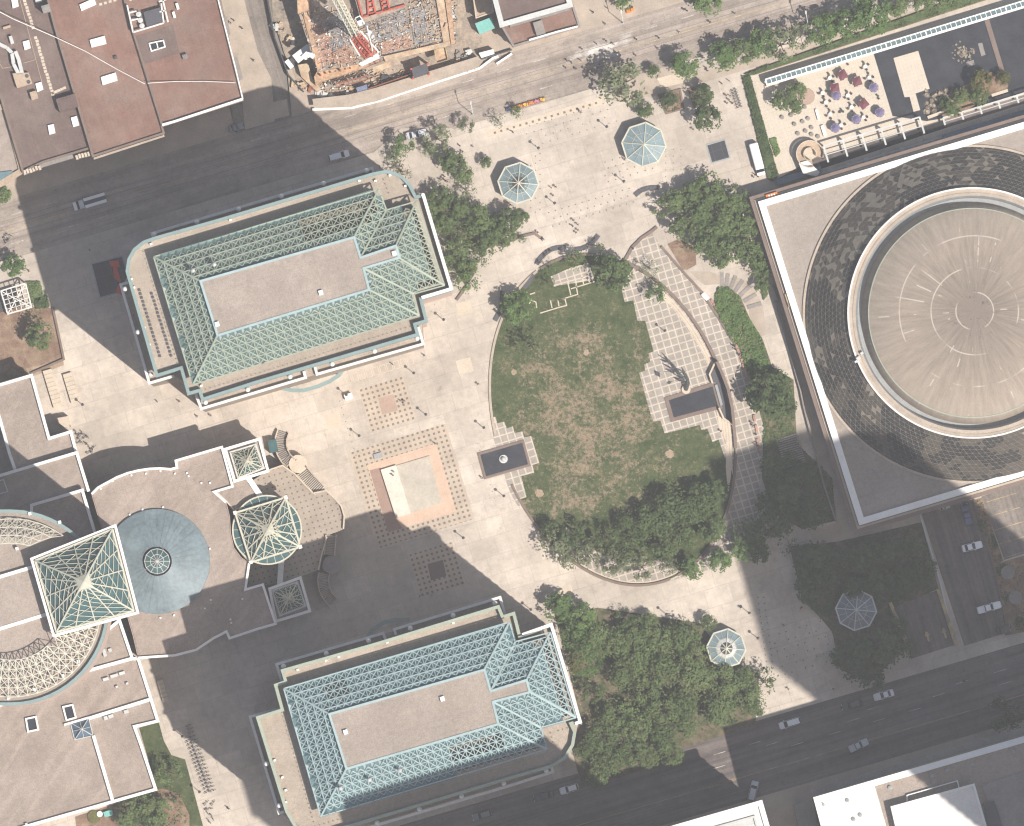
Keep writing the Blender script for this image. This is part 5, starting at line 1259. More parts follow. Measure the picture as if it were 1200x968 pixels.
def make_umbrella(sq, mat):
    t = thing('umbrella', 'x', 'umbrella', (0, 0, 0), 'maroon square umbrellas on the court' if sq else 'purple octagonal umbrellas on the court')
    b = MB(); n = 4 if sq else 8; R_ = 1.5 if sq else 1.22; o = math.pi/4 if sq else math.pi/8
    top = (0, 0, 2.9); vs = [top]+[(R_*math.cos(o+2*math.pi*k/n), R_*math.sin(o+2*math.pi*k/n), 2.2) for k in range(n)]+[(R_*math.cos(o+2*math.pi*k/n), R_*math.sin(o+2*math.pi*k/n), 2.02) for k in range(n)]
    b.add(vs, [[0, 1+k, 1+(k+1) % n] for k in range(n)]+[[1+k, n+1+k, n+1+(k+1) % n, 1+(k+1) % n] for k in range(n)]); part(t, 'canopy', b, mat)
    b = MB(); b.lathe((0, 0, 0), [(.3, 0), (.3, .08), (.03, .1), (.03, 2.95)], 8); part(t, 'pole', b, 'light_metal')
    b = MB()
    for k in range(n if not sq else 4): a = o+2*math.pi*(k+.5)/n; b.box((R_*.72*math.cos(a), R_*.72*math.sin(a), 2.13), .5, .06, .22, a+math.pi/2)
    part(t, 'valance_print', b, 'white_paint')
    return t
umb = [(987, 88.2, 1), (1004, 95.8, 1), (978, 103.4, 1), (1011.6, 121.9, 1), (979.6, 112, 0), (1023.6, 102.9, 0), (1003, 140, 0), (1030.6, 132, 0), (978.5, 150, 0)]
tabs = [(1014, 78), (1018.7, 91), (972.6, 91.5), (964, 109), (993.7, 112), (968, 120), (998, 125.7), (973, 134), (1012, 137.6), (985.6, 147)]
proto = {}
def once(key, fn, loc, rot=0.0, scale=None):
    """first use moves the prototype itself, later uses copy it"""
    if key not in proto: proto[key] = fn(); o = proto[key]; o.location = loc; o.rotation_euler = (0, 0, rot); proto[key+'#'] = 1; return o
    o = copy_tree(proto[key], loc, rot); return o
lab = []
for x, y, s_ in umb:
    o = once('umb%d' % s_, lambda: make_umbrella(s_, 'maroon_canvas' if s_ else 'purple_canvas'), P(x, y, .18), ANG+random.uniform(-.5, .5))
    lab.append((o, x, y, 'maroon square umbrella' if s_ else 'purple octagonal umbrella'))
rank_labels(lab, [('the spiral ramp', 949, 181), ('the pool island', 1068, 85), ('the glazed canopy corner', 900, 95)], '%s on the court patio, %s to %s')
labt, labc = [], []
for x, y in tabs+[(u[0], u[1]) for u in umb]:
    o = once('table', make_table, P(x, y, .18)); labt.append((o, x, y, 'round white table'))
    for k in range(4):
        a = random.uniform(-.3, .3)+k*math.pi/2+.4; p = P(x, y, .18)+Vector((math.cos(a), math.sin(a), 0))*random.uniform(.8, 1.0)
        ch = once('chair', make_chair, p, a+math.pi/2); labc.append((ch, p.x/S+600, 484-p.y/S, 'dark metal chair'))
for x, y in ((993.5, 75.5), (1029, 112.5), (1029.5, 115.5), (986, 129), (984, 131.5), (988, 131)):
    ch = once('chair', make_chair, P(x, y, .18), random.random()*6); labc.append((ch, x, y, 'dark metal chair'))
CM = [('the spiral ramp', 949, 181), ('the pool island', 1068, 85), ('the glazed canopy corner', 900, 95), ('the upper white bench', 957, 134), ('the lower white bench', 965, 153)]
rank_labels(labt, CM, '%s on the court patio, %s to %s'); rank_labels(labc, CM, '%s on the court patio, %s to %s')
# ---------------- brown roofed row at the upper left
def wallb(name, label, poly, h, roof, wall='tower_stone', par='brown_stone', pw=.5, ph=.7): return roof_block(name, label, poly, h, roof, wall, par, pw, ph)
b1 = wallb('brick_building', 'wide plum grey roof with walkway slabs and ducts at the upper left', [(-80, -40), (45, -40), (63, 30), (107, 173), (50, 190), (27, 201), (0, 110), (-80, 130)], 14, 'plum_roof')
b2 = wallb('brick_building', 'long red brown roof with two white skylights', [(46, -40), (138, -40), (148, 14), (192, 156), (109, 183), (64, 30)], 15, 'brown_roof')
b3 = wallb('brick_building', 'red brown roof with a cooling plant and white trimmed edge', [(139, -40), (246, -40), (262, 25), (284.5, 116), (190, 146.5), (149, 14)], 15.5, 'brown_roof')
b4 = wallb('brick_building', 'low roof with teal panels at the far left above the street', [(-80, 140), (0, 126), (6, 124), (26, 200), (0, 216), (-80, 240)], 13, 'gravel_roof', par='tan_roof', pw=1.4, ph=.6)
b = MB(); b.prism(pp([(-8, 203), (14, 200), (18, 206), (-4, 214)], 13.5), 13, 13.5); part(b4, 'teal_panels', b, 'truss_panel_blue')
for q, l in (([(190, 146.5), (204.5, 142.5), (284.5, 116)], 0),):
    b = MB(); b.strip(xy(q, 15.5), .55, 15.3, 16.5); b.strip(xy([(284.5, 116), (276, 80), (262, 25), (252, -15)], 15.5), .3, 15.3, 16.4); part(b3, 'white_trim', b, 'white_paint')
b = MB(); b.strip(xy([(192, 157), (109, 184)], 14.2), 1.3, 13.6, 14.2); b.strip(xy([(192, 159), (110, 185.5)], 14.2), .3, 14, 14.7); part(b2, 'cornice', b, 'curb_stone')
b = MB(); b.strip(xy([(107, 176), (50, 193), (27, 203)], 13.4), 1.2, 12.8, 13.4); part(b1, 'cornice', b, 'grey_stone')
for x, y in ((99, 182), (38, 199.5)):
    b = MB()
    for k in range(6): p = off((x, y), -9+k*3.6, random.uniform(-.6, .6)); b.box(P(*p, 12), .55, 1.0, 2.3+random.random(), ANG+random.uniform(-.3, .3))
    part(b1, 'ornate_cresting', b, 'pale_stone')
for bb, q in ((b2, [(94, 6), (110, -1), (112, 5), (96, 12)]), (b2, [(106, 47.5), (122, 43), (124, 51), (108, 55)]), (b2, [(119, 91), (135, 86), (137, 94), (121, 99)])):
    z = 15; b = MB(); b.strip(xy(q, z), .3, z, z+.75, True, 0, 0); sk = part(bb, 'skylight', b, 'white_paint'); b = MB(); b.prism(xy(q, z), z+.1, z+.6); g_ = part(bb, 'dome', b, 'white_paint'); g_.parent = sk
q = [(175, 51), (191.5, 47.5), (193.5, 55), (177.5, 60)]; b = MB(); b.strip(xy(q, 15.5), .3, 15.5, 16.2, True, 0, 0); b.strip(xy([(183.5, 49.5), (185.5, 57.5)], 15.5), .25, 15.5, 16.2); sk = part(b3, 'skylight', b, 'white_paint'); b = MB(); b.sheet(xy(q, 15.5), 16.0); g_ = part(b3, 'pane', b, 'dark_glass'); g_.parent = sk
b = MB(); b.prism(xy([(158, 43), (203, 29), (210, 62), (168, 76)], 15.6), 15.4, 15.62); part(b3, 'grey_membrane', b, 'plum_roof')
for q in ([(26.5, 49), (34, 47), (36, 56.5), (29, 59)], [(41.5, 98), (48.5, 96), (51, 105), (44, 108)], [(13, -2), (20, -4), (22, 7.5), (15, 10)], [(56, 147), (63, 145.5), (65, 156), (58, 158)], [(83, 138), (90, 136), (93, 147), (86, 149)]):
    b = MB(); b.prism(xy(q, 14), 14, 14.7); part(b1, 'skylight', b, 'white_paint')
b = MB()
for i in range(29):
    f = i/28; x, y = 29+f*33, 1+f*110
    if 33 < y < 41: continue
    b.box(P(x+random.uniform(-.4, .4), y, 14), .72, .66, .06, ANG+random.uniform(-.1, .1))
for i in range(5): b.box(P(62+i*3.4, 109-i*1.5, 14), .7, .6, .06, ANG)
part(b1, 'walkway_slabs', b, 'pale_stone')
b = MB()
for k in range(4): b.box(P(118+k*5.5, 5-k*1.6, 15), .7, .6, .06, ANG); b.box(P(153+k*4.5, 0-k, 15.5), .5, .4, .06, ANG)
part(b2, 'walkway_slabs', b, 'pale_stone')
b = MB()
for q in ([(22, -5), (34, 40), (49, 96)], [(27, 74), (41, 70)], [(0, 75), (3, 80), (15, 78)]):
    for i in range(len(q)-1): b.bar(P(*q[i], 14.15), P(*q[i+1], 14.15), .14)
part(b1, 'yellow_pipe', b, 'tan_roof', recalc=False)
t = thing('roof_plant', 'beige rooftop unit with two fans and silver ducts on the plum roof', 'air handler', P(26, 94, 14.02))
b = MB(); b.prism(xy([(14.5, 86), (33.5, 85), (38, 98), (20, 103.5)], 15.4), 14.02, 15.6); part(t, 'casing', b, 'tan_roof')
for x, y in ((31.5, 89), (33.5, 96)):
    b = MB(); b.lathe(P(x, y, 15.6), [(.45, 0), (.45, .15), (.05, .12)], 12); part(t, 'fan', b, 'bench_dark')
b = MB()
for q in ([(-4, 50), (8, 56), (14, 62), (16, 75), (22, 87)], [(18, 60), (22, 70), (26, 86)]):
    for i in range(len(q)-1): b.bar(P(*q[i], 15.2), P(*q[i+1], 15.2), .85, .8)
part(t, 'duct', b, 'light_metal', recalc=False)
for nm, x, y, sx, sy, h, mt, bz, lb in (('roof_unit', 13.5, 47, .8, 1.9, 1.2, 'light_metal', 14.02, 'slim pale rooftop unit beside the white skylight on the plum roof'), ('roof_unit', 40, 112, 1.6, 1.9, 1.6, 'tan_roof', 14.02, 'beige stepped rooftop unit below the fan unit'), ('roof_hutch', 79, 121, 4.6, 3.2, 2.4, 'plum_roof', 14.02, 'dark rooftop hutch at the plum roof edge'), ('roof_hutch', 54.5, 11, 1.9, 1.8, 4.5, 'grey_stone', 14.02, 'grey square chimney at the top of the brown roofs'), ('roof_box', 217, 66.5, 1.2, 1.1, 1.3, 'grey_stone', 15.52, 'small grey rooftop box on the right red brown roof'), ('roof_unit', 45, -1, 1.6, 1.6, 1.5, 'light_metal', 14.02, 'small silver rooftop unit beside the square chimney'), ('roof_vent', 135.5, 67.5, .7, .7, .8, 'bench_dark', 15.02, 'dark roof vent between two white skylights'), ('roof_unit', 8, 32, 1.8, .6, .8, 'tan_roof', 14.02, 'low pale pipework unit at the left of the plum roof')):
    b = MB(); b.box(P(x, y, bz), sx, sy, h, ANG); b.box(P(x, y, bz+h), sx*.8, sy*.8, .08, ANG); single(nm, b, mt, lb, 'roof unit', P(x, y, bz))
t = thing('cooling_plant', 'cooling plant with three white fans inside a pipe frame', 'cooling plant', P(174, 20, 15.52))
b = MB(); b.prism(xy([(160, 17), (189, 8), (193, 27), (166, 36)], 15.6), 15.5, 15.7); part(t, 'base', b, 'dark_road')
b = MB(); b.prism(xy([(168, 14), (188, 8.5), (191, 25), (172, 31)], 17.5), 15.5, 17.2); part(t, 'screen_box', b, 'bench_dark')
for x, y in ((162.5, 17), (164.5, 24), (166.5, 30.5)):
    b = MB(); b.lathe(P(x, y, 15.7), [(.62, 0), (.62, 1.4), (.05, 1.5)], 14); part(t, 'fan', b, 'light_metal', smooth=False)
b = MB()
for q in ([(149, 6), (156, 38), (192, 27), (189, 4)], [(152, 15), (160, 13)], [(154, 24), (162, 22)], [(186, 2), (199, -2)], [(191, 0), (197, 26)], [(187, 14), (194, 12)]):
    for i in range(len(q)-1): b.bar(P(*q[i], 17.2), P(*q[i+1], 17.2), .35)
part(t, 'pipe_frame', b, 'white_precast', recalc=False)
for i, (x, y) in enumerate(((208, 7.5), (204, 17.5))):
    b = MB(); b.box(P(x, y, 15.52), .6, 1.5, 1.0, ANG); single('roof_unit', b, 'white_paint', '%s small white rooftop unit beside the pipe frame' % ('upper' if i == 0 else 'lower'), 'roof unit', P(x, y, 15.52))
b = MB()
cab = [P(-4, 12, 20), P(15, 22, 18.6), P(68, 45, 16.6), P(100, 60, 16.1), P(135, 80, 15.9), P(170, 98.5, 16.6)]
for i in range(len(cab)-1): b.bar(cab[i], cab[i+1], .16)
cab = [P(173, 97.5, 17), P(205, 95.5, 16.2), P(240, 95.3, 16.2), P(276, 97, 16.6)]
for i in range(len(cab)-1): b.bar(cab[i], cab[i+1], .14)
single('roof_cable', b, 'white_precast', 'long pale cable sagging across the brown roofs', 'cable', P(100, 60, 15.02), recalc=False)
# awnings on the side street
for k, q in enumerate(([(262, 20), (266, 19), (270, 40), (266, 42)], [(272, 68), (278, 66), (285, 92), (280, 95)])):
    b = MB(); b.prism(pp(q, 3.4), 3.0, 3.4); t = thing('awning', '%s grey awning along the side street wall' % ('upper' if k == 0 else 'lower'), 'awning', P(*q[0], .13)); part(t, 'canopy', b, 'grey_stone'); b = MB(); b.strip([P(*v).to_2d() for v in (q[0], q[3])], .15, .13, 3.2); part(t, 'frame', b, 'grey_metal')
# ---------------- grey roofed block and yard beside the site
gb = roof_block('stone_building', 'dark plum roof with grey green edge on the upper street', [(570, -40), (655, -40), (668, 6), (588, 29)], 16, 'plum_roof', par='light_metal', pw=1.2, ph=.9)
gb2 = roof_block('stone_building', 'lower brown roofed front with a white edge on the upper street', [(588, 30), (671, 6), (679, 31), (602, 54)], 10, 'brown_roof', par='grey_stone', pw=.5, ph=.6)
b = MB(); b.strip(xy([(597, 29), (628, 20), (640, 17), (667, 9)], 13), 1.2, 10, 13); b.box(P(632, 33, 10), 2.2, 3.2, 1.8, ANG); part(gb2, 'stair_head', b, 'grey_stone')
b = MB(); b.strip(xy([(620, 47), (652, 37.5), (677, 31)], 10.5), .4, 10, 11); part(gb2, 'white_edge', b, 'white_paint')
tb = roof_block('shed', 'tan roofed shed at the top of the site yard', [(550, -40), (572, -40), (578, 14), (558, 21)], 5, 'tan_roof', par='pale_stone', pw=.3, ph=.2)
b = MB(); b.prism(pp([(557, 27), (576, 20.5), (579, 33), (562, 40)], 4), .13, 4); ts = thing('teal_shed', 'bright teal roofed site cabin in the yard', 'cabin', P(568, 30, .13)); part(ts, 'body', b, 'tan_roof')
b = MB(); b.prism(pp([(556.5, 27.5), (576, 20), (580, 33), (562, 40.5)], 4.3), 4.0, 4.3); part(ts, 'roof', b, 'teal_tarp')
b = MB(); b.prism(pp([(561, 62), (578, 57.5), (579.5, 63), (564, 68)], 2.8), .13, 2.8); single('white_container', b, 'white_precast', 'white site container beside the striped barrier', 'container', P(570, 63, .13))
# ---------------- building site
site_poly = [(314, -40), (560, -40), (566, 62), (548, 72), (448, 106), (372, 118), (348, 96), (333, 62), (320, 20)]
sheet('site_ground', site_poly, .15, 'site_soil')
t = thing('unfinished_building', 'unfinished concrete building with wooden formwork decks and rebar', 'building site', P(440, 40, .15))
deck = [(346, -40), (538, -40), (534, 50), (520, 55), (372, 84), (364, 60), (345, 0)]
HS = 9
b = MB(); b.prism(xy(deck, HS), .15, HS); part(t, 'structure', b, 'site_soil')
def dk(name, q, z, mat, h=.25): b = MB(); b.prism(xy(q, z), z-h, z); return part(t, name, b, mat)
dk('formwork_deck', [(354, -40), (356, 20), (372, 82), (378, 80), (364, 30), (361, -40)], HS+.5, 'orange_ply')
dk('rebar_mat', [(364, 30), (382, 29), (388, 55), (390, 72), (375, 80)], HS+.35, 'rebar_brown')
dk('rebar_mat', [(381, 20), (405, 8), (412, 45), (415, 51), (392, 60), (385, 58)], HS+.3, 'rebar_dark')
dk('rebar_mat', [(390, 62), (407, 52), (416, 66), (417, 73), (392, 76)], HS+.34, 'rebar_brown')
dk('rebar_mat', [(425, 28), (475, 10), (480, 40), (442, 50), (432, 42)], HS+.3, 'rebar_dark')
dk('rebar_mat', [(445, 50), (478, 40), (483, 52), (448, 64)], HS+.34, 'rebar_brown')
dk('rebar_mat', [(480, 12), (496, 6), (507, 48), (486, 54)], HS+.3, 'rebar_dark')
dk('formwork_deck', [(508, -20), (517, -20), (530, 50), (520, 53)], HS+.8, 'ply')
dk('formwork_deck', [(519, -20), (527, -20), (533, 51), (529, 53)], HS+1.4, 'orange_ply')
dk('formwork_deck', [(346, -40), (358, -40), (362, 12), (349, 16)], HS+5.5, 'orange_ply', 5)
dk('formwork_deck', [(368, 90), (372, 83), (413, 75), (447, 66), (449, 70), (420, 82), (376, 96), (370, 100)], 6, 'orange_ply', 5)
dk('formwork_deck', [(449, 66), (527, 48), (529, 53), (452, 72)], HS+.9, 'ply')
dk('formwork_deck', [(437, 79), (457, 72), (459, 78), (438, 86)], 6.5, 'ply', .6)
dk('formwork_deck', [(349, 76), (361, 74), (366, 92), (376, 104), (372, 108), (353, 90)], 3, 'ply', 2.8)
dk('upper_slab', [(420, -40), (480, -40), (474, 10), (424, 28), (415, -5)], HS+4, 'site_soil', .6)
for mt, n_, sx, sy, sz in (('ply', 420, 1.3, .22, .35), ('light_metal', 260, .7, .3, .5), ('bench_dark', 330, 1.0, .22, .45), ('orange_ply', 300, 1.1, .3, .3), ('rust', 160, .9, .18, .4), ('white_precast', 120, .6, .4, .5)):
    b = MB()
    for i in range(n_):
        x, y = random.uniform(347, 538), random.uniform(-8, 84)
        if not inside((x, y), deck) or (x < 480 and y < 8): continue
        b.box(P(x, y, HS+.3), random.uniform(.12, sx), random.uniform(.08, sy), random.uniform(.08, sz), ANG+random.choice((0, 1.57))+random.gauss(0, .12))
    for i in range(n_//3):
        x = random.uniform(350, 536); y = random.uniform(82, 108)
        if y > 119-.29*(x-372)*1.0 or y < 96-.27*(x-372)-4: continue
        b.box(P(x, y, .2), random.uniform(.12, sx), random.uniform(.08, sy), random.uniform(.1, sz*2), ANG+random.gauss(0, .5))
    struct('debris', b, mt, 'stuff')
b = MB()
for q in ([(418, -6), (425, 20), (475, 6)], [(430, -12), (432, 18), (440, 15), (434, -12)], [(445, -10), (449, 12), (456, 10), (452, -12)], [(404, -10), (418, -4), (432, -10)]):
    for i in range(len(q)-1): b.bar(P(*q[i], HS+4.6), P(*q[i+1], HS+4.6), .38, .5)
for k in range(5): b.bar(P(429+k, -8+k*6, HS+4.6), P(436+k, -10+k*6, HS+4.6), .3); b.bar(P(445+k*.8, -8+k*5, HS+4.7), P(452+k*.8, -10+k*5, HS+4.7), .3)
part(t, 'red_frames', b, 'red_paint', recalc=False)
b = MB()
for i in range(26): x = 376+i*5.8; y = 90-.24*(x-376)-random.random()*2; b.box(P(x, y, .15), .35, .35, random.uniform(5, 8.5), ANG)
part(t, 'props', b, 'rust')
for q in ([(393, 98.5), (432, 88.5)], [(432, 104), (490, 84)]):
    b = MB(); 
    for dz in (2, 3): b.bar(P(*q[0], dz), P(*q[1], dz), .25)
    b.bar(P(*off(q[0], 0, 4), 2), P(*off(q[1], 0, 4), 2), .2)
    for k in range(9):
        f = k/8; x, y = q[0][0]+(q[1][0]-q[0][0])*f, q[0][1]+(q[1][1]-q[0][1])*f; b.bar(P(x, y, .15), P(x, y, 3.2), .16); b.bar(P(x, y, 2), P(*off((x, y), 0, 4), 2), .14)
    single('scaffold', b, 'rust', 'rusty red scaffold %s along the site edge' % ('beside the wooden deck' if q[0][0] < 400 else 'beside the dark gate tower'), 'scaffold', P(*q[0], .15), recalc=False)
t2 = thing('gate_tower', 'dark covered gate tower with red posts on the site edge', 'gate', P(490, 82, .15))
b = MB(); b.prism(pp([(482, 80), (500, 74), (503, 86), (485, 92)], 5), 4.4, 5); part(t2, 'roof', b, 'bench_dark')
for x, y in ((482, 81), (501, 75), (484, 92), (503, 87)):
    b = MB(); b.bar(P(x, y, .15), P(x, y, 5.4), .45); part(t2, 'post', b, 'red_paint')
t2 = thing('yellow_hoist', 'yellow framed hoist platform at the lower right of the site', 'hoist', P(517, 65, .15))
b = MB(); b.prism(pp([(509, 59), (522, 55), (525, 70), (512, 74)], 5), 4.6, 5); part(t2, 'platform', b, 'ply')
b = MB(); b.strip(xy([(509, 59), (522, 55), (525, 70), (512, 74)], 6), .2, 5.0, 5.9, True, 0, 0); part(t2, 'rail', b, 'yellow_paint')
for x, y in ((510, 60), (524, 70)):
    b = MB(); b.bar(P(x, y, .15), P(x, y, 5), .3); part(t2, 'post', b, 'yellow_paint')
b = MB(); b.prism(pp([(417, 103), (430, 99), (431, 106), (420, 110)], 2.6), .15, 2.6); single('blue_box', b, 'blue_tarp', 'blue covered box in the corner of the site', 'box', P(424, 104, .15))
# tower crane: lattice jib, machinery deck, counterweight
t2 = thing('tower_crane', 'tower crane with white lattice jib and red machinery deck', 'crane', P(424, 50, HS))
ZC = 34
def lattice_bar(p, q, w, n_, mb):
    p, q = Vector(p), Vector(q); d = (q-p).normalized(); s_ = d.cross(Vector((0, 0, 1))).normalized()*w/2; u = Vector((0, 0, w*.9))
    for o_ in (s_, -s_, u): mb.bar(p+o_, q+o_, .22)
    for k in range(n_):
        a, c = p.lerp(q, k/n_), p.lerp(q, (k+1)/n_)
        mb.bar(a+s_, c-s_, .12); mb.bar(a-s_, c+s_, .12); mb.bar(a+s_, c+u, .12); mb.bar(a-s_, c+u, .12); mb.bar(a+s_, a-s_, .12)
b = MB(); lattice_bar(P(419, 45, ZC), P(372, -45, ZC+14), 2.0, 22, b); part(t2, 'jib', b, 'cream_metal', recalc=False)
b = MB(); lattice_bar(P(417, 42, HS), P(417.1, 42, ZC-.3), 2.0, 12, b); part(t2, 'mast', b, 'red_paint', recalc=False)
b = MB(); b.prism(xy([(412, 40), (420, 37), (436, 62), (428, 68), (420, 66)], ZC), ZC-.6, ZC); part(t2, 'machinery_deck', b, 'rust')
b = MB(); lattice_bar(P(416, 42, ZC+.6), P(437, 67, ZC+.4), 2.6, 6, b); part(t2, 'counter_jib', b, 'red_paint', recalc=False)
b = MB(); b.bar(P(422, 36, ZC+1), P(443, 60, ZC+.6), .35); b.bar(P(410, 46, ZC+1), P(422, 66, ZC+.6), .3); b.bar(P(430, 30, ZC+3), P(437, 60, ZC+1), .22); part(t2, 'hand_rail', b, 'white_precast', recalc=False)
b = MB(); b.prism(xy([(420, 75), (443, 62), (445, 68), (424, 78)], ZC), ZC-2.2, ZC+.6); part(t2, 'counterweight', b, 'white_precast')
b = MB(); b.prism(xy([(416, 21), (422, 18), (428, 28), (421, 31)], ZC), ZC-2, ZC+.6); part(t2, 'cab', b, 'white_paint'); 
b = MB(); b.prism(xy([(417, 22), (421.5, 19.5), (424, 23), (418.5, 25)], ZC+.7), ZC+.55, ZC+.7); part(t2, 'cab_window', b, 'dark_glass')
b = MB()
for k in range(3): b.box(P(426+random.uniform(-8, 14), 48+random.uniform(-16, 16), ZC-.2), random.uniform(.4, 1.4), random.uniform(.3, .9), random.uniform(.5, 1.4), 1.0)
part(t2, 'winch_gear', b, 'light_metal')
# hoarding and covered walkway
b = MB(); hp = [(310, -20), (322, 44), (338, 88), (356, 108)]
b.strip([P(*q).to_2d() for q in hp], .3, .1, 2.4); single('hoarding', b, 'dark_metal', 'dark hoarding wall along the side street', 'hoarding', P(322, 44, .1))
t2 = thing('covered_walkway', 'pale flat roofed covered walkway along the street side of the site', 'walkway roof', P(460, 105, .1))
wk = [(366, 116), (408, 111), (440, 103), (500, 84.5), (560, 66), (566, 72), (560, 79.5), (500, 99), (440, 119), (410, 125), (368, 127)]
b = MB(); b.prism(xy(wk, 2.9), 2.6, 2.9); part(t2, 'roof', b, 'sidewalk')
b = MB(); b.strip(xy([(366, 128.5), (412, 126.5), (445, 118), (505, 98.5), (562, 80), (578, 68), (584, 66)], 1.1), .55, .02, 1.1); part(t2, 'white_barrier', b, 'white_paint')
b = MB()
for k in range(22): x = 372+k*8.8; y = 124-.28*max(0, x-405)-(2 if x < 405 else 0); b.bar(P(x, y, .1), P(x, y, 2.7), .14)
part(t2, 'posts', b, 'dark_metal')
b = MB(); b.strip([P(*q).to_2d() for q in [(582, 75), (600, 63)]], .5, .05, 1.1); single('barrier', b, 'white_paint', 'short white barrier in the road at the right end of the site', 'barrier', P(590, 69, .05))
b = MB(); b.strip([P(*q).to_2d() for q in [(560, 71), (600, 58.5)]], .25, .1, 1.4); single('striped_fence', b, 'bench_dark', 'dark slatted fence in front of the white container', 'fence', P(580, 64, .1))
b = MB(); b.box(P(446, 110, 2.9), .1, .1, .1); 
piles = [(330, 38, 'site_soil'), (338, 46, 'ply'), (346, 100, 'ply'), (354, 99, 'ply'), (365, 104, 'rust'), (373, 107, 'light_metal'), (380, 111, 'light_metal'), (388, 113, 'light_metal'), (395, 112, 'rust'), (402, 112, 'dark_metal'), (408, 111, 'light_metal'), (412, 106, 'ply'), (322, 32, 'light_metal'), (326, 30, 'ply'), (343, 47, 'light_metal'), (440, 96, 'ply'), (452, 92, 'dark_metal'), (538, 64, 'grey_stone'), (545, 68, 'grey_stone'), (536, 72, 'ply'), (550, 60, 'light_metal'), (524, 30, 'ply'), (530, 18, 'light_metal'), (364, 64, 'white_paint'), (358, 66, 'white_paint')]
for x, y, mt in piles:
    b = MB()
    for k in range(5): b.box(P(x+random.uniform(-3, 3), y+random.uniform(-2, 2), .15 if y > 84 or x < 350 or x > 533 else HS+.2), random.uniform(.5, 1.8), random.uniform(.3, .9), random.uniform(.3, 1.3), random.random()*3)
    o = single('material_pile', b, mt, 'x', 'pile', P(x, y, .15), 'heaps of building material on the site')
rank_labels([(o, o.location.x/S+600, 484-o.location.y/S, 'heap of building material') for o in COL.objects if o.name.startswith('material_pile')], [('the blue covered box', 424, 104), ('the white site truck', 350, 67), ('the yellow hoist', 517, 65), ('the crane cab', 422, 25)], '%s on the site, %s to %s')
# ---------------- lower right blocks across the lower street
gy = roof_block('white_roofed_block', 'white roofed block at the bottom edge across the lower street', [(640, 1013), (891, 941), (908, 1000), (660, 1075)], 33, 'white_precast', par='white_paint', pw=1.2, ph=.7)
b = MB(); b.strip(xy([(820, 975), (884, 957), (890, 980)], 33), .5, 33, 33.6); b.prism(xy([(845, 968), (882, 958), (884, 966), (850, 976)], 33.3), 33, 33.3); part(gy, 'roof_panel', b, 'light_metal')
gz = roof_block('white_roofed_block', 'large pale roofed block with bright white edge at the lower right corner', [(957.5, 937), (1260, 849), (1290, 950), (985, 1040)], 45, 'gravel_pale', par='white_paint', pw=1.5, ph=.8)
b = MB(); b.prism(xy([(960, 940), (1025, 921), (1045, 990), (980, 1010)], 45.3), 45, 45.25); part(gz, 'white_membrane', b, 'white_precast')
b = MB(); b.prism(xy([(1045, 946), (1141, 919), (1160, 985), (1060, 1010)], 48), 45, 48); part(gz, 'penthouse', b, 'white_precast')
b = MB(); b.strip(xy([(1045, 946), (1141, 919.5), (1160, 985), (1060, 1010)], 48), .5, 47.8, 48.6, True, 0, 0); part(gz, 'penthouse_edge', b, 'white_paint')
b = MB(); b.strip(xy([(1063, 940), (1063, 932), (1122, 915), (1124, 924)], 46), .25, 45, 46); part(gz, 'roof_kerb', b, 'white_paint')
b = MB(); b.prism(xy([(1152, 942), (1165, 938), (1185, 1000), (1165, 1000)], 46), 45, 46); part(gz, 'dark_well', b, 'bench_dark')
b = MB(); b.prism(xy([(1150, 920), (1260, 885), (1270, 960), (1175, 985)], 45.4), 45, 45.4); part(gz, 'slat_screen', b, 'grey_stone')
for x, y in ((993, 938), (1000, 960), (1008, 955), (1043, 923), (1092, 909), (1110, 903), (1140, 896), (1188, 881), (964, 943)):
    b = MB(); b.lathe(P(x, y, 45), [(.5, 0), (.5, .6), (.05, .7)], 10); part(gz, 'roof_vent', b, 'grey_metal')
b = MB(); b.strip(xy([(952, 929), (1262, 838)], 40), 1.6, 30, 40); part(gz, 'lower_ledge', b, 'grey_stone')
b = MB(); b.prism(pp([(930, 942), (952, 936), (962, 985), (940, 990)], 5), .1, 5); single('entrance_block', b, 'grey_stone', 'low grey entrance block between the two white roofs', 'building', P(945, 960, .1))
# tall neighbours beyond the frame whose shadows fall across the plaza
def neighbour(label, x, y, a, c, h):
    q = [(x, y), off((x, y), a, 0), off(off((x, y), a, 0), 0, c), off((x, y), 0, c)]
    roof_block('office_tower', label, q, h, 'gravel_pale', par='white_precast')
neighbour('very tall office tower beyond the lower right corner', 1331, 914, 200, 260, 208)
p = (865, 1041); neighbour('tall slab tower beyond the bottom edge', *off(p, -254, 0), 254, 150, 162)
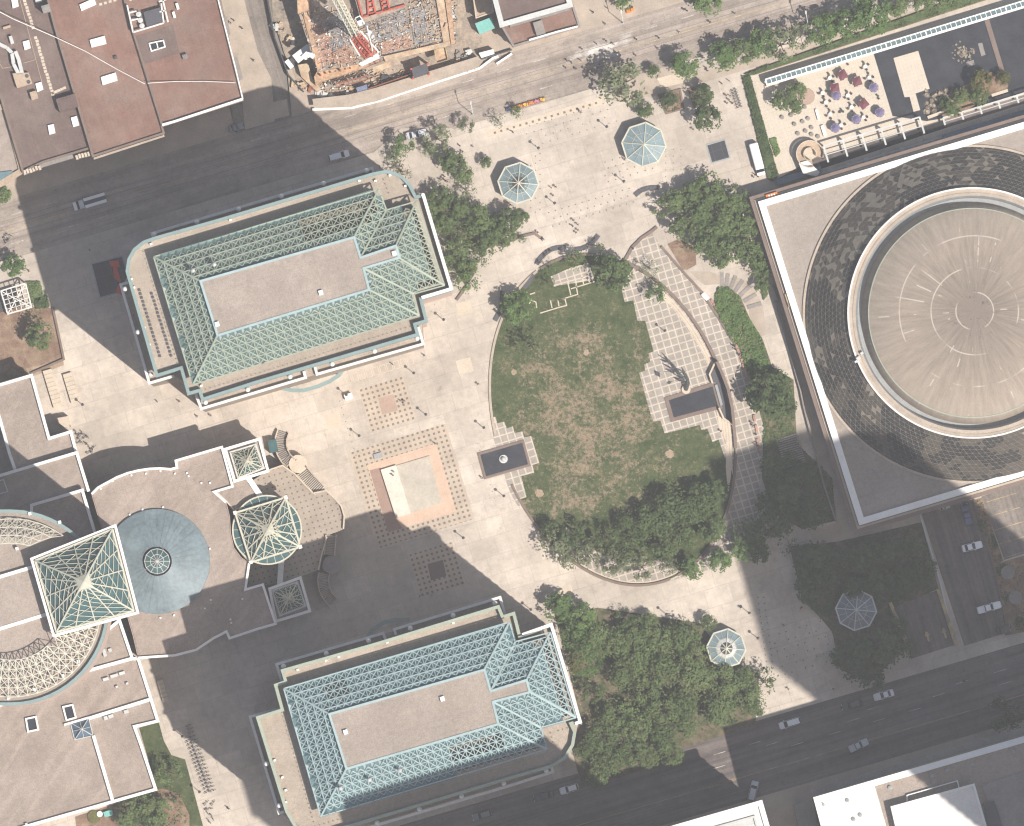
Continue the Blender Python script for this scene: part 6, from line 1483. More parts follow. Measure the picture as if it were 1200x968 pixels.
# ================================================================== VEGETATION
def leaf_card(mb, c, nrm, s, rnd):
    nrm = nrm.normalized(); a = nrm.cross(Vector((rnd.random()-.5, rnd.random()-.5, rnd.random()-.5)))
    if a.length < 1e-3: a = nrm.cross(Vector((1, 0, 0)))
    a.normalize(); d = nrm.cross(a); w = s*rnd.uniform(.7, 1.2); h = s*rnd.uniform(.5, .9)
    mb.add([c-a*w, c+d*h*.8-a*w*.1, c+a*w, c-d*h*.8+a*w*.1], [[0, 1, 2, 3]])
def crown_mesh(seed, lobes, per, leaf, hgt, spread, mat):
    rnd = random.Random(seed); mb = MB(); cs = []
    for i in range(lobes):
        a = rnd.uniform(0, 6.283); r = math.sqrt(rnd.random())*spread; z = hgt*(.95-.55*r*r)*rnd.uniform(.55, 1.0)
        cs.append((Vector((r*math.cos(a), r*math.sin(a), z)), rnd.uniform(.15, .33)*(1.1-.35*r)))
    for c, R_ in cs:
        for k in range(int(per*(R_/.27)**2)):
            while True:
                d = Vector((rnd.gauss(0, 1), rnd.gauss(0, 1), rnd.gauss(.25, 1)))
                if d.length > .1: break
            d.normalize(); p = c+Vector((d.x*R_*1.08, d.y*R_*1.08, d.z*R_*.75))*rnd.uniform(.6, 1.06)
            leaf_card(mb, p, d+Vector((rnd.gauss(0, .45), rnd.gauss(0, .45), .55+rnd.gauss(0, .35))), leaf*rnd.uniform(.7, 1.35), rnd)
    for k in range(int(lobes*per*.06)):                      # stray twigs at the edge
        a = rnd.uniform(0, 6.283); r = rnd.uniform(.65, .97)
        leaf_card(mb, Vector((r*math.cos(a), r*math.sin(a), hgt*rnd.uniform(.2, .6))), Vector((rnd.gauss(0, .4), rnd.gauss(0, .4), 1)), leaf, rnd)
    return mb.mesh('crown', mat, recalc=False)
def trunk_mesh(seed, hgt):
    rnd = random.Random(seed+99); mb = MB()
    mb.tube([(0, 0, -.02), (.02, .01, .3*hgt), (.0, .03, .7*hgt)], [.075, .05, .03], 7)
    for k in range(6):
        a = k*1.05+rnd.uniform(-.3, .3); L = rnd.uniform(.4, .75); z = hgt*rnd.uniform(.3, .55)
        mb.tube([(0.01, .01, z), (L*.5*math.cos(a), L*.5*math.sin(a), z+.22*hgt), (L*math.cos(a), L*math.sin(a), z+.36*hgt)], [.035, .022, .008], 5)
    return mb.mesh('trunk', 'bark')
KINDS = {'dense': (22, 78, .085, 1.55, .74), 'loose': (17, 42, .085, 1.6, .80), 'sparse': (13, 20, .085, 1.7, .84), 'big': (30, 82, .066, 1.35, .80)}
_crowns = {}
def tree_proto(kind, v, mat):
    k = (kind, v, mat)
    if k not in _crowns:
        lo, per, lf, hg, sp = KINDS[kind]
        _crowns[k] = (crown_mesh(hash((kind, v)) % 1000 if False else {'dense': 10, 'loose': 30, 'sparse': 50, 'big': 70}[kind]+v*7, lo, per, lf, hg, sp, mat), trunk_mesh({'dense': 1, 'loose': 2, 'sparse': 3, 'big': 4}[kind]+v*11, hg))
    return _crowns[k]
TREES = []
def tree(x, y, r, kind='dense', tone='mid', words=None, z=.15, grp=None):
    v = random.randrange(4); cr, tk = tree_proto(kind, v, 'leaf_'+tone)
    s = r*S
    # the photo position is the middle of the crown, which stands above the trunk's foot
    p = P(x, y, s*1.2); p.z = z
    o = thing('tree', 'x', 'tree', p, grp, random.uniform(0, 6.28)); o.scale = (s, s, s*random.uniform(.92, 1.08))
    lift = .85 if r < 20 else .5
    c_ = link('crown', cr, o); c_.location = (0, 0, lift); t_ = link('trunk', tk, o); t_.scale = (1, 1, 1+lift*.62); TREES.append((o, x, y, ('small ' if r < 12 else 'large ' if r > 21 else '')+('thin ' if kind == 'sparse' else '')+{'deep': 'dark', 'mid': 'green', 'pale': 'pale green', 'bright': 'bright green', 'olive': 'olive green'}[tone]+' '+words.replace('dark ', '').replace('small ', '').replace('thin ', ''))); return o
def grove(lst, kind, tone, words, grp): 
    for q in lst: tree(q[0], q[1], q[2], q[3] if len(q) > 3 else kind, q[4] if len(q) > 4 else tone, words, grp=grp)
grove([(730, 98, 31, 'loose', 'pale'), (766, 84, 9), (803, 77, 18, 'dense', 'bright'), (846, 66, 20, 'dense', 'bright'), (871, 60, 17), (893, 50, 20, 'dense', 'bright'), (915, 52, 22, 'loose', 'pale'), (938, 42, 17, 'loose', 'pale'), (962, 33, 21, 'dense', 'bright'), (990, 27, 19, 'dense', 'bright'), (1020, 17, 27, 'dense', 'bright'), (1052, 6, 15), (1081, 3, 14), (1106, -2, 12), (606, 156 if False else 131, 9, 'loose', 'bright')], 'dense', 'mid', 'street tree', 'trees along the upper street')
grove([(830, 4, 18, 'dense', 'bright'), (731, 2, 12, 'dense', 'bright'), (818, -2, 12), (790, -10, 10)], 'dense', 'mid', 'roadside tree', 'trees on the far side of the upper street')
grove([(472, 171, 15, 'loose', 'bright'), (462, 184, 10, 'loose'), (512, 162, 18, 'loose', 'pale'), (503, 175, 10, 'loose', 'bright'), (546, 147, 11, 'loose', 'pale'), (584, 141, 10, 'sparse', 'pale'), (532, 193, 16), (543, 205, 13), (522, 186, 12, 'loose'), (470, 200, 14, 'sparse', 'olive'), (517, 230, 16), (508, 250, 12), (546, 222, 14, 'sparse', 'pale'), (569, 190, 8)], 'dense', 'mid', 'plaza tree', 'trees beside the upper tower')
grove([(552, 272, 20, 'loose'), (576, 282, 18), (526, 262, 16), (532, 293, 18), (548, 328, 18, 'loose', 'bright'), (598, 258, 17), (613, 255, 8), (582, 262, 14), (564, 300, 14, 'loose'), (612, 280, 6, 'loose'), (506, 264, 14), (521, 316, 13, 'loose'), (560, 252, 16), (592, 276, 14), (500, 238, 13, 'loose'), (538, 244, 15), (545, 312, 15), (568, 268, 16)], 'dense', 'mid', 'leafy tree', 'trees between the upper tower and lawn')
grove([(756, 129, 11), (785, 119, 13), (823, 111, 14), (829, 139, 18)], 'dense', 'deep', 'round dark tree', 'round trees beside the upper glass kiosk')
grove([(675, 305, 14, 'loose'), (704, 295, 13, 'sparse', 'mid'), (643, 313, 10, 'sparse', 'bright'), (641, 330, 10, 'sparse', 'deep'), (607, 361, 22, 'dense', 'bright'), (622, 404, 19, 'sparse', 'deep'), (597, 352, 12, 'sparse', 'mid'), (718, 321, 24, 'dense', 'mid')], 'loose', 'mid', 'small tree', 'trees round the curved dark benches')
grove([(761, 314, 12, 'sparse', 'bright'), (769, 343, 14, 'loose', 'bright')], 'loose', 'bright', 'slender tree', 'slender trees on the gridded terrace')
grove([(790, 236, 16), (812, 228, 17), (776, 243, 14, 'loose'), (832, 222, 22), (862, 236, 20), (818, 252, 22), (845, 258, 24), (875, 262, 20), (800, 268, 17), (826, 284, 18), (858, 288, 22), (880, 296, 16), (842, 302, 14), (890, 316, 14), (893, 335, 10), (808, 288, 9, 'sparse')], 'dense', 'mid', 'tree of the upper grove', 'grove between the plaza and the hall')
grove([(902, 462, 29, 'dense', 'deep'), (885, 462, 15, 'dense', 'deep'), (912, 446, 14), (922, 476, 13)], 'dense', 'deep', 'dark round tree', 'trees beside the walk of the hall')
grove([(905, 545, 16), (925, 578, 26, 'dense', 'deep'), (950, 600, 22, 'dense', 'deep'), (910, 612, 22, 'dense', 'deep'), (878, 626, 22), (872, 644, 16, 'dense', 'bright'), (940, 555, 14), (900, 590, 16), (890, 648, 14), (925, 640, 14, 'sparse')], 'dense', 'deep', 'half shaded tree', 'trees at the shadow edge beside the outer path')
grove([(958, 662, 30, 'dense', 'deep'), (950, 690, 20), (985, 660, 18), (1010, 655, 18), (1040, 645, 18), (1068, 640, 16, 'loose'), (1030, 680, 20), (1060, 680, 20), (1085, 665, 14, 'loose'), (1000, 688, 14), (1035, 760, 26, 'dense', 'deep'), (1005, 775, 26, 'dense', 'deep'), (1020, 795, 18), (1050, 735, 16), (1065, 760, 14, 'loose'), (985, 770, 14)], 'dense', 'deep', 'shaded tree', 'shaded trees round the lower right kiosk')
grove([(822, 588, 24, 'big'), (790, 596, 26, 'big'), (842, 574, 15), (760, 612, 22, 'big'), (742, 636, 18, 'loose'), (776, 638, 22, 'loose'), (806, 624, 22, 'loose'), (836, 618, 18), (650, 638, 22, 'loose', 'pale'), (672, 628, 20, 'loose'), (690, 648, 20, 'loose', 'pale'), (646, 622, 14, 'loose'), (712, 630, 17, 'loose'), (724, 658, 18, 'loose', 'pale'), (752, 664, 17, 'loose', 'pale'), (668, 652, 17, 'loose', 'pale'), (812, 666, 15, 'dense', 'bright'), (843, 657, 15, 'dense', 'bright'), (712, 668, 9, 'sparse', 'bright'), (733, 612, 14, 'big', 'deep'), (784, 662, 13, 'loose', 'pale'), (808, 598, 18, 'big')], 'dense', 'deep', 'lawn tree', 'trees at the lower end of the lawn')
grove([(655, 712, 20, 'dense', 'bright'), (682, 722, 18, 'dense', 'bright'), (672, 742, 18, 'loose', 'bright'), (690, 760, 18, 'loose', 'bright'), (672, 778, 14, 'loose', 'olive'), (700, 742, 18), (722, 752, 20), (745, 742, 22, 'big'), (770, 752, 22, 'big'), (800, 745, 22, 'big'), (814, 768, 19, 'big'), (748, 775, 22, 'big'), (780, 785, 24, 'big'), (812, 795, 24, 'big'), (845, 800, 24, 'big'), (872, 812, 22, 'big'), (885, 826, 15), (842, 830, 22, 'big'), (732, 790, 20, 'big'), (755, 812, 20, 'big'), (722, 838, 22, 'big'), (745, 850, 22, 'big'), (775, 832, 24, 'big'), (800, 825, 20, 'big'), (705, 862, 22, 'big'), (780, 862, 22, 'big'), (788, 886, 15), (740, 880, 20, 'big'), (712, 890, 22, 'big'), (700, 912, 14), (690, 880, 16), (760, 888, 14), (808, 850, 16), (830, 730, 11), (760, 728, 12), (728, 722, 11, 'sparse'), (696, 812, 14, 'loose'), (682, 798, 8, 'sparse'), (708, 835, 12), (874, 792, 13)], 'big', 'mid', 'tree in the dense canopy', 'dense canopy beside the lower tower')
grove([(895, 798, 19, 'sparse', 'deep')], 'sparse', 'deep', 'thin dark tree', None)
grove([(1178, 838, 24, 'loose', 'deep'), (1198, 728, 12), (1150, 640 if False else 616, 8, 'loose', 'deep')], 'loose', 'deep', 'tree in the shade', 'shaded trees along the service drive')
grove([(198, 905, 17, 'loose'), (166, 946, 20, 'dense'), (188, 948, 14, 'dense'), (150, 960, 15, 'dense'), (176, 928, 10, 'sparse', 'olive'), (206, 935, 10, 'sparse'), (180, 968, 18, 'dense'), (146, 946, 14, 'sparse', 'deep')], 'dense', 'mid', 'garden tree', 'garden trees below the lower left roof')
grove([(16, 311, 15, 'dense', 'bright'), (2, 228, 12, 'dense', 'bright'), (47, 394, 18, 'dense', 'mid'), (40, 372, 11, 'sparse', 'deep')], 'dense', 'mid', 'tree', 'trees at the left edge')
grove([(915, 118, 13), (932, 108, 14), (930, 124, 12)], 'dense', 'mid', 'court tree', 'trees at the left of the pool court')
grove([(1150, 95, 14, 'dense', 'olive'), (1175, 92, 10, 'dense', 'olive'), (1127, 113, 11), (1148, 112, 13), (1116, 126, 12), (1106, 120, 8, 'dense', 'deep')], 'dense', 'mid', 'pool tree', 'trees in the pool planting bed')
TM = [('the upper octagonal kiosk', 754, 170), ('the dark centred kiosk', 607, 215), ('the lower sunlit kiosk', 851, 760), ('the shaded kiosk', 1003, 715), ('the bronze sculpture', 804, 450), ('the small reflecting pool', 590, 538), ('the lower tower corner', 675, 845), ('the upper tower corner', 525, 340), ('the concert hall corner', 895, 235), ('the pool rocks', 1098, 118), ('the lattice canopy', 18, 351), ('the service drive', 1110, 690), ('the spiral ramp', 949, 181)]
rank_labels(TREES, TM, '%s, %s to %s')
for o, x, y, w in TREES:
    if w == 'thin dark tree' and abs(x-895) < 1: o['label'] = 'thin dark tree alone between dense canopy and lower sunlit kiosk'
# low planting as leaf cover
def cover(name, poly, n_, z0, z1, leaf, mat, label=None, cat=None, kind='stuff', seed=3):
    rnd = random.Random(seed+n_); mb = MB(); xs = [p[0] for p in poly]; ys = [p[1] for p in poly]; k = 0
    lumps = [(rnd.uniform(min(xs), max(xs)), rnd.uniform(min(ys), max(ys)), rnd.uniform(2.5, 7)) for _ in range(max(6, n_//70))]
    while k < n_:
        if rnd.random() < .7:
            l = rnd.choice(lumps); x, y = rnd.gauss(l[0], l[2]*.5), rnd.gauss(l[1], l[2]*.5); hh = 1
        else: x, y, hh = rnd.uniform(min(xs), max(xs)), rnd.uniform(min(ys), max(ys)), .5
        k += .25
        if not inside((x, y), poly): continue
        k += .75
        leaf_card(mb, P(x, y, z0+(z1-z0)*rnd.random()**.6*hh), Vector((rnd.gauss(0, .5), rnd.gauss(0, .5), 1)), leaf*rnd.uniform(.6, 1.3), rnd)
    if label: mb.prism(pp(poly), z0-.1, z0+(z1-z0)*.62)
    o = link(name, mb.mesh(name, mat, P(*poly[0], z0) if label else (0, 0, 0), recalc=False), None, P(*poly[0], z0) if label else None)
    if label: tag(o, label, cat)
    else: o['kind'] = kind
    return o
cover('ivy_cover', [(840, 338), (852, 335), (867, 348), (877, 372), (893, 398), (903, 430), (880, 443), (868, 418), (852, 388), (837, 360)], 6500, .2, 1.1, .32, 'leaf_bright')
cover('ground_cover', [(880, 440), (905, 430), (928, 445), (932, 510), (925, 545), (895, 560), (895, 500)], 4500, .2, .9, .32, 'leaf_mid')
cover('ground_cover', [(900, 550), (935, 520), (975, 560), (980, 608), (940, 620), (905, 600)], 3500, .2, .9, .34, 'leaf_mid')
cover('ground_cover', [(930, 645), (980, 637), (1078, 614), (1099, 690), (1046, 708), (1060, 755), (1020, 798), (985, 780), (975, 740), (940, 700)], 6500, .2, 1.0, .36, 'leaf_deep')
cover('ground_cover', [(648, 706), (690, 715), (820, 732), (850, 775), (885, 800), (880, 840), (800, 868), (700, 912), (672, 868), (684, 850), (662, 765)], 2600, .2, .8, .34, 'leaf_deep')
cover('ground_cover', [(655, 712), (700, 725), (712, 770), (690, 800), (672, 790), (660, 760)], 2600, .2, .6, .28, 'leaf_bright')
cover('ground_cover', [(1142, 588), (1150, 584), (1175, 657), (1166, 662)], 500, .2, .8, .26, 'leaf_deep')
cover('ground_cover', [(1164, 664), (1230, 644), (1230, 730), (1178, 743)], 900, .2, .6, .26, 'leaf_deep')
cover('ground_cover', [(188, 926), (212, 932), (220, 965), (150, 970), (150, 945)], 700, .2, .8, .3, 'leaf_mid')
def hedge(poly, n_, z1, mat, label): cover('hedge', poly, n_, .2, z1, .26, mat, label, 'hedge')
hedge([(872, 87), (882, 88), (1150, 1), (1230, -25), (1228, -32), (1140, -8)], 11000, 1.3, 'leaf_deep', 'long clipped dark hedge between upper street and glazed canopy')
hedge([(870, 90), (879, 88), (912, 205), (906, 213), (900, 210)], 6000, 1.3, 'leaf_deep', 'clipped hedge running down the left side of the pool court')
hedge([(902, 163), (909, 161), (914, 178), (909, 184)], 500, 1.0, 'leaf_bright', 'short bright hedge inside the left of the pool court')
hedge([(884, 300), (890, 297), (900, 345), (895, 352)], 700, 1.4, 'leaf_deep', 'dark hedge strip between the upper grove and hall wall')
hedge([(31, 330), (47, 330), (52, 350), (36, 356)], 800, 1.3, 'leaf_mid', 'hedge block to the right of the square lattice canopy')
hedge([(40, 350), (55, 346), (58, 360), (42, 362)], 600, 1.3, 'leaf_deep', 'lower hedge block above the brown planting bed')
# flower boxes along the kerb
for i, cl in enumerate(('flower_blue', 'flower_orange', 'flower_orange', 'flower_yellow', 'flower_orange', 'flower_pink', 'flower_yellow')):
    x = 596+i*6.6; y = 128-.285*(x-596)
    t = thing('flower_box', ['blue cushioned planter box at the left end of the kerbside row', 'orange planter box second from the left of the kerbside row', 'orange planter box third from the left of the kerbside row', 'yellow planter box in the middle of the kerbside row', 'orange planter box third from the right of the kerbside row', 'pink planter box second from the right of the kerbside row', 'yellow planter box at the right end of the kerbside row'][i], 'planter', P(x, y, .01), 'colourful kerbside planter boxes')
    b = MB(); b.box(P(x, y, .01), 1.25, .9, .55, ANG); part(t, 'box', b, 'rust')
    b = MB()
    for k in range(26): b.ball(P(x+random.uniform(-2.6, 2.6), y+random.uniform(-1.6, 1.6), .58+random.random()*.15), .15, 5)
    part(t, 'cushion', b, cl)
for i, cl in enumerate(('orange_sign', 'flower_orange')):
    b = MB(); x, y = 736+i*5, 13-i*2; b.box(P(x, y, .13), .9, .9, .7, .3); b.box(P(x, y, .83), .6, .6, .3, .6); single('traffic_barrel', b, cl, '%s orange barrier on the far kerb of the upper street' % ('left' if i == 0 else 'right'), 'barrier', P(x, y, .13))
# tree pits with frames
for q, w in (([(772, 112), (797, 105), (801, 127), (781, 133)], 'left'), ([(807, 105), (825, 99), (832, 120), (814, 126)], 'right')):
    b = MB(); b.strip([P(*v).to_2d() for v in q], .45, .13, .55, True, 0, 0); single('planter_kerb', b, 'brown_stone', 'square kerb of the %s tree planter beside the upper kiosk' % w, 'planter', P(*q[0], .13))
    sheet('planting_bed', q, .2, 'bed_soil')
# ================================================================== VEHICLES
def loft(mb, secs, m=0):
    """secs: list of closed cross-sections (same point count)"""
    n = len(secs[0]); vs = [p for s_ in secs for p in s_]; fs = []
    for i in range(len(secs)-1):
        for k in range(n): fs.append([i*n+k, i*n+(k+1) % n, (i+1)*n+(k+1) % n, (i+1)*n+k])
    fs += [list(range(n))[::-1], list(range((len(secs)-1)*n, len(secs)*n))]
    return mb.add(vs, fs, m)
def make_car(kind, paint, L=4.7, W=1.82):
    t = thing('car', 'x', 'car', (0, 0, 0)); h = L/2; w = W/2
    # x forward. section: half width, sill height, shoulder height
    def sec(x, hw, z0, z1): return [(x, -hw, z0), (x, -hw*1.0, (z0+z1)/2), (x, -hw*.93, z1), (x, hw*.93, z1), (x, hw, (z0+z1)/2), (x, hw, z0)]
    hood = .92 if kind != 'pickup' else 1.02; tail = {'sedan': .98, 'suv': 1.05, 'van': 1.05, 'pickup': 1.0, 'coupe': .95}[kind]
    b = MB(); loft(b, [sec(-h, w*.80, .38, .72), sec(-h+.18, w*.93, .28, tail), sec(-h*.5, w, .24, tail+.02), sec(0, w, .22, .98), sec(h*.42, w, .24, hood+.04), sec(h*.8, w*.96, .26, hood-.08), sec(h-.12, w*.86, .3, .72), sec(h, w*.7, .4, .6)]); body = part(t, 'body', b, paint, smooth=False)
    # cabin
    roofz = {'sedan': 1.44, 'suv': 1.68, 'van': 1.78, 'pickup': 1.76, 'coupe': 1.35}[kind]
    xf0, xf1, xr1, xr0 = {'sedan': (.75, .05, -1.0, -1.65), 'suv': (.85, .25, -1.75, -2.15), 'van': (1.25, .55, -2.05, -2.3), 'pickup': (.85, .3, -.65, -.85), 'coupe': (.6, -.05, -.9, -1.5)}[kind]
    k = L/4.7; xf0, xf1, xr1, xr0 = (q*k for q in (xf0, xf1, xr1, xr0))
    zb = .95; wb, wt = w*.90, w*.74
    A = [(xf0, -wb, zb), (xf0, wb, zb), (xr0, wb, zb), (xr0, -wb, zb)]; T = [(xf1, -wt, roofz), (xf1, wt, roofz), (xr1, wt, roofz), (xr1, -wt, roofz)]
    def quad(a, b_, c, d, name, mat): q = MB(); q.add([a, b_, c, d], [[0, 1, 2, 3]]); return part(t, name, q, mat)
    quad(A[0], A[1], T[1], T[0], 'windscreen', 'dark_glass'); quad(A[2], A[3], T[3], T[2], 'rear_window', 'dark_glass')
    quad(A[1], A[2], T[2], T[1], 'side_window', 'dark_glass'); quad(A[3], A[0], T[0], T[3], 'side_window', 'dark_glass')
    b = MB(); b.prism([(p[0], p[1]) for p in T], roofz-.03, roofz+.03, 0, True); 
    for p, q in zip(A, T): b.bar(p, q, .09)
    b.bar(((xf1+xr1)/2, -wb, zb), ((xf1+xr1)/2, -wt, roofz), .1); b.bar(((xf1+xr1)/2, wb, zb), ((xf1+xr1)/2, wt, roofz), .1)
    rf = part(t, 'roof', b, paint, recalc=False)
    if kind == 'pickup':
        b = MB(); b.prism([(-h+.25, -w*.78), (xr0-.1, -w*.78), (xr0-.1, w*.78), (-h+.25, w*.78)], tail-.02, tail+.03); part(t, 'cargo_bed', b, paint)
        b = MB()
        for s_ in (-1, 1): b.bar((-h+.2, s_*w*.84, tail+.06), (xr0, s_*w*.84, tail+.06), .12, .14)
        part(t, 'bed_rail', b, paint)
    if kind == 'suv':
        b = MB()
        for s_ in (-1, 1): b.bar((xf1-.1, s_*wt*.92, roofz+.07), (xr1+.1, s_*wt*.92, roofz+.07), .05)
        part(t, 'roof_rail', b, 'dark_metal')
    for sx in (-1, 1):
        for sy in (-1, 1):
            b = MB(); cxx = sx*L*.295; y0 = sy*(w-.2); prof = [(.19, 0), (.33, 0), (.33, .2), (.19, .2)]
            vs = []; n = 14
            for r, yy in prof:
                for i in range(n): a = 6.2832*i/n; vs.append((cxx+r*math.cos(a), y0+sy*yy-sy*.0, .33+r*math.sin(a)))
            b.add(vs, [[j*n+i, j*n+(i+1) % n, ((j+1) % 4)*n+(i+1) % n, ((j+1) % 4)*n+i] for j in range(4) for i in range(n)]); wh = part(t, 'wheel', b, 'black_rubber')
            b = MB(); b.add([(cxx+.19*math.cos(6.2832*i/n), y0+sy*.17, .33+.19*math.sin(6.2832*i/n)) for i in range(n)], [list(range(n))]); rm = part(t, 'rim', b, 'light_metal'); rm.parent = wh
    for s_ in (-1, 1):
        b = MB(); b.box((h-.16, s_*w*.62, .62), .14, .34, .13); part(t, 'headlight', b, 'headlight')
        b = MB(); b.box((-h+.12, s_*w*.68, .72), .14, .26, .16); part(t, 'taillight', b, 'taillight')
        b = MB(); b.box((xf0-.12, s_*(w+.08), .98), .14, .2, .12); part(t, 'mirror', b, paint)
    return t
cars = {}
def car(x, y, deg, kind, paint, label, L=4.7, z=.02, grp='cars in the streets'):
    """deg: heading in the photo, 0 = right, 90 = up"""
    k = (kind, paint, L); loc = P(x, y, z)
    if k not in cars: cars[k] = o = make_car(kind, paint, L); o.location = loc; o.rotation_euler = (0, 0, math.radians(deg))
    else: o = copy_tree(cars[k], loc, math.radians(deg))
    o['label'] = label; o['group'] = grp; return o
car(397, 182.5, 16, 'van', 'paint_white', 'pale van in the shaded upper street above the tower', 5.0)
car(487.5, 157.5, 12, 'coupe', 'paint_silver', 'silver car half under the trees beside the upper tower', 5.0, .15)
car(277, 149.5, 17, 'coupe', 'paint_grey', 'small grey car in deep shade below the brown roofs', 3.6)
car(1139, 640.5, 14, 'sedan', 'paint_white', 'white sedan with black roof glass on the service drive', 4.9, .18)
car(1159, 712, 196-180, 'pickup', 'paint_white', 'white pickup truck in shade on the service drive', 5.8, .18)
car(925.5, 847.5, 197, 'van', 'paint_white', 'white minivan in the shaded lower street, nearest to the sunlit strip', 5.2)
car(1035.5, 814.5, 196, 'sedan', 'paint_white', 'white sedan with dark glass beside the shaded trees kerb', 4.9)
car(1006, 873.5, 25, 'pickup', 'paint_silver', 'silver pickup truck turning across the lower street', 4.9)
car(998, 826, 195, 'suv', 'paint_dark', 'dark car parked at the kerb behind the white sedan', 5.0)
car(882.5, 927, 76, 'van', 'paint_silver', 'grey van turning beside the white roofed block', 4.9)
car(667, 924.5, 197, 'suv', 'paint_white', 'white car with dark windscreen below the lower tower corner', 4.6)
car(637, 933, 195, 'sedan', 'paint_dark', 'dark car behind the white car below the lower tower', 4.9)
car(565, 955.5, 196, 'suv', 'paint_grey', 'grey car in shade below the lower tower terrace', 4.8)
car(1133, 603, 105, 'pickup', 'paint_blue', 'dark blue pickup truck at the top of the service drive', 5.2, .18)
car(1106, 593, 15, 'coupe', 'paint_sand', 'small sand coloured car under the hall wall', 2.8, .18)
car(1176, 738, 15, 'coupe', 'paint_dark', 'small dark car at the lower right of the service drive', 3.4, .18)
# flatbed truck
t = thing('flatbed_truck', 'flatbed truck with two long white lockers in the shaded upper street', 'truck', P(105, 237, .01), None, ANG+math.pi)
def tp_(name, b, mat):     # local part of a rotated thing
    return link(name, b.mesh(name, mat), t)
b = MB(); b.box((0, 0, .5), 7.6, 1.9, .4); tp_('chassis', b, 'dark_metal')
b = MB(); b.box((-1.35, 0, .9), 5.2, 2.2, .5); tp_('flatbed', b, 'bench_dark')
for s_ in (-1, 1):
    b = MB(); b.box((-1.35, s_*.82, 1.4), 5.2, .72, .8); tp_('side_locker', b, 'paint_white')
b = MB(); loft(b, [[(x, -1.0, .6), (x, -1.0, z), (x, 1.0, z), (x, 1.0, .6)] for x, z in ((1.4, 2.1), (2.2, 2.15), (2.5, 2.1))]); tp_('cab', b, 'paint_silver')
b = MB(); b.add([(2.52, -.95, 2.08), (2.52, .95, 2.08), (3.1, .98, 1.3), (3.1, -.98, 1.3)], [[0, 1, 2, 3]]); tp_('windscreen', b, 'dark_glass')
b = MB(); loft(b, [[(x, -1.0, .6), (x, -1.0, z), (x, 1.0, z), (x, 1.0, .6)] for x, z in ((2.5, 1.28), (3.1, 1.28), (3.9, 1.1))]); tp_('bonnet', b, 'paint_white')
for x in (2.9, -1.2, -2.8):
    for s_ in (-1, 1):
        b = MB(); vs = []
        for yy in (0, .28):
            for i in range(12): vs.append((x+.45*math.cos(i*.5236), s_*(.75+yy), .46+.45*math.sin(i*.5236)))
        b.add(vs, [[i, (i+1) % 12, 12+(i+1) % 12, 12+i] for i in range(12)]+[list(range(12)), list(range(12, 24))]); tp_('wheel', b, 'black_rubber')
# white bus on the plaza
t = thing('minibus', 'white minibus parked on the plaza beside the court hedge', 'bus', P(887.5, 187, .14), None, math.radians(105)+math.pi)
b = MB(); secs = []
for x, hw, z in ((-3.9, .95, 2.4), (-3.7, 1.05, 2.6), (2.0, 1.05, 2.6), (2.4, 1.0, 2.5)): secs.append([(x, -hw, .4), (x, -hw, z-.2), (x, -hw+.2, z), (x, hw-.2, z), (x, hw, z-.2), (x, hw, .4)])
loft(b, secs); tp_('body', b, 'paint_white')
b = MB(); b.add([(2.42, -.85, 2.4), (2.42, .85, 2.4), (3.1, .95, 1.5), (3.1, -.95, 1.5)], [[0, 1, 2, 3]]); tp_('windscreen', b, 'dark_glass')
b = MB(); loft(b, [[(x, -1.0, .4), (x, -.95, z), (x, .95, z), (x, 1.0, .4)] for x, z in ((2.3, 1.48), (3.1, 1.45), (3.8, 1.15))]); tp_('bonnet', b, 'paint_white')
for s_ in (-1, 1):
    b = MB(); b.add([(-3.4, s_*1.06, 1.3), (2.0, s_*1.06, 1.3), (2.0, s_*1.06, 2.2), (-3.4, s_*1.06, 2.2)], [[0, 1, 2, 3]]); tp_('side_window', b, 'dark_glass')
    b = MB(); b.box((3.7, s_*.7, .8), .2, .3, .2); tp_('headlight', b, 'headlight')
    for x in (2.6, -2.4):
        b = MB(); vs = []
        for yy in (0, .26):
            for i in range(12): vs.append((x+.4*math.cos(i*.5236), s_*(.8+yy), .4+.4*math.sin(i*.5236)))
        b.add(vs, [[i, (i+1) % 12, 12+(i+1) % 12, 12+i] for i in range(12)]+[list(range(12)), list(range(12, 24))]); tp_('wheel', b, 'black_rubber')
b = MB(); b.box((-1.5, 0, 2.6), 1.2, .9, .22); b.box((.6, 0, 2.6), .7, .6, .12); tp_('roof_hatch', b, 'paint_white')
# white site truck
t = thing('site_truck', 'white tipper truck parked in the corner of the building site', 'truck', P(350, 67, .16), None, math.radians(218))
b = MB(); b.box((-1.2, 0, .9), 4.4, 2.3, 1.5); tp_('tipper_box', b, 'paint_white')
b = MB(); loft(b, [[(x, -1.1, .5), (x, -1.1, z), (x, 1.1, z), (x, 1.1, .5)] for x, z in ((2.2, 2.5), (3.3, 2.45), (3.7, 1.4))]); tp_('cab', b, 'paint_white')
b = MB(); b.add([(3.32, -.95, 2.42), (3.32, .95, 2.42), (3.72, .95, 1.42), (3.72, -.95, 1.42)], [[0, 1, 2, 3]]); tp_('windscreen', b, 'dark_glass')
b = MB(); b.box((0, 0, .5), 6.2, 1.8, .35); tp_('chassis', b, 'dark_metal')
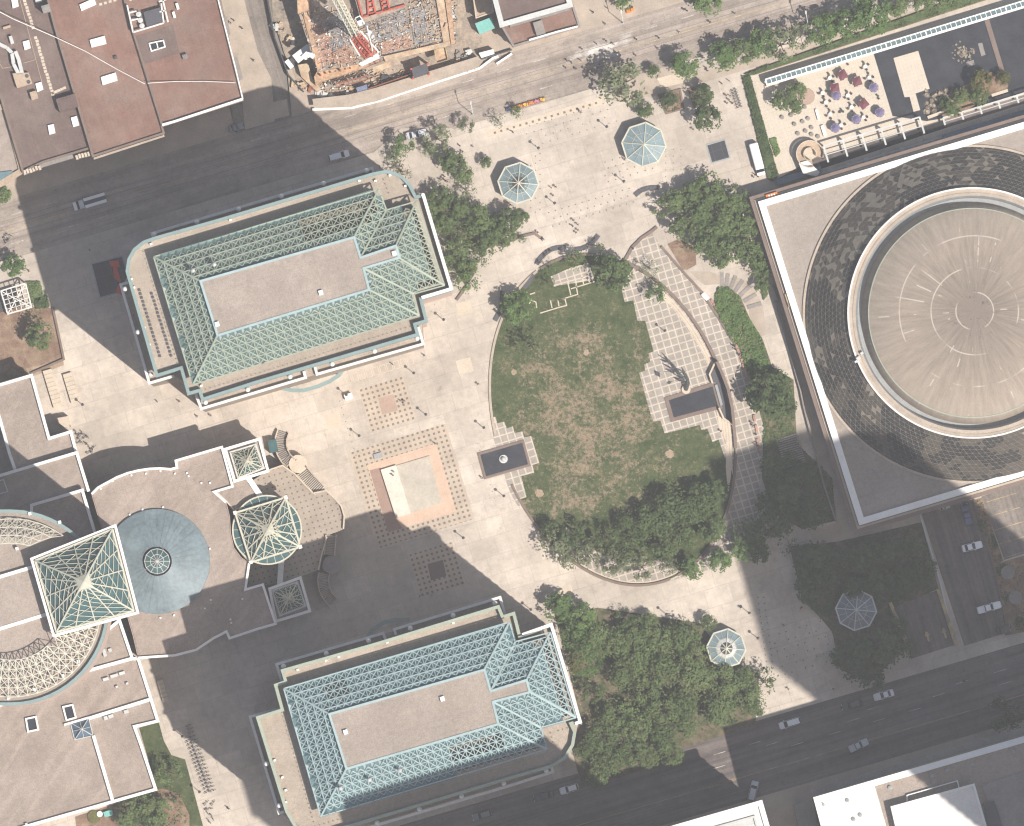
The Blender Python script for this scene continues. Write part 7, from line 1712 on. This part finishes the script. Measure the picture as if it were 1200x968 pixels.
# ================================================================== STREET FURNITURE
def make_lamp():
    t = thing('lamp_post', 'x', 'lamp', (0, 0, 0), 'lamp posts on the plaza')
    b = MB(); b.lathe((0, 0, 0), [(.26, 0), (.26, .25), (.09, .4), (.07, 4.2), (.02, 4.2)], 9); part(t, 'post', b, 'dark_metal')
    b = MB(); b.lathe((0, 0, 4.2), [(.1, 0), (.34, .12), (.36, .3), (.05, .42)], 10); part(t, 'lamp_head', b, 'dark_metal')
    b = MB(); b.lathe((0, 0, 4.08), [(.05, 0), (.26, .06), (.26, .12)], 10); part(t, 'globe', b, 'lamp_globe')
    return t
lamps = [(711, 149), (631, 174), (731, 213), (650, 238.5), (520, 375), (485, 437.5), (406, 463), (499, 486), (421, 511), (567, 501.5), (590.5, 581.5), (543, 630.5), (622, 714.5), (781, 720), (878, 718.5), (895, 783), (779, 388), (214, 863), (234, 928), (97, 474.5), (1129, 798), (888, 748)]
ll = [(once('lamp', make_lamp, P(x, y, .14)), x, y, 'dark plaza lamp post') for x, y in lamps]
rank_labels(ll, TM+[('the orange brick square', 480, 570), ('the small pink paving square', 455, 474), ('the lower left roof', 170, 870)], '%s, %s to %s')
def make_street_light():
    t = thing('street_light', 'x', 'lamp', (0, 0, 0), 'tall street lights along the upper street')
    b = MB(); b.lathe((0, 0, 0), [(.2, 0), (.2, .4), (.09, .5), (.07, 7.5), (.02, 7.5)], 8); part(t, 'post', b, 'light_metal')
    b = MB(); b.bar((0, 0, 7.3), (-.4, 2.2, 7.9), .12); part(t, 'arm', b, 'light_metal')
    b = MB(); b.box((-.42, 2.4, 7.85), .35, .8, .16); part(t, 'lamp_head', b, 'light_metal'); return t
sl = [(once('slight', make_street_light, P(x, y, .13)), x, y, 'tall pale street light') for x, y in ((730, 27), (554, 134), (946, 28))]
rank_labels(sl, TM+[('the building site', 480, 90)], '%s on the upper street, %s to %s')
# curved dark benches
def curved_bench(pts, label, w=1.05):
    t = thing('curved_bench', label, 'bench', P(*pts[len(pts)//2], .14), 'curved dark benches above the lawn')
    fine = []
    for i in range(len(pts)-1):
        for k in range(6): fine.append((pts[i][0]+(pts[i+1][0]-pts[i][0])*k/6, pts[i][1]+(pts[i+1][1]-pts[i][1])*k/6))
    fine.append(pts[-1]); b = MB()
    for i in range(len(fine)-1):
        p, q = P(*fine[i], 0), P(*fine[i+1], 0); d = (q-p); c = (p+q)/2; b.box((c.x, c.y, .45), d.length*.93, w, .08, math.atan2(d.y, d.x))
    part(t, 'slatted_seat', b, 'bench_dark'); b = MB(); b.strip([P(*q).to_2d() for q in fine], w*.7, .13, .45); part(t, 'base', b, 'brown_stone')
curved_bench([(629, 310), (633, 303), (639, 297), (646, 292.5), (654, 290.3), (663, 290)], 'long curved dark bench with seated people above the lawn')
curved_bench([(675, 292.5), (682, 291.5), (689, 288.5), (695, 284), (701.5, 275.5)], 'curved dark bench bending up beside the sparse small tree')
curved_bench([(614, 338), (620, 330.5), (626, 322)], 'short dark bench at the upper left of the lawn')
curved_bench([(580, 376), (585, 367), (588.5, 357), (589, 341)], 'curved dark bench along the left edge of the lawn trees')
curved_bench([(744, 229), (751, 223.5), (760, 220.5), (772, 220)], 'curved dark bench under the upper grove edge')
for pts, l in (([(582, 288), (592, 284), (602, 280.5), (612, 277), (626, 273.5), (637, 281)], 'low brown curved planter wall with people at its tip'), ([(535, 352), (540, 345), (546, 336)], 'short brown wall under the trees at the upper tower')):
    b = MB(); b.strip([P(*q).to_2d() for q in pts], .6, .13, .65); single('planter_wall', b, 'brown_stone', l, 'planter wall', P(*pts[1], .13))
# terracotta seat blocks along the path
path = [(832.5, 353), (838, 362), (844, 372), (850, 382), (855, 392), (860, 402.5), (864, 413), (868, 424), (871, 435), (873, 444)]
bl = []
for i in range(18):
    f = i/17*(len(path)-1); k = min(int(f), len(path)-2); x = path[k][0]+(path[k+1][0]-path[k][0])*(f-k); y = path[k][1]+(path[k+1][1]-path[k][1])*(f-k)
    d = math.atan2(-(path[k+1][1]-path[k][1]), path[k+1][0]-path[k][0]); b = MB(); c = P(x+2, y, .15); b.box(c, 1.0, .55, .5, d); b.box((c.x, c.y, .65), .9, .48, .06, d)
    o = single('seat_block', b, 'bench_terra', 'x', 'seat', c, 'reddish seat blocks along the gridded path'); bl.append((o, x, y, 'reddish seat block'))
for i, (x, y) in enumerate(((884, 490), (886.5, 502), (888, 518), (888.5, 527))):
    b = MB(); c = P(x, y, .15); b.box(c, 1.6, .55, .5, math.radians(-80)); b.box((c.x, c.y, .65), 1.5, .48, .06, math.radians(-80)); o = single('seat_block', b, 'bench_terra', 'x', 'seat', c, 'reddish seat blocks along the gridded path'); bl.append((o, x, y, 'reddish seat block'))
rank_labels(bl, [('the bronze sculpture', 804, 456), ('the garden steps', 846, 330), ('the round tree', 902, 462), ('the path shadow edge', 888, 540)], '%s, %s to %s')
b = MB(); b.box(P(826.5, 347.5, .15), 1.0, 1.9, .8, .75); single('white_chest', b, 'white_paint', 'white chest at the top of the reddish seat row', 'chest', P(826.5, 347.5, .15))
b = MB(); b.box(P(408.5, 465, .14), 1.7, 1.3, 1.4, ANG); b.box(P(408.5, 465, 1.54), 1.9, 1.5, .1, ANG); single('kiosk_box', b, 'white_precast', 'small white booth beside the lamp below the upper tower', 'booth', P(408.5, 465, .14))
# red canopy strips in the shade
t = thing('red_canopy', 'red fabric canopy strips in the shade beside the upper tower', 'canopy', P(138, 325, .13))
for q in ([(128, 306), (139, 305), (140, 313), (130, 312)], [(132, 312), (137, 313), (142, 330), (140, 331), (134, 326)], [(139, 333), (143, 332), (147, 343), (143, 346), (135, 342)]):
    b = MB(); b.prism(pp(q, 3), 2.8, 3.0, 0, True); part(t, 'fabric', b, 'red_canvas')
b = MB()
for q in ((131, 309), (138, 325), (142, 340)): b.bar(P(*q, .13), P(*q, 2.9), .1)
part(t, 'post', b, 'grey_metal')
# garden set at the lower left corner
t = thing('garden_table', 'white garden table beside a teal cabinet below the lower left roof', 'table', P(117, 954, .19))
b = MB(); b.lathe(P(117, 954, .19), [(.3, 0), (.05, .1), (.05, .7), (.7, .7), (.7, .76), (.02, .76)], 12); part(t, 'tabletop', b, 'white_paint')
b = MB(); b.lathe(P(110, 957, .19), [(1.6, .0), (1.5, .4), (.05, .6)], 14); single('bush_mound', b, 'leaf_olive', 'round olive bush beside the white garden table', 'bush', P(110, 957, .19))
b = MB(); b.box(P(128, 953, .19), 1.7, 1.3, 1.3, ANG); b.box(P(124, 954, .19), .9, 1.2, 1.2, ANG); single('teal_cabinet', b, 'teal_tarp', 'teal cabinet beside the white garden table', 'cabinet', P(127, 953, .19))
# ================================================================== BICYCLES
def make_bike():
    t = thing('bicycle', 'x', 'bicycle', (0, 0, 0), 'bicycles in the double rack at the lower left')
    for x in (-.52, .52):
        b = MB(); vs = []; n = 14
        for r, yy in ((.30, -.025), (.35, -.025), (.35, .025), (.30, .025)):
            for i in range(n): vs.append((x+r*math.cos(6.2832*i/n), yy, .35+r*math.sin(6.2832*i/n)))
        b.add(vs, [[j*n+i, j*n+(i+1) % n, ((j+1) % 4)*n+(i+1) % n, ((j+1) % 4)*n+i] for j in range(4) for i in range(n)]); part(t, 'wheel', b, 'black_rubber')
    b = MB()
    for p, q in (((-.52, 0, .35), (-.1, 0, .32)), ((-.1, 0, .32), (-.22, 0, .85)), ((-.2, 0, .78), (.38, 0, .8)), ((-.1, 0, .32), (.38, 0, .75)), ((.36, 0, .95), (.52, 0, .35)), ((-.52, 0, .35), (-.2, 0, .75))): b.bar(p, q, .05)
    part(t, 'frame', b, 'dark_metal', recalc=False)
    b = MB(); b.box((-.24, 0, .88), .26, .16, .07); part(t, 'saddle', b, 'black_rubber')
    b = MB(); b.bar((.34, -.3, 1.02), (.34, .3, 1.02), .05); b.bar((.36, 0, .9), (.34, 0, 1.03), .05); part(t, 'handlebar', b, 'dark_metal')
    b = MB(); b.box((.62, 0, .75), .32, .3, .2); part(t, 'basket', b, 'cloth_grey'); return t
bk = []
for i in range(19):
    for s_ in (0, 1):
        if i < 3 and s_ == 0: continue
        x, y = 215+i*1.55+s_*6.2, 851.5+i*4.25-s_*1.6+random.uniform(-.4, .4)
        o = once('bike', make_bike, P(x, y, .14), math.radians(200 if s_ else 25)+random.uniform(-.12, .12)); bk.append((o, x, y, 'parked bicycle'))
for x, y in ((242, 941), (246, 948), (243, 952), (249, 958), (245, 962), (250, 941)):
    o = once('bike', make_bike, P(x, y, .14), random.uniform(0, 6)); bk.append((o, x, y, 'parked bicycle'))
rank_labels(bk, [('the notched roof', 170, 860), ('the lower lawn', 230, 965), ('the lower tower ledge', 300, 860)], '%s in the lower left rack, %s to %s')
bk = []
for x, y in ((89, 508), (91, 513), (94, 509), (97, 507), (99, 513), (96, 517), (101, 511), (93, 519), (104, 524), (108, 528), (105, 530), (110, 525)):
    o = once('bike', make_bike, P(x+random.uniform(-1, 1), y, .14), random.uniform(0, 6)); o['group'] = 'bicycles outside the low gravel block'; bk.append((o, x, y, 'loose parked bicycle'))
for x, y in ((6, 277), (9, 281), (12, 276), (8, 284)):
    o = once('bike', make_bike, P(x, y, .02), random.uniform(0, 6)); o['group'] = 'bicycles in the upper street'; bk.append((o, x, y, 'bicycle in the road'))
for i in range(7):
    x, y = 859.5+i*1.1, 106+i*3.3; o = once('bike', make_bike, P(x, y, .14), .35); o['group'] = 'bicycles beside the court hedge'; bk.append((o, x, y, 'bicycle on the short rack'))
rank_labels(bk, [('the curved parapet', 108, 578), ('the gravel block', 83, 506), ('the left edge tree', 2, 228), ('the court hedge corner', 871, 90), ('the vent grating', 841, 177)], '%s, %s to %s')
# ================================================================== PEOPLE
def body_mesh(pose):
    """one continuous skinned figure, facing +x"""
    if pose == 'sit':
        V = {'pelvis': (0, 0, .52), 'waist': (0, 0, .68), 'chest': (.01, 0, .95), 'neck': (.03, 0, 1.10), 'head': (.06, 0, 1.22), 'crown': (.06, 0, 1.33)}
        legs = lambda s: [(.02, s*.10, .50), (.42, s*.11, .50), (.46, s*.11, .1), (.60, s*.12, .04)]
        arms = lambda s: [(.0, s*.19, 1.04), (.06, s*.25, .80), (.28, s*.20, .68), (.38, s*.15, .66)]
    else:
        V = {'pelvis': (0, 0, .92), 'waist': (0, 0, 1.08), 'chest': (.01, 0, 1.33), 'neck': (.02, 0, 1.48), 'head': (.04, 0, 1.60), 'crown': (.04, 0, 1.72)}
        k = .22 if pose == 'walk' else .03
        legs = lambda s: [(0, s*.10, .88), (k*s*.5+.03, s*.10, .48), (k*s-.02, s*.10, .09), (k*s+.14, s*.11, .04)]
        arms = lambda s: [(.0, s*.19, 1.42), (-k*s*.35, s*.25, 1.14), (-k*s*.6+.06, s*.25, .90), (-k*s*.7+.09, s*.24, .80)]
    vs = []; es = []; rs = []
    def addv(p, r): vs.append(p); rs.append(r); return len(vs)-1
    ids = [addv(V[n_], r) for n_, r in (('pelvis', (.15, .12)), ('waist', (.14, .10)), ('chest', (.18, .12)), ('neck', (.06, .06)), ('head', (.085, .10)), ('crown', (.06, .075)))]
    es += [(ids[i], ids[i+1]) for i in range(5)]
    for s in (-1, 1):
        prev = ids[0]
        for p, r in zip(legs(s), (.10, .07, .045, .04)): i = addv(p, (r, r)); es.append((prev, i)); prev = i
        prev = ids[2]
        for p, r in zip(arms(s), (.065, .05, .036, .03)): i = addv(p, (r, r)); es.append((prev, i)); prev = i
    me = bpy.data.meshes.new('skel'); me.from_pydata(vs, es, []); o = bpy.data.objects.new('skel', me); COL.objects.link(o)
    o.modifiers.new('skin', 'SKIN'); me.skin_vertices or None
    for i, r in enumerate(rs): me.skin_vertices[0].data[i].radius = r
    me.skin_vertices[0].data[0].use_root = True
    sb = o.modifiers.new('sub', 'SUBSURF'); sb.levels = 1
    dg = bpy.context.evaluated_depsgraph_get(); ev = o.evaluated_get(dg); m2 = bpy.data.meshes.new_from_object(ev); bpy.data.objects.remove(o); return m2
def ensure_skin_layer():
    pass
POSES = {}
def make_person(pose, shirt, trousers):
    if pose not in POSES: POSES[pose] = body_mesh(pose)
    me = POSES[pose].copy(); me.name = 'person'
    for m_ in ('skin', shirt, trousers, 'hair', 'black_rubber'): me.materials.append(MATS[m_])
    zh, zs, zw = (1.14, .66, .09) if pose == 'sit' else (1.50, .98, .10)
    for p in me.polygons:
        c = p.center; p.use_smooth = True
        if c.z > zh: p.material_index = 3 if (c.z > zh+.14 or c.x < .015) else 0
        elif c.z < zw: p.material_index = 4
        elif c.z > zs: p.material_index = 1 if not (abs(c.y) > .2 and c.z < zs+.16) else 0
        else: p.material_index = 0 if (abs(c.y) > .19 and pose != 'sit') else 2
    return me
_pp = {}
def person(x, y, z=.14, pose=None):
    shirt = random.choice(['cloth_dark', 'cloth_white', 'cloth_blue', 'cloth_red', 'cloth_tan', 'cloth_grey', 'cloth_dark', 'cloth_dark']); tr = random.choice(['cloth_dark', 'cloth_denim', 'cloth_tan', 'cloth_dark'])
    pose = pose or random.choice(['walk', 'walk', 'stand']); k = (pose, shirt, tr)
    if k not in _pp: _pp[k] = make_person(*k)
    o = link('person', _pp[k], None, P(x, y, z)); o.rotation_euler = (0, 0, random.uniform(0, 6.28)); s = random.uniform(.95, 1.06); o.scale = (s, s, s)
    tag(o, 'x', 'person', 'people in the square'); return o, shirt, pose
def people(lst, where, z=.14, pose=None):
    for x, y in lst:
        o, sh, po = person(x, y, z, pose)
        PEO.append((o, x, y, 'person in %s top %s on %s' % (sh[6:], {'walk': 'walking', 'stand': 'standing', 'sit': 'seated'}[po], where)))
PEO = []
people([(270, 27), (274, 24), (284, 33.5), (297, 71), (268, 40)], 'the side street')
people([(646, 220), (651, 219), (648, 229), (672, 258), (677, 263), (671, 265), (677.5, 270), (675, 272.5), (630, 272.5), (635, 281), (637, 280), (589, 333), (679.5, 130), (681, 132), (601, 155), (732, 187), (598, 212 if False else 240)], 'the upper plaza')
people([(641.5, 295), (644, 293.5), (638, 298), (690, 287)], 'a curved bench', .53-.45, 'sit')
people([(699, 51.5), (710, 48), (719, 52), (746, 46.5), (772, 44.5), (796, 38), (832, 26), (861, 16), (771, 57), (745, 65), (829, 40.5), (682, 57.5), (664.5, 71), (670, 73.5), (680.5, 71), (675, 81), (685, 80.5), (663, 79.5), (702.5, 75.5), (709, 28), (722, 62)], 'the upper street', .02)
people([(695, 14.5), (712, 10), (802, 11.5), (805, 12.5), (741, 9)], 'the far pavement')
people([(827.5, 80), (829, 83), (846, 98), (854.5, 95), (812, 151.5), (851, 112), (854, 117), (856, 113), (858, 121), (852, 121), (885, 205), (888, 207), (884, 208), (1003, 40), (1005, 41)], 'the hedge walk')
people([(539, 171), (555, 172.5), (540, 179.5), (542, 178), (519, 209), (521, 207), (522, 212), (517, 211), (445, 195)], 'the tower plaza')
people([(470, 470), (472, 471.5), (474, 470), (460, 427), (560, 450), (497, 416.5), (317, 432 if False else 458)], 'the lower plaza')
people([(185, 471), (210, 470.5), (34, 317.5), (105, 293), (231, 491 if False else 488), (247, 487), (101, 520), (83, 502 if False else 500)], 'the left plaza')
people([(462, 553.5), (460.5, 557)], 'the orange square', .96)
people([(565, 560), (492, 698.5), (510, 520), (630, 600 if False else 605)], 'the central plaza')
people([(845, 505.5), (882.5, 499), (887, 519.5), (885, 521), (859, 405), (742, 291.5), (862, 410)], 'the gridded path', .16)
people([(861, 406), (865.5, 416), (880, 495), (886.5, 510), (888, 523)], 'a seat block', .25, 'sit')
people([(267, 946.5), (268.5, 948), (221, 856), (917, 731), (918.5, 733), (976, 807.5), (924, 807.5), (938, 713), (939.5, 712), (1130, 786.5), (868, 838 if False else 712)], 'the lower pavement')
SHORT = {'the upper octagonal kiosk': 'the upper kiosk', 'the dark centred kiosk': 'the dark kiosk', 'the lower sunlit kiosk': 'the lower kiosk', 'the bronze sculpture': 'the sculpture', 'the small reflecting pool': 'the small pool', 'the lower tower corner': 'the lower tower', 'the upper tower corner': 'the upper tower', 'the concert hall corner': 'the hall corner'}
PM = [(SHORT.get(q[0], q[0]), q[1], q[2]) for q in TM]+[('the building site', 480, 90), ('the orange brick square', 480, 570), ('the pale dust patch', 712, 52), ('the side street corner', 300, 90), ('the low gravel block', 60, 490), ('the court hedge corner', 871, 90), ('the bicycle rack', 230, 890), ('the white minibus', 887, 187), ('the curved benches', 650, 292)]
rank_labels(PEO, PM, '%s, %s to %s')
